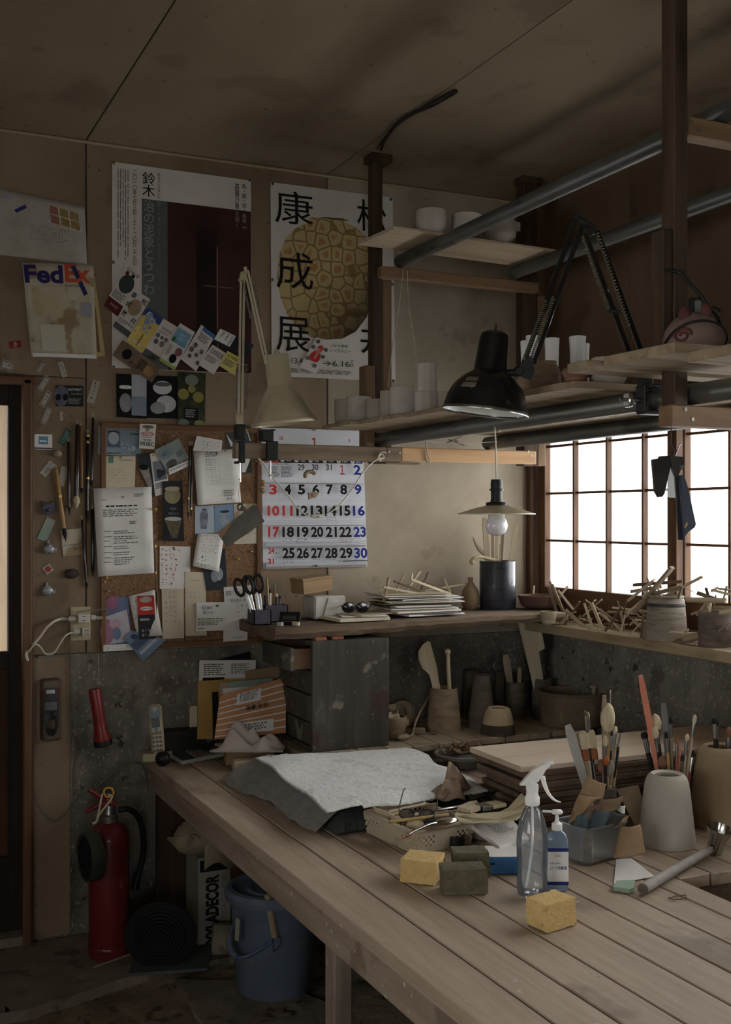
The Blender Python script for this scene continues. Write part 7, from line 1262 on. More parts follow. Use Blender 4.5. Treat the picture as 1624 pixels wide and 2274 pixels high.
for sx in (-1,1): q = MB(); q.tube([(sx*.027+.020*math.cos(a),.017*math.sin(a),0) for a in [2*PI*i/18 for i in range(18)]],.0018,6, True); f_ = q.build('rim', m_bpl, t, 180); q = MB(); q.lathe([(0,0),(.019,0),(0,.0004)],18,(sx*.027,0,0), sq=(1,.85)); q.build('lens', glassm('spectacle_lens', rough=.02, see=.8, milk=.05), f_); q = MB(); q.tube(spline([(sx*.046,.004,0),(sx*.05,.03,-.006),(sx*.046,.10,-.012),(sx*.044,.12,-.024)]),.0016,6); q.build('temple', m_bpl, t, 180)
q = MB(); q.tube([(-.008,.004,0),(0,.008,.002),(.008,.004,0)],.0016,6); q.build('bridge', m_bpl, t, 180)
o = bp(620,590,.085); t = thing('serving_spoon', 'steel serving spoon with a patterned handle across the basket', 'spoon', o); d = bp(305,712,.070)-o; sd = d.normalized(); q = MB(); q.blob((0,0,0),(.036,.024,.008),18,8, frame_to(Vector((0,0,1)),(0,1,0)) @ rotm(0,0, math.atan2(sd.y, sd.x))); q.build('bowl', m_silver, t, 60); q = MB(); pts = spline([sd*.030+Vector((0,0,.002)), sd*.06+Vector((0,0,.006)), d*.7+Vector((0,0,.004)), d]); q.tube(pts, .0036,8); q.build('handle', m_silver, t, 180); q = MB(); q.tube([d*.80, d*.9, d*1.0],[.0042,.005,.0052],8); q.build('handle_grip', mat('patterned_grip', (60,50,48),(176,96,60), rough=.5, scale=120, lo=.5, hi=.55), t, 60)
# rib, flat brush, cloth rag
def hprism(k, pts, h, th, name, lab, cat, m, tiltf=None):
    P = [at_z(*k(*p), TZ+h+(tiltf(*p) if tiltf else 0)) for p in pts]; o = sum(P, Vector())/len(P); n_ = len(P); q = MB(); q.add([p-o for p in P]+[p-o+Vector((0,0, th)) for p in P],[tuple(range(n_)), tuple(reversed(range(n_, 2*n_)))]+[((i+1) % n_, i, n_+i, n_+(i+1) % n_) for i in range(n_)]); return one(name, q, m, lab, cat, o)
hprism(KT, [(682,570),(692,530),(760,545),(860,556),(940,552),(1010,540),(1070,510),(1150,420),(1165,405),(1205,450),(1200,530),(1130,590),(1000,600),(820,612),(720,612)],.066,.005, 'plastic_rib', 'stained cream curved scraper lying on the basket', 'scraper', mat('stained_cream_plastic', (186,172,134),(202,190,154), rough=.4, scale=9, spots=[((134,92,52),14,.64,.6)]), lambda x, y: max(0,(x-950))*.00018)
hprism(KT, [(700,520),(780,482),(840,470),(870,520),(800,540)],.072,.010, 'flat_brush', 'wide flat brush lying in the basket', 'brush', m_stickl); fb = bpy.data.objects['flat_brush']
P0 = Vector(fb.location); q = MB(); a = bp(865,495,.077)-P0; b = bp(915,488,.077)-P0; q.cbox((a+b)/2,((b-a).length*1.3,.045,.012),.001, rotm(0,0, math.atan2((b-a).y, (b-a).x))); q.build('ferrule', m_ferr, fb); a = bp(925,486,.077)-P0; b = bp(1020,468,.077)-P0; q = MB(); q.cbox((a+b)/2,((b-a).length*1.0,.046,.010),.002, rotm(0,0, math.atan2((b-a).y, (b-a).x))); q.build('bristles', m_bpale, fb)
m_rag = mat('tan_leather_rag', (122,100,80),(152,128,104), rough=.85, scale=14, bump=.3)
def rag(name, lab, c, sx, sy, h, seed, m, rot=0.0, peaks=3, n=26, cat='cloth'):
    r_ = random.Random(seed); pk = [(r_.uniform(.15,.85), r_.uniform(.2,.8), r_.uniform(.07,.18), r_.uniform(.5,1.2)) for _ in range(peaks)]; fo = [(r_.uniform(6,16), r_.uniform(6,16), r_.uniform(0,6)) for _ in range(4)]
    def f(u, v):
        zz = sum(w*math.exp(-((u-a)**2+(v-b)**2)/(s*s)) for a, b, s, w in pk); zz = zz*h+.06*h*sum(math.sin(x*u+y*v+p) for x, y, p in fo); e = min(u, 1-u, v, 1-v); k_ = 1+.12*math.sin(11*u+seed)*math.sin(9*v); return ((u-.5)*sx*k_, (v-.5)*sy*k_, max(.001, zz*min(1, e*7)+.004))
    q = MB(); q.sheet(n, n, f, .0022); return one(name, q, m, lab, cat, c, rot, smooth=180)
c = bp(640,430,.060); t = thing('leather_rag', 'stiff tan leather rag peaked over the back of the basket', 'rag', c)
def fold(pts, m, nm, par, o): P = [p-o for p in pts]; q = MB(); n_ = len(P); q.sheet(10,10, lambda u, v: (P[0]*(1-u)+P[1]*u)*(1-v)+(P[3]*(1-u)+P[2]*u)*v+VF*(.010*math.sin(u*5+v*2))+Vector((0,0,.006*math.sin(u*7)*math.sin(v*5))),.002); return q.build(nm, m, par, 180)
def dd(x, y, d_): return at_d(*KT(x, y), d_)
dr_ = dep(c)
fold([dd(640,165, dr_+.03), dd(690,200, dr_+.05), dd(800,380, dr_+.05), dd(610,330, dr_+.01)], m_rag, 'peak_fold', t, c); fold([dd(610,300, dr_), dd(700,290, dr_+.02), dd(765,440, dr_-.02), dd(560,440, dr_-.03)], m_rag, 'front_fold', t, c); fold([dd(585,330, dr_+.0), dd(640,380, dr_-.01), dd(600,450, dr_-.03), dd(455,432, dr_-.02)], m_rag, 'left_fold', t, c); fold([dd(720,240, dr_+.04), dd(800,350, dr_+.06), dd(770,400, dr_+.05), dd(700,380, dr_+.02)], mat('dark_rag_lining', (84,62,44),(104,80,58), rough=.9), 'inner_fold', t, c)
hprism(KT, [(780,420),(1000,375),(1010,382),(800,452)],.062,.003, 'dark_knife', 'dark flat blade poking out right of the leather rag', 'knife', m_bpl); hprism(KT, [(960,450),(1040,462),(1050,480),(1000,500)],.060,.006, 'wood_scraper', 'small dark wood scraper right of the flat brush', 'scraper', m_stickd)
# --- note pad, block, tape, blue box
c = bp(780,745,0); q = MB(); q.cbox((0,0,.018),(.115,.055,.034),.005); one('wooden_block', q, mat('worn_tan_block', (122,108,88),(140,126,104), rough=.7), 'rounded tan block under the note pad', 'block', c+VF*.03+Vector((.012,0,.001)), rotm(0,0,-.78))
c = bp(700,800,0); q = MB(); q.lathe([(.016,0),(.022,0),(.022,.030),(.016,.030),(.016,0)],28); one('tape_roll', q, m_bpl, 'roll of black tape in front of the basket', 'tape', c+VF*.022+Vector((0,0,.0006)), smooth=40)
t = thing('blue_box', 'flat blue carton with a white top behind the dark sponges', 'box', tz_(KT, 1000,985)+VF*.045+Vector((0,0,.001)), rotm(0,0,-TH+.02)); q = MB(); q.cbox((0,0,.021),(.115,.09,.041),.0015); q.build('carton', mat('blue_carton', (34,92,140),(44,106,154), rough=.5), t); q = MB(); q.cbox((0,0,.0425),(.112,.087,.002),.0005); q.build('white_top', m_pw, t); q = MB(); q.box((-.02,-.0453,.026),(.02,.0006,.005)); q.build('print', flat(20,50,90), t)
S = Sheet('note_pad', 'white note pad with a printed table lying on the tan block', 'note pad', [bp(785,607,.052), bp(1095,580,.056), bp(1215,712,.054), bp(1005,775,.050)], m_pw, None, 4,.012); S.lines(.3,.2,.85,.6,8, m_gr, fill=.4); S.rect(.28,.16,.9,.168, m_gr); S.rect(.28,.64,.9,.648, m_gr); S.rect(.5,.16,.505,.8, m_lg)
# --- sponges
m_spy = mat('yellow_sponge', (196,160,90),(212,178,108), rough=1.0, scale=60, bump=1.0, bscale=190, spots=[((150,112,56),60,.66,.5)]); m_spg = mat('clay_soaked_sponge', (84,78,56),(106,98,74), rough=.95, scale=40, bump=1.0, bscale=120, spots=[((62,58,42),30,.6,.5)])
def sponge(lab, base_l, base_r, depth, h, m, seed):
    a = at_z(*base_l, TZ); b = at_z(*base_r, TZ); d = b-a; L_ = d.length; c = (a+b)/2; R = math.atan2(d.y, d.x); q = MB(); n1, n2, n3 = 10,8,6; rr = random.Random(seed)
    bm = bmesh.new(); bmesh.ops.create_cube(bm, size=1); bmesh.ops.subdivide_edges(bm, edges=bm.edges[:], cuts=7, use_grid_fill=True)
    for v in bm.verts:
        e = sum(1 for k_ in range(3) if abs(v.co[k_]) > .49); s_ = .985 if e >= 2 else 1.0; v.co = Vector((v.co.x*L_*s_+rr.uniform(-.0008,.0008), v.co.y*depth*s_+rr.uniform(-.0008,.0008), v.co.z*h*s_+rr.uniform(-.0006,.0006)))
        v.co.x += .002*math.sin(v.co.z*60+seed)
    me = bpy.data.meshes.new('sponge'); bm.to_mesh(me); bm.free(); me.materials.append(m); me.polygons.foreach_set('use_smooth', [True]*len(me.polygons)); me.set_sharp_from_angle(angle=.7)
    o = bpy.data.objects.new('sponge', me); COL.objects.link(o); nrm = Vector((-math.sin(R), math.cos(R),0)); place(o, Vector((c.x, c.y, TZ+h/2+.0015))+nrm*depth/2, R); tag(o, lab, 'sponge', 'sponges on the bench'); return o
sponge('yellow sponge farthest left on the bench', KT(285,1040), KT(545,1068),.085,.054, m_spy, 1); sponge('front grey green clay soaked sponge', KT(600,1140), KT(922,1128),.060,.058, m_spg, 2); sponge('rear grey green clay soaked sponge behind the front one', KT(690,1010), KT(940,1000),.060,.058, m_spg, 3); sponge('yellow sponge alone in front of the spray bottle', KT(1348,1412), KT(1562,1348),.062,.058, m_spy, 4)
# --- spray bottle
m_pet = glassm('clear_bottle_plastic', tint=(255,255,255), rough=.06, see=.75, milk=.15); m_wat = glassm('water', tint=(246,251,254), rough=.02, see=.9, milk=.04, milkcol=(150,190,230)); m_tr = mat('translucent_white_plastic', (226,226,222),(234,234,230), rough=.35, sss=.15)
c = tz_(KT, 1258,1172); mp = mpp(c)*.30788; c = c+VF*(105*mp)+Vector((0,0,.0008)); mp = mpp(c)*.30788; t = thing('spray_bottle', 'clear plastic spray bottle half full of water', 'spray bottle', c, -TH)
pr_ = [(0,14),(40,14),(70,0),(98,8),(110,40),(112,120),(106,190),(112,260),(114,400),(108,470),(88,560),(60,625),(44,648),(44,664)]
def petal(q, prof, n=40, k=5, amp=.10):
    vs = []; m_ = len(prof)
    for (r, z) in prof:
        for i in range(n): a = 2*PI*i/n; w = 1-(amp*max(0,1-z/70)*(.5+.5*math.cos(k*a))); vs.append((r*w*mp*math.cos(a), r*w*mp*math.sin(a),(z+max(0,1-z/60)*10*(.5+.5*math.cos(k*a)))*mp))
    q.add(vs, [(j*n+i, j*n+(i+1) % n, (j+1)*n+(i+1) % n, (j+1)*n+i) for j in range(m_-1) for i in range(n)])
q = MB(); petal(q, pr_[1:]); q.add([(0,0,14*mp)]+[(40*mp*math.cos(a),40*mp*math.sin(a),20*mp) for a in [2*PI*i/40 for i in range(40)]],[(0,1+(i+1) % 40,1+i) for i in range(40)]); q.build('bottle', m_pet, t, 180)
q = MB(); q.lathe([(0,22*mp),(60*mp, 18*mp),(98*mp, 30*mp),(106*mp, 60*mp),(107*mp, 120*mp),(101*mp, 190*mp),(107*mp, 260*mp),(109*mp, 372*mp),(0,372*mp)],40); q.build('water', m_wat, t, 60)
q = MB(); q.lathe([(0,655*mp),(48*mp, 655*mp),(54*mp, 664*mp),(54*mp, 712*mp),(46*mp, 722*mp),(42*mp, 750*mp),(46*mp, 772*mp),(46*mp, 800*mp),(40*mp, 806*mp),(0,806*mp)],28); q.build('collar', m_tr, t, 40)
q = MB(); q.lathe([(30*mp, 800*mp),(34*mp, 830*mp),(28*mp, 850*mp),(12*mp, 862*mp),(0,864*mp)],20); q.build('pump_dome', m_tr, t, 60)
q = MB(); q.prism([(-92,800),(-60,838),(0,905),(70,948),(110,965),(128,940),(96,914),(70,868),(40,826),(-40,800)],-26*mp, 26*mp, Matrix(((mp, 0,0,0),(0,0,-1,0),(0, mp, 0,0),(0,0,0,1)))); q.build('spray_head', m_tr, t)
q = MB(); q.cyl((92*mp, 0,948*mp),(152*mp, 0,968*mp),20*mp, n=16); q.build('nozzle', m_tr, t, 40)
q = MB(); pts = spline([Vector((74*mp, 0,860*mp)), Vector((86*mp, 0,810*mp)), Vector((116*mp, 0,740*mp)), Vector((160*mp, 0,690*mp)), Vector((206*mp, 0,674*mp))],5); q.tube(pts, [20*mp*(1-.8*i/(len(pts)-1)) for i in range(len(pts))],8); q.build('trigger', m_tr, t, 60)
q = MB(); q.tube(spline([Vector((0,0,655*mp)), Vector((2*mp, 0,400*mp)), Vector((-20*mp, 0,200*mp)), Vector((-45*mp, 0,60*mp))]),9*mp, 8); q.build('dip_tube', m_tr, t, 180)
# --- hand rub pump bottle
c = tz_(KT, 1432,1112); c = c+VF*.022+Vector((0,0,.0008)); mp = mpp(c)*.30788; t = thing('pump_bottle', 'pump bottle of blue sanitiser with a white and navy label', 'bottle', c, -TH)
def rsq(w, d, r, n=8):
    P = []
    for sx, sy, a0 in ((1,1,0),(-1,1, PI/2),(-1,-1, PI),(1,-1,3*PI/2)): P += [(sx*(w-r)+r*math.cos(a0+PI/2*i/n), sy*(d-r)+r*math.sin(a0+PI/2*i/n)) for i in range(n+1)]
    return P
def loft(q, secs): n_ = len(secs[0][0]); q.add([(x, y, z) for P, z in secs for x, y in P],[(j*n_+i, j*n_+(i+1) % n_, (j+1)*n_+(i+1) % n_, (j+1)*n_+i) for j in range(len(secs)-1) for i in range(n_)]+[tuple(reversed(range(n_))), tuple(range((len(secs)-1)*n_, len(secs)*n_))])
q = MB(); loft(q, [(rsq(w*mp, d*mp, min(w, d)*.5*mp), z*mp) for w, d, z in ((70,44,0),(76,48,8),(76,48,350),(74,46,372),(60,38,405),(36,30,424),(28,26,430))]); q.build('bottle', mat('clear_blue_bottle', (150,178,204),(164,190,214), rough=.12, trans=.6, coat=.4), t, 45)
q = MB(); q.cbox((0,-48.5*mp, 176*mp),(150*mp, 1.6*mp, 268*mp),.0003); lb = q.build('label', m_wht, t)
for z0, z1 in ((284,310),(44,70)): q = MB(); q.box((0,-50.2*mp, (z0+z1)/2*mp),(150*mp, .8*mp, (z1-z0)*mp)); q.build('label_band', flat(40,50,116), lb)
class PanelS:      # flat lettering panel on an object part
    def __init__(s, o, org, ux, uy): s.o = o; s.org = Vector(org); s.ux = Vector(ux); s.uy = Vector(uy)
    def pt(s, u, v, e=0): n_ = s.ux.cross(s.uy).normalized(); return s.org+s.ux*u-s.uy*v+n_*(e+.0003)
    def txt(s, t, u0, v0, u1, v1, m, bold=0, rot=0): TEXTQ.append((s, t, u0, v0, u1, v1, m, 'lettering', bold, .0002, rot))
PS = PanelS(lb, (-75*mp, -50*mp, 310*mp),(150*mp, 0,0),(0,0,268*mp)); PS.txt('Kowa', .36,.17,.62,.23, flat(190,90,80)); PS.txt('手指の消毒に', .06,.38,.66,.43, flat(44,52,110)); PS.txt('コーワ消毒液', .06,.48,.92,.58, flat(34,42,110), bold=.01)
q = MB(); q.lathe([(30*mp, 426*mp),(38*mp, 430*mp),(38*mp, 474*mp),(20*mp, 482*mp),(14*mp, 500*mp),(12*mp, 540*mp),(0,540*mp)],22); q.build('collar', m_tr, t, 40); q = MB(); q.cbox((0,0,556*mp),(84*mp, 44*mp, 34*mp),12*mp); q.cbox((-66*mp, 0,560*mp),(80*mp, 22*mp, 16*mp),5*mp, rotm(0,.06,0)); q.build('pump_head', m_tr, t, 60)
# --- clear tub of scraps
RM = [at_z(*KR(*p), TZ+.085) for p in ((158,1385),(440,1310),(772,1398),(352,1482))]; tc_ = sum(RM, Vector())/4; ex = (RM[2]-RM[3]+RM[1]-RM[0])/2; ey = (RM[1]-RM[2]+RM[0]-RM[3])/2; a_ = math.atan2(ex.y, ex.x); wx = ex.length/2; wy_ = min(.075, ey.length/2); t = thing('plastic_tub', 'cloudy clear plastic tub of leather scraps', 'tub', (tc_.x, tc_.y, TZ+.0008), a_)
q = MB(); th = .002; H = .088; n_ = len(rsq(1,1,.3))
secs = [(rsq(wx*.90, wy_*.88,.018),.0),(rsq(wx*.93, wy_*.92,.02),.004),(rsq(wx, wy_, .022), H),(rsq(wx+.004, wy_+.004,.024), H),(rsq(wx+.004, wy_+.004,.024), H+.004),(rsq(wx-th, wy_-th, .020), H+.004),(rsq(wx*.93-th, wy_*.92-th, .018),.006),(rsq(wx*.5, wy_*.5,.012),.006)]
q.add([(x, y, z) for P, z in secs for x, y in P],[(j*n_+i, j*n_+(i+1) % n_, (j+1)*n_+(i+1) % n_, (j+1)*n_+i) for j in range(len(secs)-1) for i in range(n_)]+[tuple(reversed(range(n_))), tuple(range((len(secs)-1)*n_, len(secs)*n_))]); q.build('tub', glassm('cloudy_tub_plastic', tint=(252,253,253), rough=.2, see=.8, milk=.15, milkcol=(190,192,190)), t, 60)
m_lt = mat('tan_leather', (134,108,74),(160,132,94), rough=.8, scale=12, bump=.15); m_ld = mat('dark_leather', (44,42,40),(66,62,58), rough=.7, scale=12); m_lb = mat('blue_grey_cloth', (64,76,84),(84,96,102), rough=.8); m_lbr = mat('brown_leather', (94,72,50),(120,94,68), rough=.8)
def scrap(lab, pts, m, dpts, cv=.012, nm='leather_scrap'):
    P = [at_d(*KR(*p), d_) for p, d_ in zip(pts, dpts)]; o = sum(P, Vector())/4; q = MB(); q.sheet(9,9, lambda u, v: (P[0]*(1-u)+P[1]*u)*(1-v)+(P[3]*(1-u)+P[2]*u)*v-o-VF*cv*math.sin(u*PI)*1.0+Vector((0,0,.004*math.sin(v*6))),.0018); return one(nm, q, m, lab, 'scrap', o, None, 'scraps in the plastic tub', smooth=180)
dT = dep(Vector((tc_.x, tc_.y, 0)))
scrap('upright tan leather scrap at the back of the tub', ((400,1005),(560,1065),(520,1190),(310,1180)), m_lt, (dT+.02, dT+.02, dT+.01, dT+.01)); scrap('tan leather scrap leaning left in the tub', ((330,1150),(520,1180),(330,1310),(225,1400)), m_lt, (dT, dT+.01, dT-.02, dT-.02)); scrap('brown leather scrap across the tub', ((290,1280),(700,1170),(620,1260),(240,1420)), m_lbr, (dT-.01, dT+.02, dT-.01, dT-.03)); scrap('pointed brown scrap at the right of the tub', ((520,1200),(720,1165),(640,1280),(420,1300)), m_lbr, (dT, dT+.02, dT-.01, dT-.02)); scrap('blue grey cloth scrap in the tub', ((320,1330),(410,1300),(430,1420),(260,1430)), m_lb, (dT-.03, dT-.02, dT-.03, dT-.035)); scrap('grey cloth scrap in the middle of the tub', ((460,1280),(620,1300),(520,1440),(390,1450)), m_lb, (dT-.02, dT-.02, dT-.035, dT-.035)); scrap('dark leather scrap low in the tub', ((250,1370),(420,1300),(400,1440),(300,1450)), m_ld, (dT-.02, dT-.01, dT-.03, dT-.03)); scrap('dark green scrap at the tub right', ((540,1280),(760,1330),(640,1400),(500,1430)), m_ld, (dT-.01, dT-.005, dT-.03, dT-.03)); scrap('ochre scrap along the right rim of the tub', ((640,1330),(765,1330),(700,1390),(560,1440)), m_lt, (dT, dT, dT-.02, dT-.025)); scrap('white twisted rag at the right rim of the tub', ((640,1240),(715,1250),(710,1310),(650,1280)), m_towel, (dT+.02, dT+.02, dT+.01, dT+.01)); scrap('tan leather square hanging over the right tub rim', ((680,1420),(840,1405),(888,1640),(615,1685)), m_lt, (dT-.06, dT-.05, dT-.055, dT-.075),.012)
# --- brush pots and brushes
bpA = Vector((*at_z(*KR(560,1330), TZ).xy, TZ))+VF*.12; 
def brush(lab, base, tip, r, hm, bm_, bl, bw, kind='round', grp=None):
    d = tip-base; L_ = d.length; R = frame_to(d, VF); t = thing('paint_brush', lab, 'brush', base, R, grp); fl = .04 if kind == 'round' else .03
    q = MB(); q.lathe([(0,0),(r*.7,0),(r, L_*.3),(r*.9, max(.01, L_-bl-fl)),(0, max(.011, L_-bl-fl))],9); q.build('handle', hm, t, 50)
    if kind == 'round': q = MB(); q.lathe([(r*.8, L_-bl-fl),(r*1.05, L_-bl-fl*.5),(bw*.9, L_-bl)],10); q.build('ferrule', m_ferr, t, 50); q = MB(); q.lathe([(0, L_-bl),(bw*.9, L_-bl),(bw*1.15, L_-bl*.6),(bw*.8, L_-bl*.2),(0, L_)],10); q.build('bristles', bm_, t, 60)
    elif kind == 'flat': q = MB(); q.cbox((0,0, L_-bl-fl/2),(bw*2,.012, fl),.002); q.build('ferrule', mat('copper_ferrule', (150,84,48),(166,104,66), rough=.4, metal=.5), t); q = MB(); q.cbox((0,0, L_-bl/2),(bw*2.05,.014, bl),.004); q.build('bristles', bm_, t)
    else: q = MB(); q.blob((0,0, L_-bl/2),(bw, bw, bl/2+.004),14,10); q.build('bristles', bm_, t, 60)
    return t
def potA(name, lab, x0, x1, yt, yb, m, prof=CYL, wall=.005, cat='pot', **k): a = KR(x0, yt); b = KR(x1, yb); return vessel(name, lab, cat, a[0], b[0], a[1], b[1], TZ, prof, m, wall=wall, **k)
pA = potA('brush_pot', 'dark pot holding brushes behind the plastic tub', 440,640,1090,1440, m_dclay, yy=2.475); pAc = on(pA); pAd = dep(pAc)
def kd(x, y, d_): return at_d(*KR(x, y), d_)
fl_ = Vector((0,0,.012)); MBH = (m_brn, m_bpl, m_stickl, m_bgold)
G = 'brushes behind the plastic tub'
BR_ = [(375,440,.004, m_bpl, m_spg, .018,.004, 'round', 'green tipped brush, tallest thin one left'),(400,455,.004, m_bpl, m_bpale, .018,.0045, 'round', 'tan tipped brush beside the green tipped one'),(330,620,.007, m_stickl, m_bpale, .04,.016, 'flat', 'wide flat brush in shade at the left'),(390,620,.008, m_stickl, m_bpale, .05,.022, 'flat', 'wide flat brush with a copper ferrule'),(570,395,.005, m_bam, m_bpale, .075,.020, 'mop', 'fluffy yellow mop brush'),(545,650,.005, m_bpl, m_bpale, .03,.006, 'round', 'round brush in the middle of the bundle'),(635,575,.005, m_stick, m_bpale, .02,.006, 'round', 'grey tipped brush at the right of the bundle'),(600,600,.004, m_bpl, m_bdark, .02,.004, 'round', 'slim dark brush at the right of the bundle'),(660,710,.004, m_bgold, m_bpale, .025,.006, 'round', 'pale pointed brush at the far right of the bundle'),(676,595,.003, m_bpl, m_bdark, .012,.003, 'round', 'thinnest dark brush leaning right'),(510,870,.006, m_brn, m_terra, .03,.010, 'mop', 'dark red knob brush low in front'),(555,840,.005, m_brn, mat('orange_bristle', (176,84,40), rough=.8),.02,.008, 'mop', 'orange tipped short brush'),(600,870,.006, m_stickl, mat('grey_bristle', (140,132,114), rough=.9),.04,.010, 'mop', 'grey round brush at the lower right'),(592,270,.0025, m_stickl, m_stickl, .01,.0025, 'round', 'thin bare stick rising behind the mop brush')]
for i, (x, y, r, hm, bm_, bl, bw, kd_, lb) in enumerate(BR_): b_ = pAc+fl_+VR*((x-520)/260*pA['_r']*.75)+VF*(.3*pA['_r']*math.sin(i*2.3)); brush(lb+' in the pot behind the tub', b_, kd(x, y, pAd+.02*math.sin(i)), r, hm, bm_, bl, bw, kd_, G)
b_ = pAc+fl_+VR*(-.5*pA['_r']); paddle('wooden_batten', 'thick wooden slat standing in the brush pot behind the tub', 'slat', b_+VR*.02, kd(540,318, pAd-.02),.014,.015,.007, m_stick); paddle('metal_ruler', 'broad pale scraper blade leaning left in the brush pot', 'scraper', b_, kd(232,568, pAd-.015),.016,.026,.002, mat('pale_scraper', (166,164,156),(180,178,170), rough=.4, metal=.3))
gp = potA('throwing_chuck', 'large pale grey chuck with a round opening on the bench', 890,1375,1060,1632, mat('pale_grey_chuck', (158,150,134),(178,170,154), rough=.8, scale=6, spots=[((128,112,90),8,.64,.4)]),[(1,0),(.98,.03),(.90,.35),(.80,.72),(.74,.9),(.68,.97),(.62,1)],.020); bpz = potA('throwing_chuck', 'tall tan chuck holding a brush at the right edge', 1340,1880,830,1470, mat('tan_chuck', (138,114,84),(158,134,102), rough=.85, scale=6),[(1,0),(.97,.05),(.88,.4),(.80,.75),(.74,.92),(.68,.98),(.62,1)],.022)
pB = potA('brush_pot', 'dark brush pot hidden behind the pale grey chuck', 990,1250,1030,1500, m_dclay, yy=2.43); pBc = on(pB); pBd = dep(pBc); G = 'brushes behind the pale grey chuck'
for i, (x, y, r, hm, bm_, bl, bw, kd_, lb) in enumerate(((860,625,.005, m_bpl, m_bdark, .02,.006, 'round', 'black tipped brush leaning far left'),(880,620,.005, m_bpl, m_bdark, .02,.006, 'round', 'second black tipped brush leaning left'),(965,470,.006, m_bpl, m_bpale, .045,.014, 'round', 'broad pale fan brush'),(960,570,.006, m_bpl, m_bpale, .035,.010, 'round', 'pale round brush in front of the fan brush'),(1100,495,.005, m_stick, m_bdark, .02,.006, 'round', 'olive tipped brush in the middle'),(1150,665,.004, m_redh, m_terra, .02,.004, 'round', 'thin red tipped brush'),(1240,640,.005, m_stickl, m_bpale, .02,.006, 'round', 'pale tipped brush at the right'),(1305,478,.005, m_stickl, m_bpale, .025,.006, 'round', 'tallest pale brush leaning right'),(1290,780,.005, m_redh, m_bdark, .02,.007, 'round', 'short dark brush at the right'),(940,640,.004, m_redh, m_terra, .02,.005, 'round', 'dark red brush behind the fan brush'),(1025,840,.007, m_bam, m_terra, .03,.013, 'mop', 'round brown mop brush low in front'),(1060,620,.005, m_bam, m_bdark, .02,.005, 'round', 'bamboo handled brush in the centre'),(1200,810,.004, m_bam, m_bdark, .02,.005, 'round', 'low bamboo brush at the right'))): brush(lb+' behind the pale grey chuck', pBc+fl_+VR*((x-1100)/260*pB['_r']*.7)+VF*(.3*pB['_r']*math.sin(i*2.1)), kd(x, y, pBd+.02*math.sin(i)), r, hm, bm_, bl, bw, kd_, G)
paddle('orange_ruler', 'orange plastic ruler rising highest behind the pale grey chuck', 'ruler', pBc+fl_+VR*-.015, kd(845,150, pBd),.016,.018,.002, mat('orange_plastic', (198,116,88),(208,128,98), rough=.4)); paddle('steel_ruler', 'grey steel ruler behind the pale grey chuck', 'ruler', pBc+fl_+VR*.004, kd(1038,385, pBd+.01),.017,.019,.0015, mat('steel_ruler_face', (140,138,136), rough=.3, metal=.5)); paddle('plastic_scraper', 'small orange plastic blade among the right hand brushes', 'tool', pBc+fl_+VR*.02, kd(1168,735, pBd-.01),.010,.012,.003, MATS['orange_plastic'])
brush('dark brush leaning left out of the tall tan chuck', on(bpz)+fl_+VR*-.01, kd(1470,500, dep(on(bpz))),.006, m_bpl, m_bdark, .02,.008, 'round'); brush('brown brush cut by the right edge of the picture', on(bpz)+fl_+VR*.01, kd(1592,580, dep(on(bpz))),.007, m_brn, m_terra, .03,.010, 'round'); brush('second dark tipped brush in the tall tan chuck', on(bpz)+fl_+VR*-.004+VF*.01, kd(1490,515, dep(on(bpz))+.01),.005, m_brn, m_bdark, .02,.006, 'round')
# cardboard, round wood lid, paper, ladle, rubber band
P = [kd(640,1110, pAd+.03), kd(825,1072, pAd+.05), kd(905,1380, pAd+.0), kd(800,1420, pAd-.02)]; o = P[2].copy(); q = MB(); q.sheet(4,4, lambda u, v: (P[0]*(1-u)+P[1]*u)*(1-v)+(P[3]*(1-u)+P[2]*u)*v-o, .003); one('cardboard_piece', q, mat('brown_cardboard', (112,92,66),(126,106,78), rough=.85), 'brown cardboard piece leaning behind the tub', 'cardboard', o)
c = at_z(*KR(770,1420), TZ)+VF*.03; q = MB(); q.lathe([(0,0),(.030,0),(.030,.055),(.032,.057),(.032,.062),(0,.064)],24); one('round_tin', q, m_lbr, 'brown round tin between the tub and the pale grey chuck', 'tin', c+Vector((0,0,.0008)), smooth=40)
S = Sheet('white_paper', 'white paper sheet under the corner of the tub', 'paper', [tz_(KR, 640,1700,.002), tz_(KR, 770,1690,.002), tz_(KR, 965,1842,.002), tz_(KR, 620,1905,.002)], m_pw, None, 4,.0008)
cup = kd(1498,1430,0); c = at_z(*KR(1500,1690), TZ)+VF*.035; mp = mpp(c)*.26385; t = thing('ladle', 'steel ladle with a taped handle lying at the right edge of the bench', 'ladle', c+Vector((0,0,.001))); o = Vector(t.location); q = MB(); q.lathe([(0,0),(58*mp, 0),(64*mp, 10*mp),(80*mp, 150*mp),(112*mp, 232*mp),(112*mp, 236*mp),(76*mp, 150*mp),(60*mp, 12*mp),(0,6*mp)],36,(0,0,0), rotm(.25,0,.3)); q.build('cup', m_silver, t, 50)
a = kd(1425,1618, dep(c)-.02)-o; b = at_z(*KR(870,1945), TZ+.014)-o; q = MB(); q.tube([a, a*.6+b*.4, b],[.010,.0115,.0125],14); q.build('taped_handle', mat('grey_tape_wrap', (146,138,130),(164,156,148), rough=.7, scale=30, bump=.2), t, 60); q = MB(); q.tube([a, (a+Vector((0.03,0.01,.012)))],[.007,.006],10); q.build('shank', m_silver, t, 60); q = MB(); q.cyl(b, b+(b-a).normalized()*.006,.012); q.build('handle_end', m_dclay, t, 40)
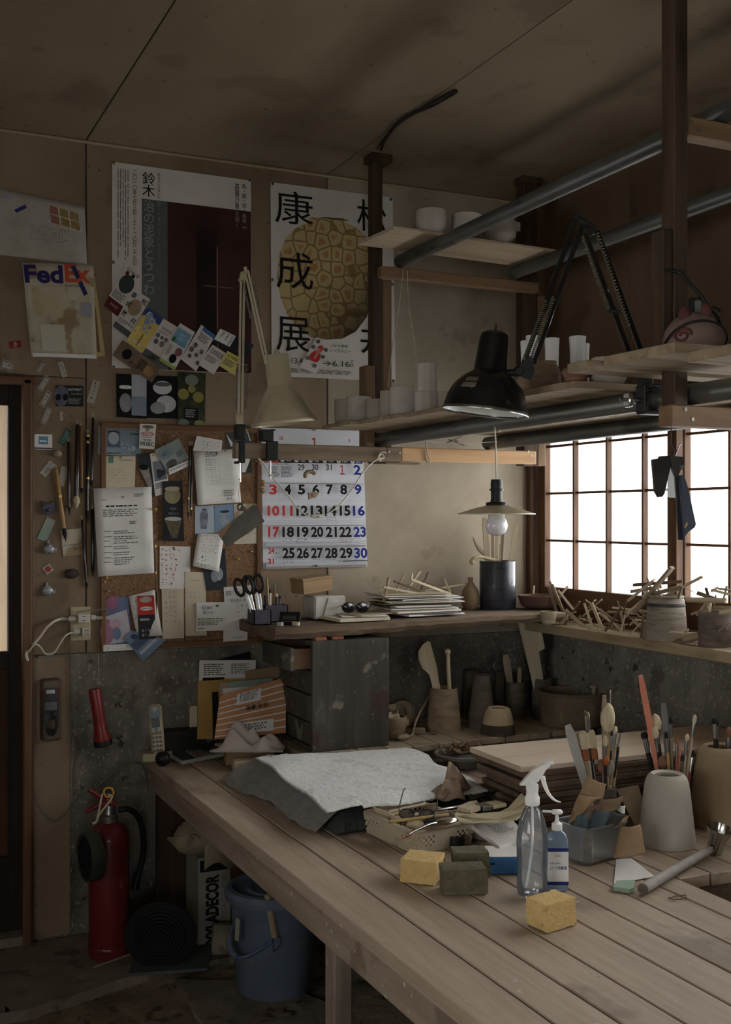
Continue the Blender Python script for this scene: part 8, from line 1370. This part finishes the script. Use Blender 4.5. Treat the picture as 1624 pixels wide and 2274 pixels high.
hprism(KR, [(615,1965),(640,1915),(800,1905),(790,1975),(750,1985)],.001,.010, 'green_pad', 'small pale green scouring pad at the ladle handle end', 'pad', mat('pale_green_pad', (134,158,132),(150,172,146), rough=.9))
q = MB(); c = tz_(KR, 1165,2020,.003); q.tube([Vector((.022*math.cos(a_)*(1+.2*math.sin(3*a_)),.012*math.sin(a_)*(1+.3*math.cos(2*a_)),.001*math.sin(5*a_))) for a_ in [2*PI*i/30 for i in range(30)]],.0014,5, True); one('rubber_band', q, m_lbr, 'brown rubber band lying on the bench at the right', 'rubber band', c, smooth=180)
# ================================================================== far end of the bench, lower wall, under the bench
m_phone = mat('ivory_phone_plastic', (176,164,128),(188,178,144), rough=.4)
YP = 3.80
def c16(x, y, yy=YP): return at_y(*K16(x, y), yy)
# --- cordless phone
o = c16(85,780,3.855); o.z = TZ+.001; t = thing('cordless_phone', 'ivory cordless phone standing in its cradle on the bench corner', 'phone', o, -TH); u = mpp(o)*.3571
q = MB(); q.cbox((0,0,26*u),(172*u, 120*u, 52*u),.006); q.build('cradle', m_phone, t); R = rotm(-.22,0,0) @ rotm(0,-.12,0)
hs = MB(); hs.cbox((-6*u, 0,200*u),(82*u, 40*u, 300*u),.008, R); h_ = hs.build('handset', m_phone, t); RM3 = R
def hp(x, z): return Vector((-6*u, 0,200*u))+R @ Vector((x*u, -21*u, (z-200)*u))
for nm, x, z, sx, sz_, m_ in (('speaker_panel', 0,300,66,70, mat('blue_grey_panel', (116,134,150), rough=.4)),('display', 0,236,50,60, mat('phone_lcd', (40,44,46), rough=.2))): q = MB(); q.cbox(hp(x, z),(sx*u, 3*u, sz_*u),.0008, R); q.build(nm, m_, h_)
q = MB(); q.lathe([(0,0),(15*u, 0),(15*u, 3*u),(0,4*u)],16, hp(0,318), R @ WALLR); q.build('earpiece', m_phone, h_, 40)
for r in range(5):
    for c_ in range(3): q = MB(); q.cbox(hp(-22+22*c_, 170-26*r),(16*u, 5*u, 15*u),.0006, R); q.build('key', mat('grey_key', (112,108,96), rough=.5), h_)
q = MB(); q.cbox(hp(0,192),(22*u, 5*u, 22*u),.001, R); q.build('cross_key', MATS['blue_grey_panel'], h_)
# --- hand stamp ball, calculator with glasses
o = tz_(K16,118,808); q = MB(); q.lathe([(0,0),(.010,0),(.022,.008),(.027,.022),(.024,.036),(.014,.046),(0,.049)],20); b_ = one('rolling_ball', q, mat('black_rubber_ball', (26,24,24), rough=.4), 'black and red rubber ball beside the phone', 'ball', Vector((at_y(362,1675,3.772).x, 3.772, TZ+.001)), smooth=60); q = MB(); q.lathe([(.0225,-.006),(.0275,0),(.0225,.006)],20,(.004,.006,.024), rotm(.3,1.0,0)); q.build('red_band', mat('red_rubber', (120,32,28), rough=.5), b_, 60)
P = [tz_(K16,160,745,.024), tz_(K16,440,690,.034), tz_(K16,470,775,.016), tz_(K16,212,828,.006)]; cx = sum(P, Vector())/4; ex = (P[1]-P[0]).normalized(); ey = (P[0]-P[3]); ey = (ey-ex*ey.dot(ex)).normalized(); R = Matrix((ex, ey, ex.cross(ey))).transposed(); t = thing('desk_calculator', 'large grey desk calculator propped beside the phone', 'calculator', cx, R); w = (P[1]-P[0]).length; h = (P[0]-P[3]).length*.95
q = MB(); q.cbox((0,0,-.004),(w, h, .014),.004); q.build('case', mat('calculator_grey', (150,146,136),(164,160,150), rough=.5), t); q = MB(); q.cbox((-w*.32,0,.0035),(w*.28, h*.9,.003),.001); q.build('display', mat('calc_lcd', (62,66,64), rough=.2), t)
for i in range(7):
    for j in range(5): q = MB(); q.cbox((-w*.12+i*w*.085,-h*.36+j*h*.18,.005),(w*.05, h*.09,.005),.001); q.build('key', flat(84,82,78) if (i, j) not in ((1,0),(1,1),(2,0)) else flat(120,50,46), t)
o = cx+R @ Vector((w*.3,-.01,.016)); t = thing('reading_glasses', 'dark reading glasses lying on the calculator', 'spectacles', o, R @ rotm(.3,0,.2))
for sx in (-1,1): q = MB(); q.tube([(sx*.027+.022*math.cos(a),.016*math.sin(a),0) for a in [2*PI*i/18 for i in range(18)]],.0018,6, True); f_ = q.build('rim', m_bpl, t, 180); q = MB(); q.lathe([(0,0),(.021,0),(0,.0004)],18,(sx*.027,0,0), sq=(1,.75)); q.build('lens', MATS['spectacle_lens'], f_); q = MB(); q.tube(spline([(sx*.049,.002,0),(sx*.05,.05,.004),(sx*.04,.10,0)]),.0016,6); q.build('temple', m_bpl, t, 180)
q = MB(); q.tube([(-.006,.004,0),(0,.007,.002),(.006,.004,0)],.0016,6); q.build('bridge', m_bpl, t, 180)
# --- card bundle, rag, magazines
o = tz_(K16,645,808); t = thing('card_bundle', 'bundle of cards in plastic held by an orange rubber band', 'bundle', Vector((at_y(550,1675,3.60).x, 3.60, TZ+.001)), rotm(0,0,-TH+.28)); q = MB(); q.cbox((0,0,.017),(.105,.055,.032),.005); q.jit(.0012,4); q.build('cards', mat('cloudy_bag_paper', (166,148,118),(184,168,140), rough=.35, coat=.3), t); q = MB(); q.tube([(.010,-.029,.002),(.012,-.029,.033),(.012,.029,.033),(.010,.029,.002)],.0015,5, True); q.build('rubber_band', mat('orange_band', (176,106,44), rough=.6), t)
rag('crumpled_rag', 'crumpled pale pink rag in front of the papers', Vector((at_y(*K16(655,700),3.69).x, 3.68, TZ+.051)),.24,.15,.034,14, mat('pale_pink_cotton', (178,164,154),(196,182,172), rough=.9, bump=.1),-TH, 14,48)
for i, (x, y, sx, sy, rz, lb, m_) in enumerate(((850,765,.19,.10,-.30, 'grey leaflet beneath the others by the cabinet', m_lg),(880,750,.20,.10,-.22, 'white leaflet between the two by the cabinet', m_pw),(850,735,.17,.09,-.34, 'maroon photo leaflet on top by the cabinet', prn(104,70,66,160,150,146,40)))): q = MB(); q.cbox((0,0,.0015),(sx, sy, .003),.0006); p = tz_(K16, x, y); one('leaflet', q, m_, lb, 'leaflet', (p.x-.02, min(p.y, 3.39), TZ+.001+.0034*i), rotm(0,0, rz))
q = MB(); q.cbox((0,0,.0245),(.17,.075,.048),.003); one('paper_box', q, MATS['kraft'], 'low brown box under the crumpled pink rag', 'box', (at_y(*K16(655,700),3.69).x, 3.69, TZ+.001),-.2)
# --- papers and envelopes stood upright against the wall
def upright(name, lab, cat, pts, m, y0, y1, th=.003, cv=0.0):
    yb_ = lambda y: y0 if y > 500 else y1
    P = [at_y(*K16(x, y), yb_(y)) for x, y in pts]; return Sheet(name, lab, cat, P, m, (lambda u, v: cv*math.sin(u*PI)) if cv else None, 8, th)
S = upright('paper_sheet', 'white printed sheet standing highest in the paper stack', 'paper', ((345,186),(695,184),(690,620),(335,640)), m_pw, 3.87,3.905); S.lines(.08,.05,.46,.22,6, m_gr); S.lines(.56,.05,.92,.2,6, m_gr); S.rect(.06,.24,.44,.3, m_night)
upright('dark_folder', 'black folder leaning behind the white sheet', 'folder', ((430,190),(660,130),(690,600),(440,620)), m_night, 3.90,3.915); upright('kraft_envelope', 'brown envelope leaning behind the orange one', 'envelope', ((630,250),(870,215),(880,650),(640,650)), MATS['kraft'],3.85,3.89)
upright('yellow_envelope', 'upright ochre yellow envelope at the left of the stack', 'envelope', ((335,315),(640,295),(640,672),(333,676)), mat('ochre_envelope', (160,124,52),(176,140,68), rough=.7),3.83,3.88,.006); upright('black_folder', 'narrow black folder edge in front of the ochre envelope', 'folder', ((425,385),(460,380),(470,672),(430,676)), m_night, 3.80,3.85); upright('pink_file', 'pinkish paper file in the stack', 'file', ((470,328),(740,300),(740,660),(468,668)), mat('pink_paper', (176,146,132), rough=.8),3.80,3.86); upright('green_file', 'pale green file in the stack', 'file', ((525,322),(800,295),(800,640),(520,660)), mat('pale_green_paper', (138,150,138), rough=.8),3.79,3.85); upright('white_file', 'white file just behind the striped envelope', 'file', ((490,362),(700,345),(700,640),(490,660)), m_pw, 3.78,3.84)
S = upright('striped_envelope', 'orange envelope with white stripes, printing upside down', 'envelope', ((470,410),(886,286),(878,640),(441,672)), prn(184,126,80,198,144,98,30),3.72,3.80,.006)
for i in range(7): S.poly([(0,.16+.13*i),(1,.10+.13*i),(1,.125+.13*i),(0,.185+.13*i)], m_wht)
S.rect(.26,.08,.62,.32, m_wht); S.lines(.3,.1,.6,.28,5, m_gr); S.rect(.26,.72,.82,.94, m_wht); S.lines(.4,.76,.76,.9,3, m_gr); S.txt('信北濃毎', .40,.38,.74,.48, m_ink, rot=2, bold=.01)
upright('small_card', 'small pale card behind the phone', 'card', ((285,470),(330,468),(330,605),(283,606)), m_pc, 3.90,3.91)
q = MB(); q.cbox((0,0,.05),(.16,.05,.10),.004); p = c16(240,690,3.89); one('dark_box', q, m_bpl, 'low black box against the wall behind the phone', 'box', (p.x, 3.885, TZ+.001))
# --- torch and blister pack on the wall
def w8(x, y, off=0.0): return at_y(*K8(x, y), D-off)
a = w8(702,300,.05); b = w8(768,722,.055); t = thing('torch', 'red torch hanging on the concrete wall', 'torch', a, frame_to(b-a, (0,1,0))); L_ = (b-a).length; u = mpp(a)*.299
q = MB(); q.lathe([(0,0),(44*u, 0),(46*u, 6*u),(44*u, L_*.55),(50*u, L_*.7),(62*u, L_*.88),(62*u, L_*.91),(0, L_*.91)],28); q.build('barrel', mat('red_plastic', (128,30,30),(146,40,38), rough=.32), t, 50); q = MB(); q.lathe([(0, L_*.90),(66*u, L_*.90),(68*u, L_*.93),(67*u, L_),(58*u, L_*1.01),(0, L_*1.0)],28); q.build('head_ring', m_bpl, t, 40); q = MB(); q.cbox((-30*u, -36*u, L_*.72),(14*u, 12*u, 40*u),.002); q.build('switch', m_bpl, t)
q = MB(); q.tube([w8(736,298,.05)-a, w8(732,40,.02)-a],.0012,5); q.xf(frame_to(b-a, (0,1,0)).transposed().to_4x4()); q.build('hanging_cord', m_string, t)
o = w8(372,450); t = thing('blister_pack', 'blister pack with a coiled saw chain hung on the wall panel', 'packet', o, WALLR); u = mpp(o)*.299
q = MB(); loft(q, [(rsq(76*u, 232*u, 26*u),.001),(rsq(70*u, 226*u, 24*u),.028),(rsq(60*u, 216*u, 20*u),.034)]); q.build('blister', glassm('blister_plastic', rough=.12, see=.6, milk=.10, milkcol=(130,126,118)), t, 45); q = MB(); q.cbox((6*u, 40*u, .010),(104*u, 240*u, .002),.0004); cd = q.build('backing_card', prn(44,48,54,64,68,74), t)
for x, y, sx, sy, m_ in ((0,132,62,28, m_wht),(2,26,88,60, flat(120,122,124)),(-58,120,12,60, m_redpen),(62,120,10,60, m_redpen)): q = MB(); q.box((x*u, y*u, .0115),(sx*u, sy*u, .0006)); q.build('print', m_, cd)
rd = random.Random(9); q = MB()
for k_ in range(5): q.tube([(4*u+(46-4*k_)*u*math.cos(a_)+rd.uniform(-3,3)*u, -100*u+(92-10*k_)*u*math.sin(a_)+rd.uniform(-4,4)*u, .014+.003*k_) for a_ in [2*PI*i/26 for i in range(26)]],6*u, 5, True)
q.build('saw_chain', mat('oiled_chain', (34,34,36),(70,70,70), rough=.4, metal=.7, scale=80), t)
# --- fire extinguisher
c = at_z(242,2108,.012); c.y = 3.70; c.x = at_y(242,2108,3.70).x; t = thing('fire_extinguisher', 'old red fire extinguisher standing by the wall', 'extinguisher', c+Vector((0,0,.001))); o = Vector(t.location); u = mpp(o)*.299
def e8(x, y, yy=None): return at_y(*K8(x, y), yy or c.y)-o
zt = e8(815,1330).z; m_ext = mat('old_red_enamel', (104,26,28),(118,34,34), rough=.35, scale=6, coat=.3, spots=[((150,130,124),26,.71,.7,(1,1,.35))]); r_ = 148*u
q = MB(); q.lathe([(0,0),(r_*.96,0),(r_, .012),(r_, zt-.030),(r_*.97, zt-.022),(r_*.75, zt+.006),(r_*.4, zt+.020),(0, zt+.022)],36); q.build('cylinder', m_ext, t, 40); q = MB(); q.lathe([(r_, .022),(r_*1.03,.026),(r_*1.03,.034),(r_, .038)],36); q.build('base_ring', m_ext, t, 40); q = MB(); q.lathe([(r_*.36, zt+.016),(r_*.42, zt+.020),(r_*.42, zt+.042),(r_*.3, zt+.046),(r_*.24, zt+.075),(0, zt+.076)],24); q.build('valve', m_ferr, t, 40)
q = MB(); q.tube([e8(860,1170), e8(760,1110), e8(660,1052)],[.010,.009,.007],8); q.build('lever', m_ext, t, 60); q = MB(); q.tube([e8(850,1150), e8(740,1160), e8(630,1218)],[.010,.010,.006],8); q.build('carrying_handle', m_ext, t, 60); q = MB(); q.tube([e8(806+36*math.cos(a_),1070+36*math.sin(a_), c.y-.01) for a_ in [2*PI*i/18 for i in range(18)]],.0038,7, True); q.build('pin_ring', mat('yellow_ring', (190,144,40), rough=.4), t, 180)
q = MB(); q.tube(spline([e8(880,1200), e8(960,1195), e8(1030,1260,3.74), e8(1065,1400,3.76), e8(1060,1560,3.77), e8(1020,1700,3.77)]),.010,10); q.build('hose', m_bpl, t, 180); q = MB(); q.cyl(e8(1020,1690,3.77), e8(1000,1790,3.77),.012,.016); q.build('nozzle', m_bpl, t, 40)
a = e8(655,1550, c.y-.10); t2 = thing('round_filter', 'round green filter canister with a black honeycomb face roped to the extinguisher', 'canister', o+a, rotm(0,0,-TH-.95) @ rotm(PI/2,0,0)); rr_ = 172*u
q = MB(); q.lathe([(rr_*.98,-.03),(rr_, -.026),(rr_, .010),(rr_*.9,.014),(rr_*.86,.006),(0,.004)],36); q.lathe([(0,-.031),(rr_*.98,-.03)],36); q.build('rim', mat('olive_tin', (52,56,46),(70,74,62), rough=.5, metal=.3), t2,40)
for i in range(-4,5): w_ = math.sqrt(max(0,(rr_*.84)**2-(i*rr_*.19)**2)); q = MB(); q.box((0, i*rr_*.19,.009),(2*w_, .003,.006)); q.build('grille_bar', m_bpl, t2); q = MB(); q.box((i*rr_*.19,0,.008),(.003,2*w_, .006)); q.build('grille_bar', m_bpl, t2)
cord('rope', 'knotted pale rope from the extinguisher handle to the filter', [o+e8(800,1085, c.y-.03), o+e8(830,1110, c.y-.03), o+e8(740,1230, c.y-.05), o+e8(715,1290, c.y-.06), o+e8(690,1300, c.y-.06), o+e8(720,1270, c.y-.06), o+e8(750,1120, c.y-.04), o+e8(760,1080, c.y-.035)],.0034, m_string, cat='rope')
# --- rubber coil, carton, bag, bucket, slate
KB = K(280,1780,.2709)
o = at_z(356,2106,.012); o.y = 3.50; o.x = at_y(356,2106,3.50).x; t = thing('rubber_coil', 'big dark coil of rubber matting under the bench', 'coil', o+Vector((0,0,.112)), rotm(PI/2+.12,0,-.35))
for i in range(9): r_ = .108-.0115*i; q = MB(); q.tube([(r_*math.cos(a_), r_*math.sin(a_),.002*i) for a_ in [2*PI*k_/36 for k_ in range(36)]],.0062,6, True); q.build('coil_turn', mat('black_rubber', (22,21,21),(34,33,32), rough=.8, bump=.2), t, 180)
q = MB(); q.lathe([(0,-.012),(.110,-.012),(.113,0),(.104,.006),(0,.006)],36); q.build('core_disc', MATS['black_rubber'], t, 40)
x0 = at_y(441,2050,3.62).x; t = thing('paint_carton', 'white and black lettered paint tin carton under the bench', 'carton', (x0+.085,3.695,.014)); q = MB(); q.cbox((0,0,.15),(.17,.15,.30),.002); bx0 = q.build('carton', mat('dirty_white_card', (134,128,114),(152,146,132), rough=.7, scale=8), t); q = MB(); q.box((.055,-.0756,.13),(.058,.001,.25)); q.build('brown_panel', mat('brown_print', (86,58,36), rough=.7), bx0); q = MB(); q.box((-.030,-.0757,.272),(.10,.001,.040)); q.build('black_panel', m_night, bx0)
PS = PanelS(bx0,(-.085,-.0758,.245),(.17,0,0),(0,0,.245)); PS.txt('XYLADECOR', .14,.02,.42,.98, m_ink, bold=.05, rot=1); PS.txt('DIE HOLZSCHUTZ-LASUR', .47,.05,.58,.95, m_gr, rot=1)
t = thing('cloth_bag', 'slumped beige cloth bag on the paint carton', 'bag', Vector((x0+.035,3.665,.3155)),.3); m_cv = mat('beige_canvas', (138,124,96),(158,144,116), rough=.9, bump=.15)
q = MB(); q.blob((0,0,.062),(.115,.085,.062),26,16, None, .10,4); q.build('sack', m_cv, t, 180); q = MB(); q.sheet(14,10, lambda u, v: (-.12+.10*u+.02*math.sin(v*7),-.07+.12*v, .10+.03*math.sin(u*6+v*3)-.05*(1-u)),.003); q.build('folded_mouth', m_cv, t, 180); q = MB(); q.sheet(12,8, lambda u, v: (-.06+.15*u, -.088-.012*math.sin(u*5),.06-.085*v+.02*math.sin(u*6)),.003); q.build('hanging_hem', m_cv, t, 180)
cB = at_z(602,2224,0); cB = cB+VF*.10; u = mpp(cB); o = cB+Vector((0,0,.001)); t = thing('blue_bucket', 'lidded blue plastic bucket with a lowered bail handle under the bench', 'bucket', o); m_bb = mat('dusty_blue_plastic', (76,88,102),(92,105,120), rough=.45, scale=6, spots=[((120,122,118),14,.64,.4)]); rb_ = 98*u; hb = .295
q = MB(); q.lathe([(0,0),(rb_*.80,0),(rb_*.84,.01),(rb_*.97, hb*.95),(rb_, hb),(rb_*.95, hb),(rb_*.93, hb*.9),(rb_*.8,.012),(0,.01)],44); q.build('body', m_bb, t, 40); q = MB(); q.lathe([(rb_*.98, hb-.012),(rb_*1.10, hb-.006),(rb_*1.12, hb+.010),(rb_*1.05, hb+.024),(rb_*.95, hb+.027),(rb_*.88, hb+.018),(rb_*.8, hb+.014),(rb_*.62, hb+.016),(rb_*.6, hb+.020),(rb_*.5, hb+.020),(rb_*.48, hb+.016),(0, hb+.014)],44); ld = q.build('lid', m_bb, t, 40); q = MB(); q.lathe([(0, hb+.014),(.016, hb+.014),(.020, hb+.036),(.012, hb+.042),(0, hb+.043)],20); q.build('lid_knob', m_bpl, ld, 40)
def kb(x, y, d_): return at_d(*KB(x, y), d_)-o
db = dep(o); q = MB(); q.tube(spline([kb(888,1000, db-.03), kb(845,1130, db-.08), kb(860,1230, db-.11), kb(920,1275, db-.13), kb(1020,1255, db-.135), kb(1180,1160, db-.13), kb(1300,1050, db-.10), kb(1380,960, db-.04)]),.0035,8); q.build('bail', mat('bail_blue', (84,98,140), rough=.4), t, 180); q = MB(); q.tube([kb(850,1100, db-.075), kb(852,1190, db-.098), kb(880,1250, db-.118), kb(912,1274, db-.13)],[.009,.011,.011,.009],10); q.build('bail_grip', m_bb, t, 60); q = MB(); q.box(kb(912,1050, db-rb_*.92),(.018,.001,.068), rotm(0,.08,-TH-.75)); q.build('label', mat('old_label', (138,134,120), rough=.8), t)
a = kb(1160,760, db-.13)+o; b = kb(1222,1110, db-.135)+o; st = rod('short_handle', 'short wooden handle with a dark cord resting against the blue bucket', 'stick', b, a, .011, m_stick); 
cord('bead_loop', 'dark loop of cord with a bead at the end of the short handle', [b, b+VR*.018+Vector((0,0,-.005)), b+VR*.012+Vector((0,0,-.03)), b+VR*-.004+Vector((0,0,-.042)), b+VR*-.006+Vector((0,0,-.02)), b+VR*-.008],.0012, m_bpl)
P = [at_z(*p, .022) for p in ((300,2108),(475,2096),(460,2150),(288,2162))]; ce = sum(P, Vector())/4; q = MB(); q.add([p-ce for p in P]+[p-ce+Vector((0,0,.010)) for p in P],[(0,1,2,3),(7,6,5,4),(1,0,4,5),(2,1,5,6),(3,2,6,7),(0,3,7,4)]); q.jit(.002,2); one('slate_slab', q, mat('dark_slate', (70,75,75),(88,93,93), rough=.7, bump=.2), 'flat dark slate lying on the floor in front of the coil', 'slate', ce+Vector((0,0,-.008)))
q = MB(); q.cbox((0,0,.052),(.075,.03,.105),.004, rotm(0,.06,0)); p = at_z(500,2128,0); one('concrete_block', q, m_slab, 'small grey block standing left of the blue bucket', 'block', (p.x, p.y+.02,.003), rotm(0,0,-.3))
stick('floor_stick', 'thin stick lying on the floor by the extinguisher', 'stick', at_z(208,2148,.018), at_z(306,2113,.018),.006,.006, m_stick)
S = Sheet('paper_scrap', 'tiny white paper scrap on the floor', 'paper scrap', [at_z(*p, .012) for p in ((11,2235),(20,2240),(22,2245),(12,2248))], m_pw, None, 2,.0008)
for i, (x, y) in enumerate(((585,2262),(640,2250),(665,2225),(612,2240))): p = at_z(x, y, .010); q = MB(); q.sheet(4,4, lambda u, v: ((u-.5)*.05,(v-.5)*.03,.006*math.sin(u*3+i)),.002); one('bark_flake', q, m_stickd, ('bark flake nearest the frame foot', 'dark bark flake under the bucket', 'bark flake by the table leg', 'small bark flake left of the others')[i], 'bark', p, rotm(0,0, i*.9))
flush_text()
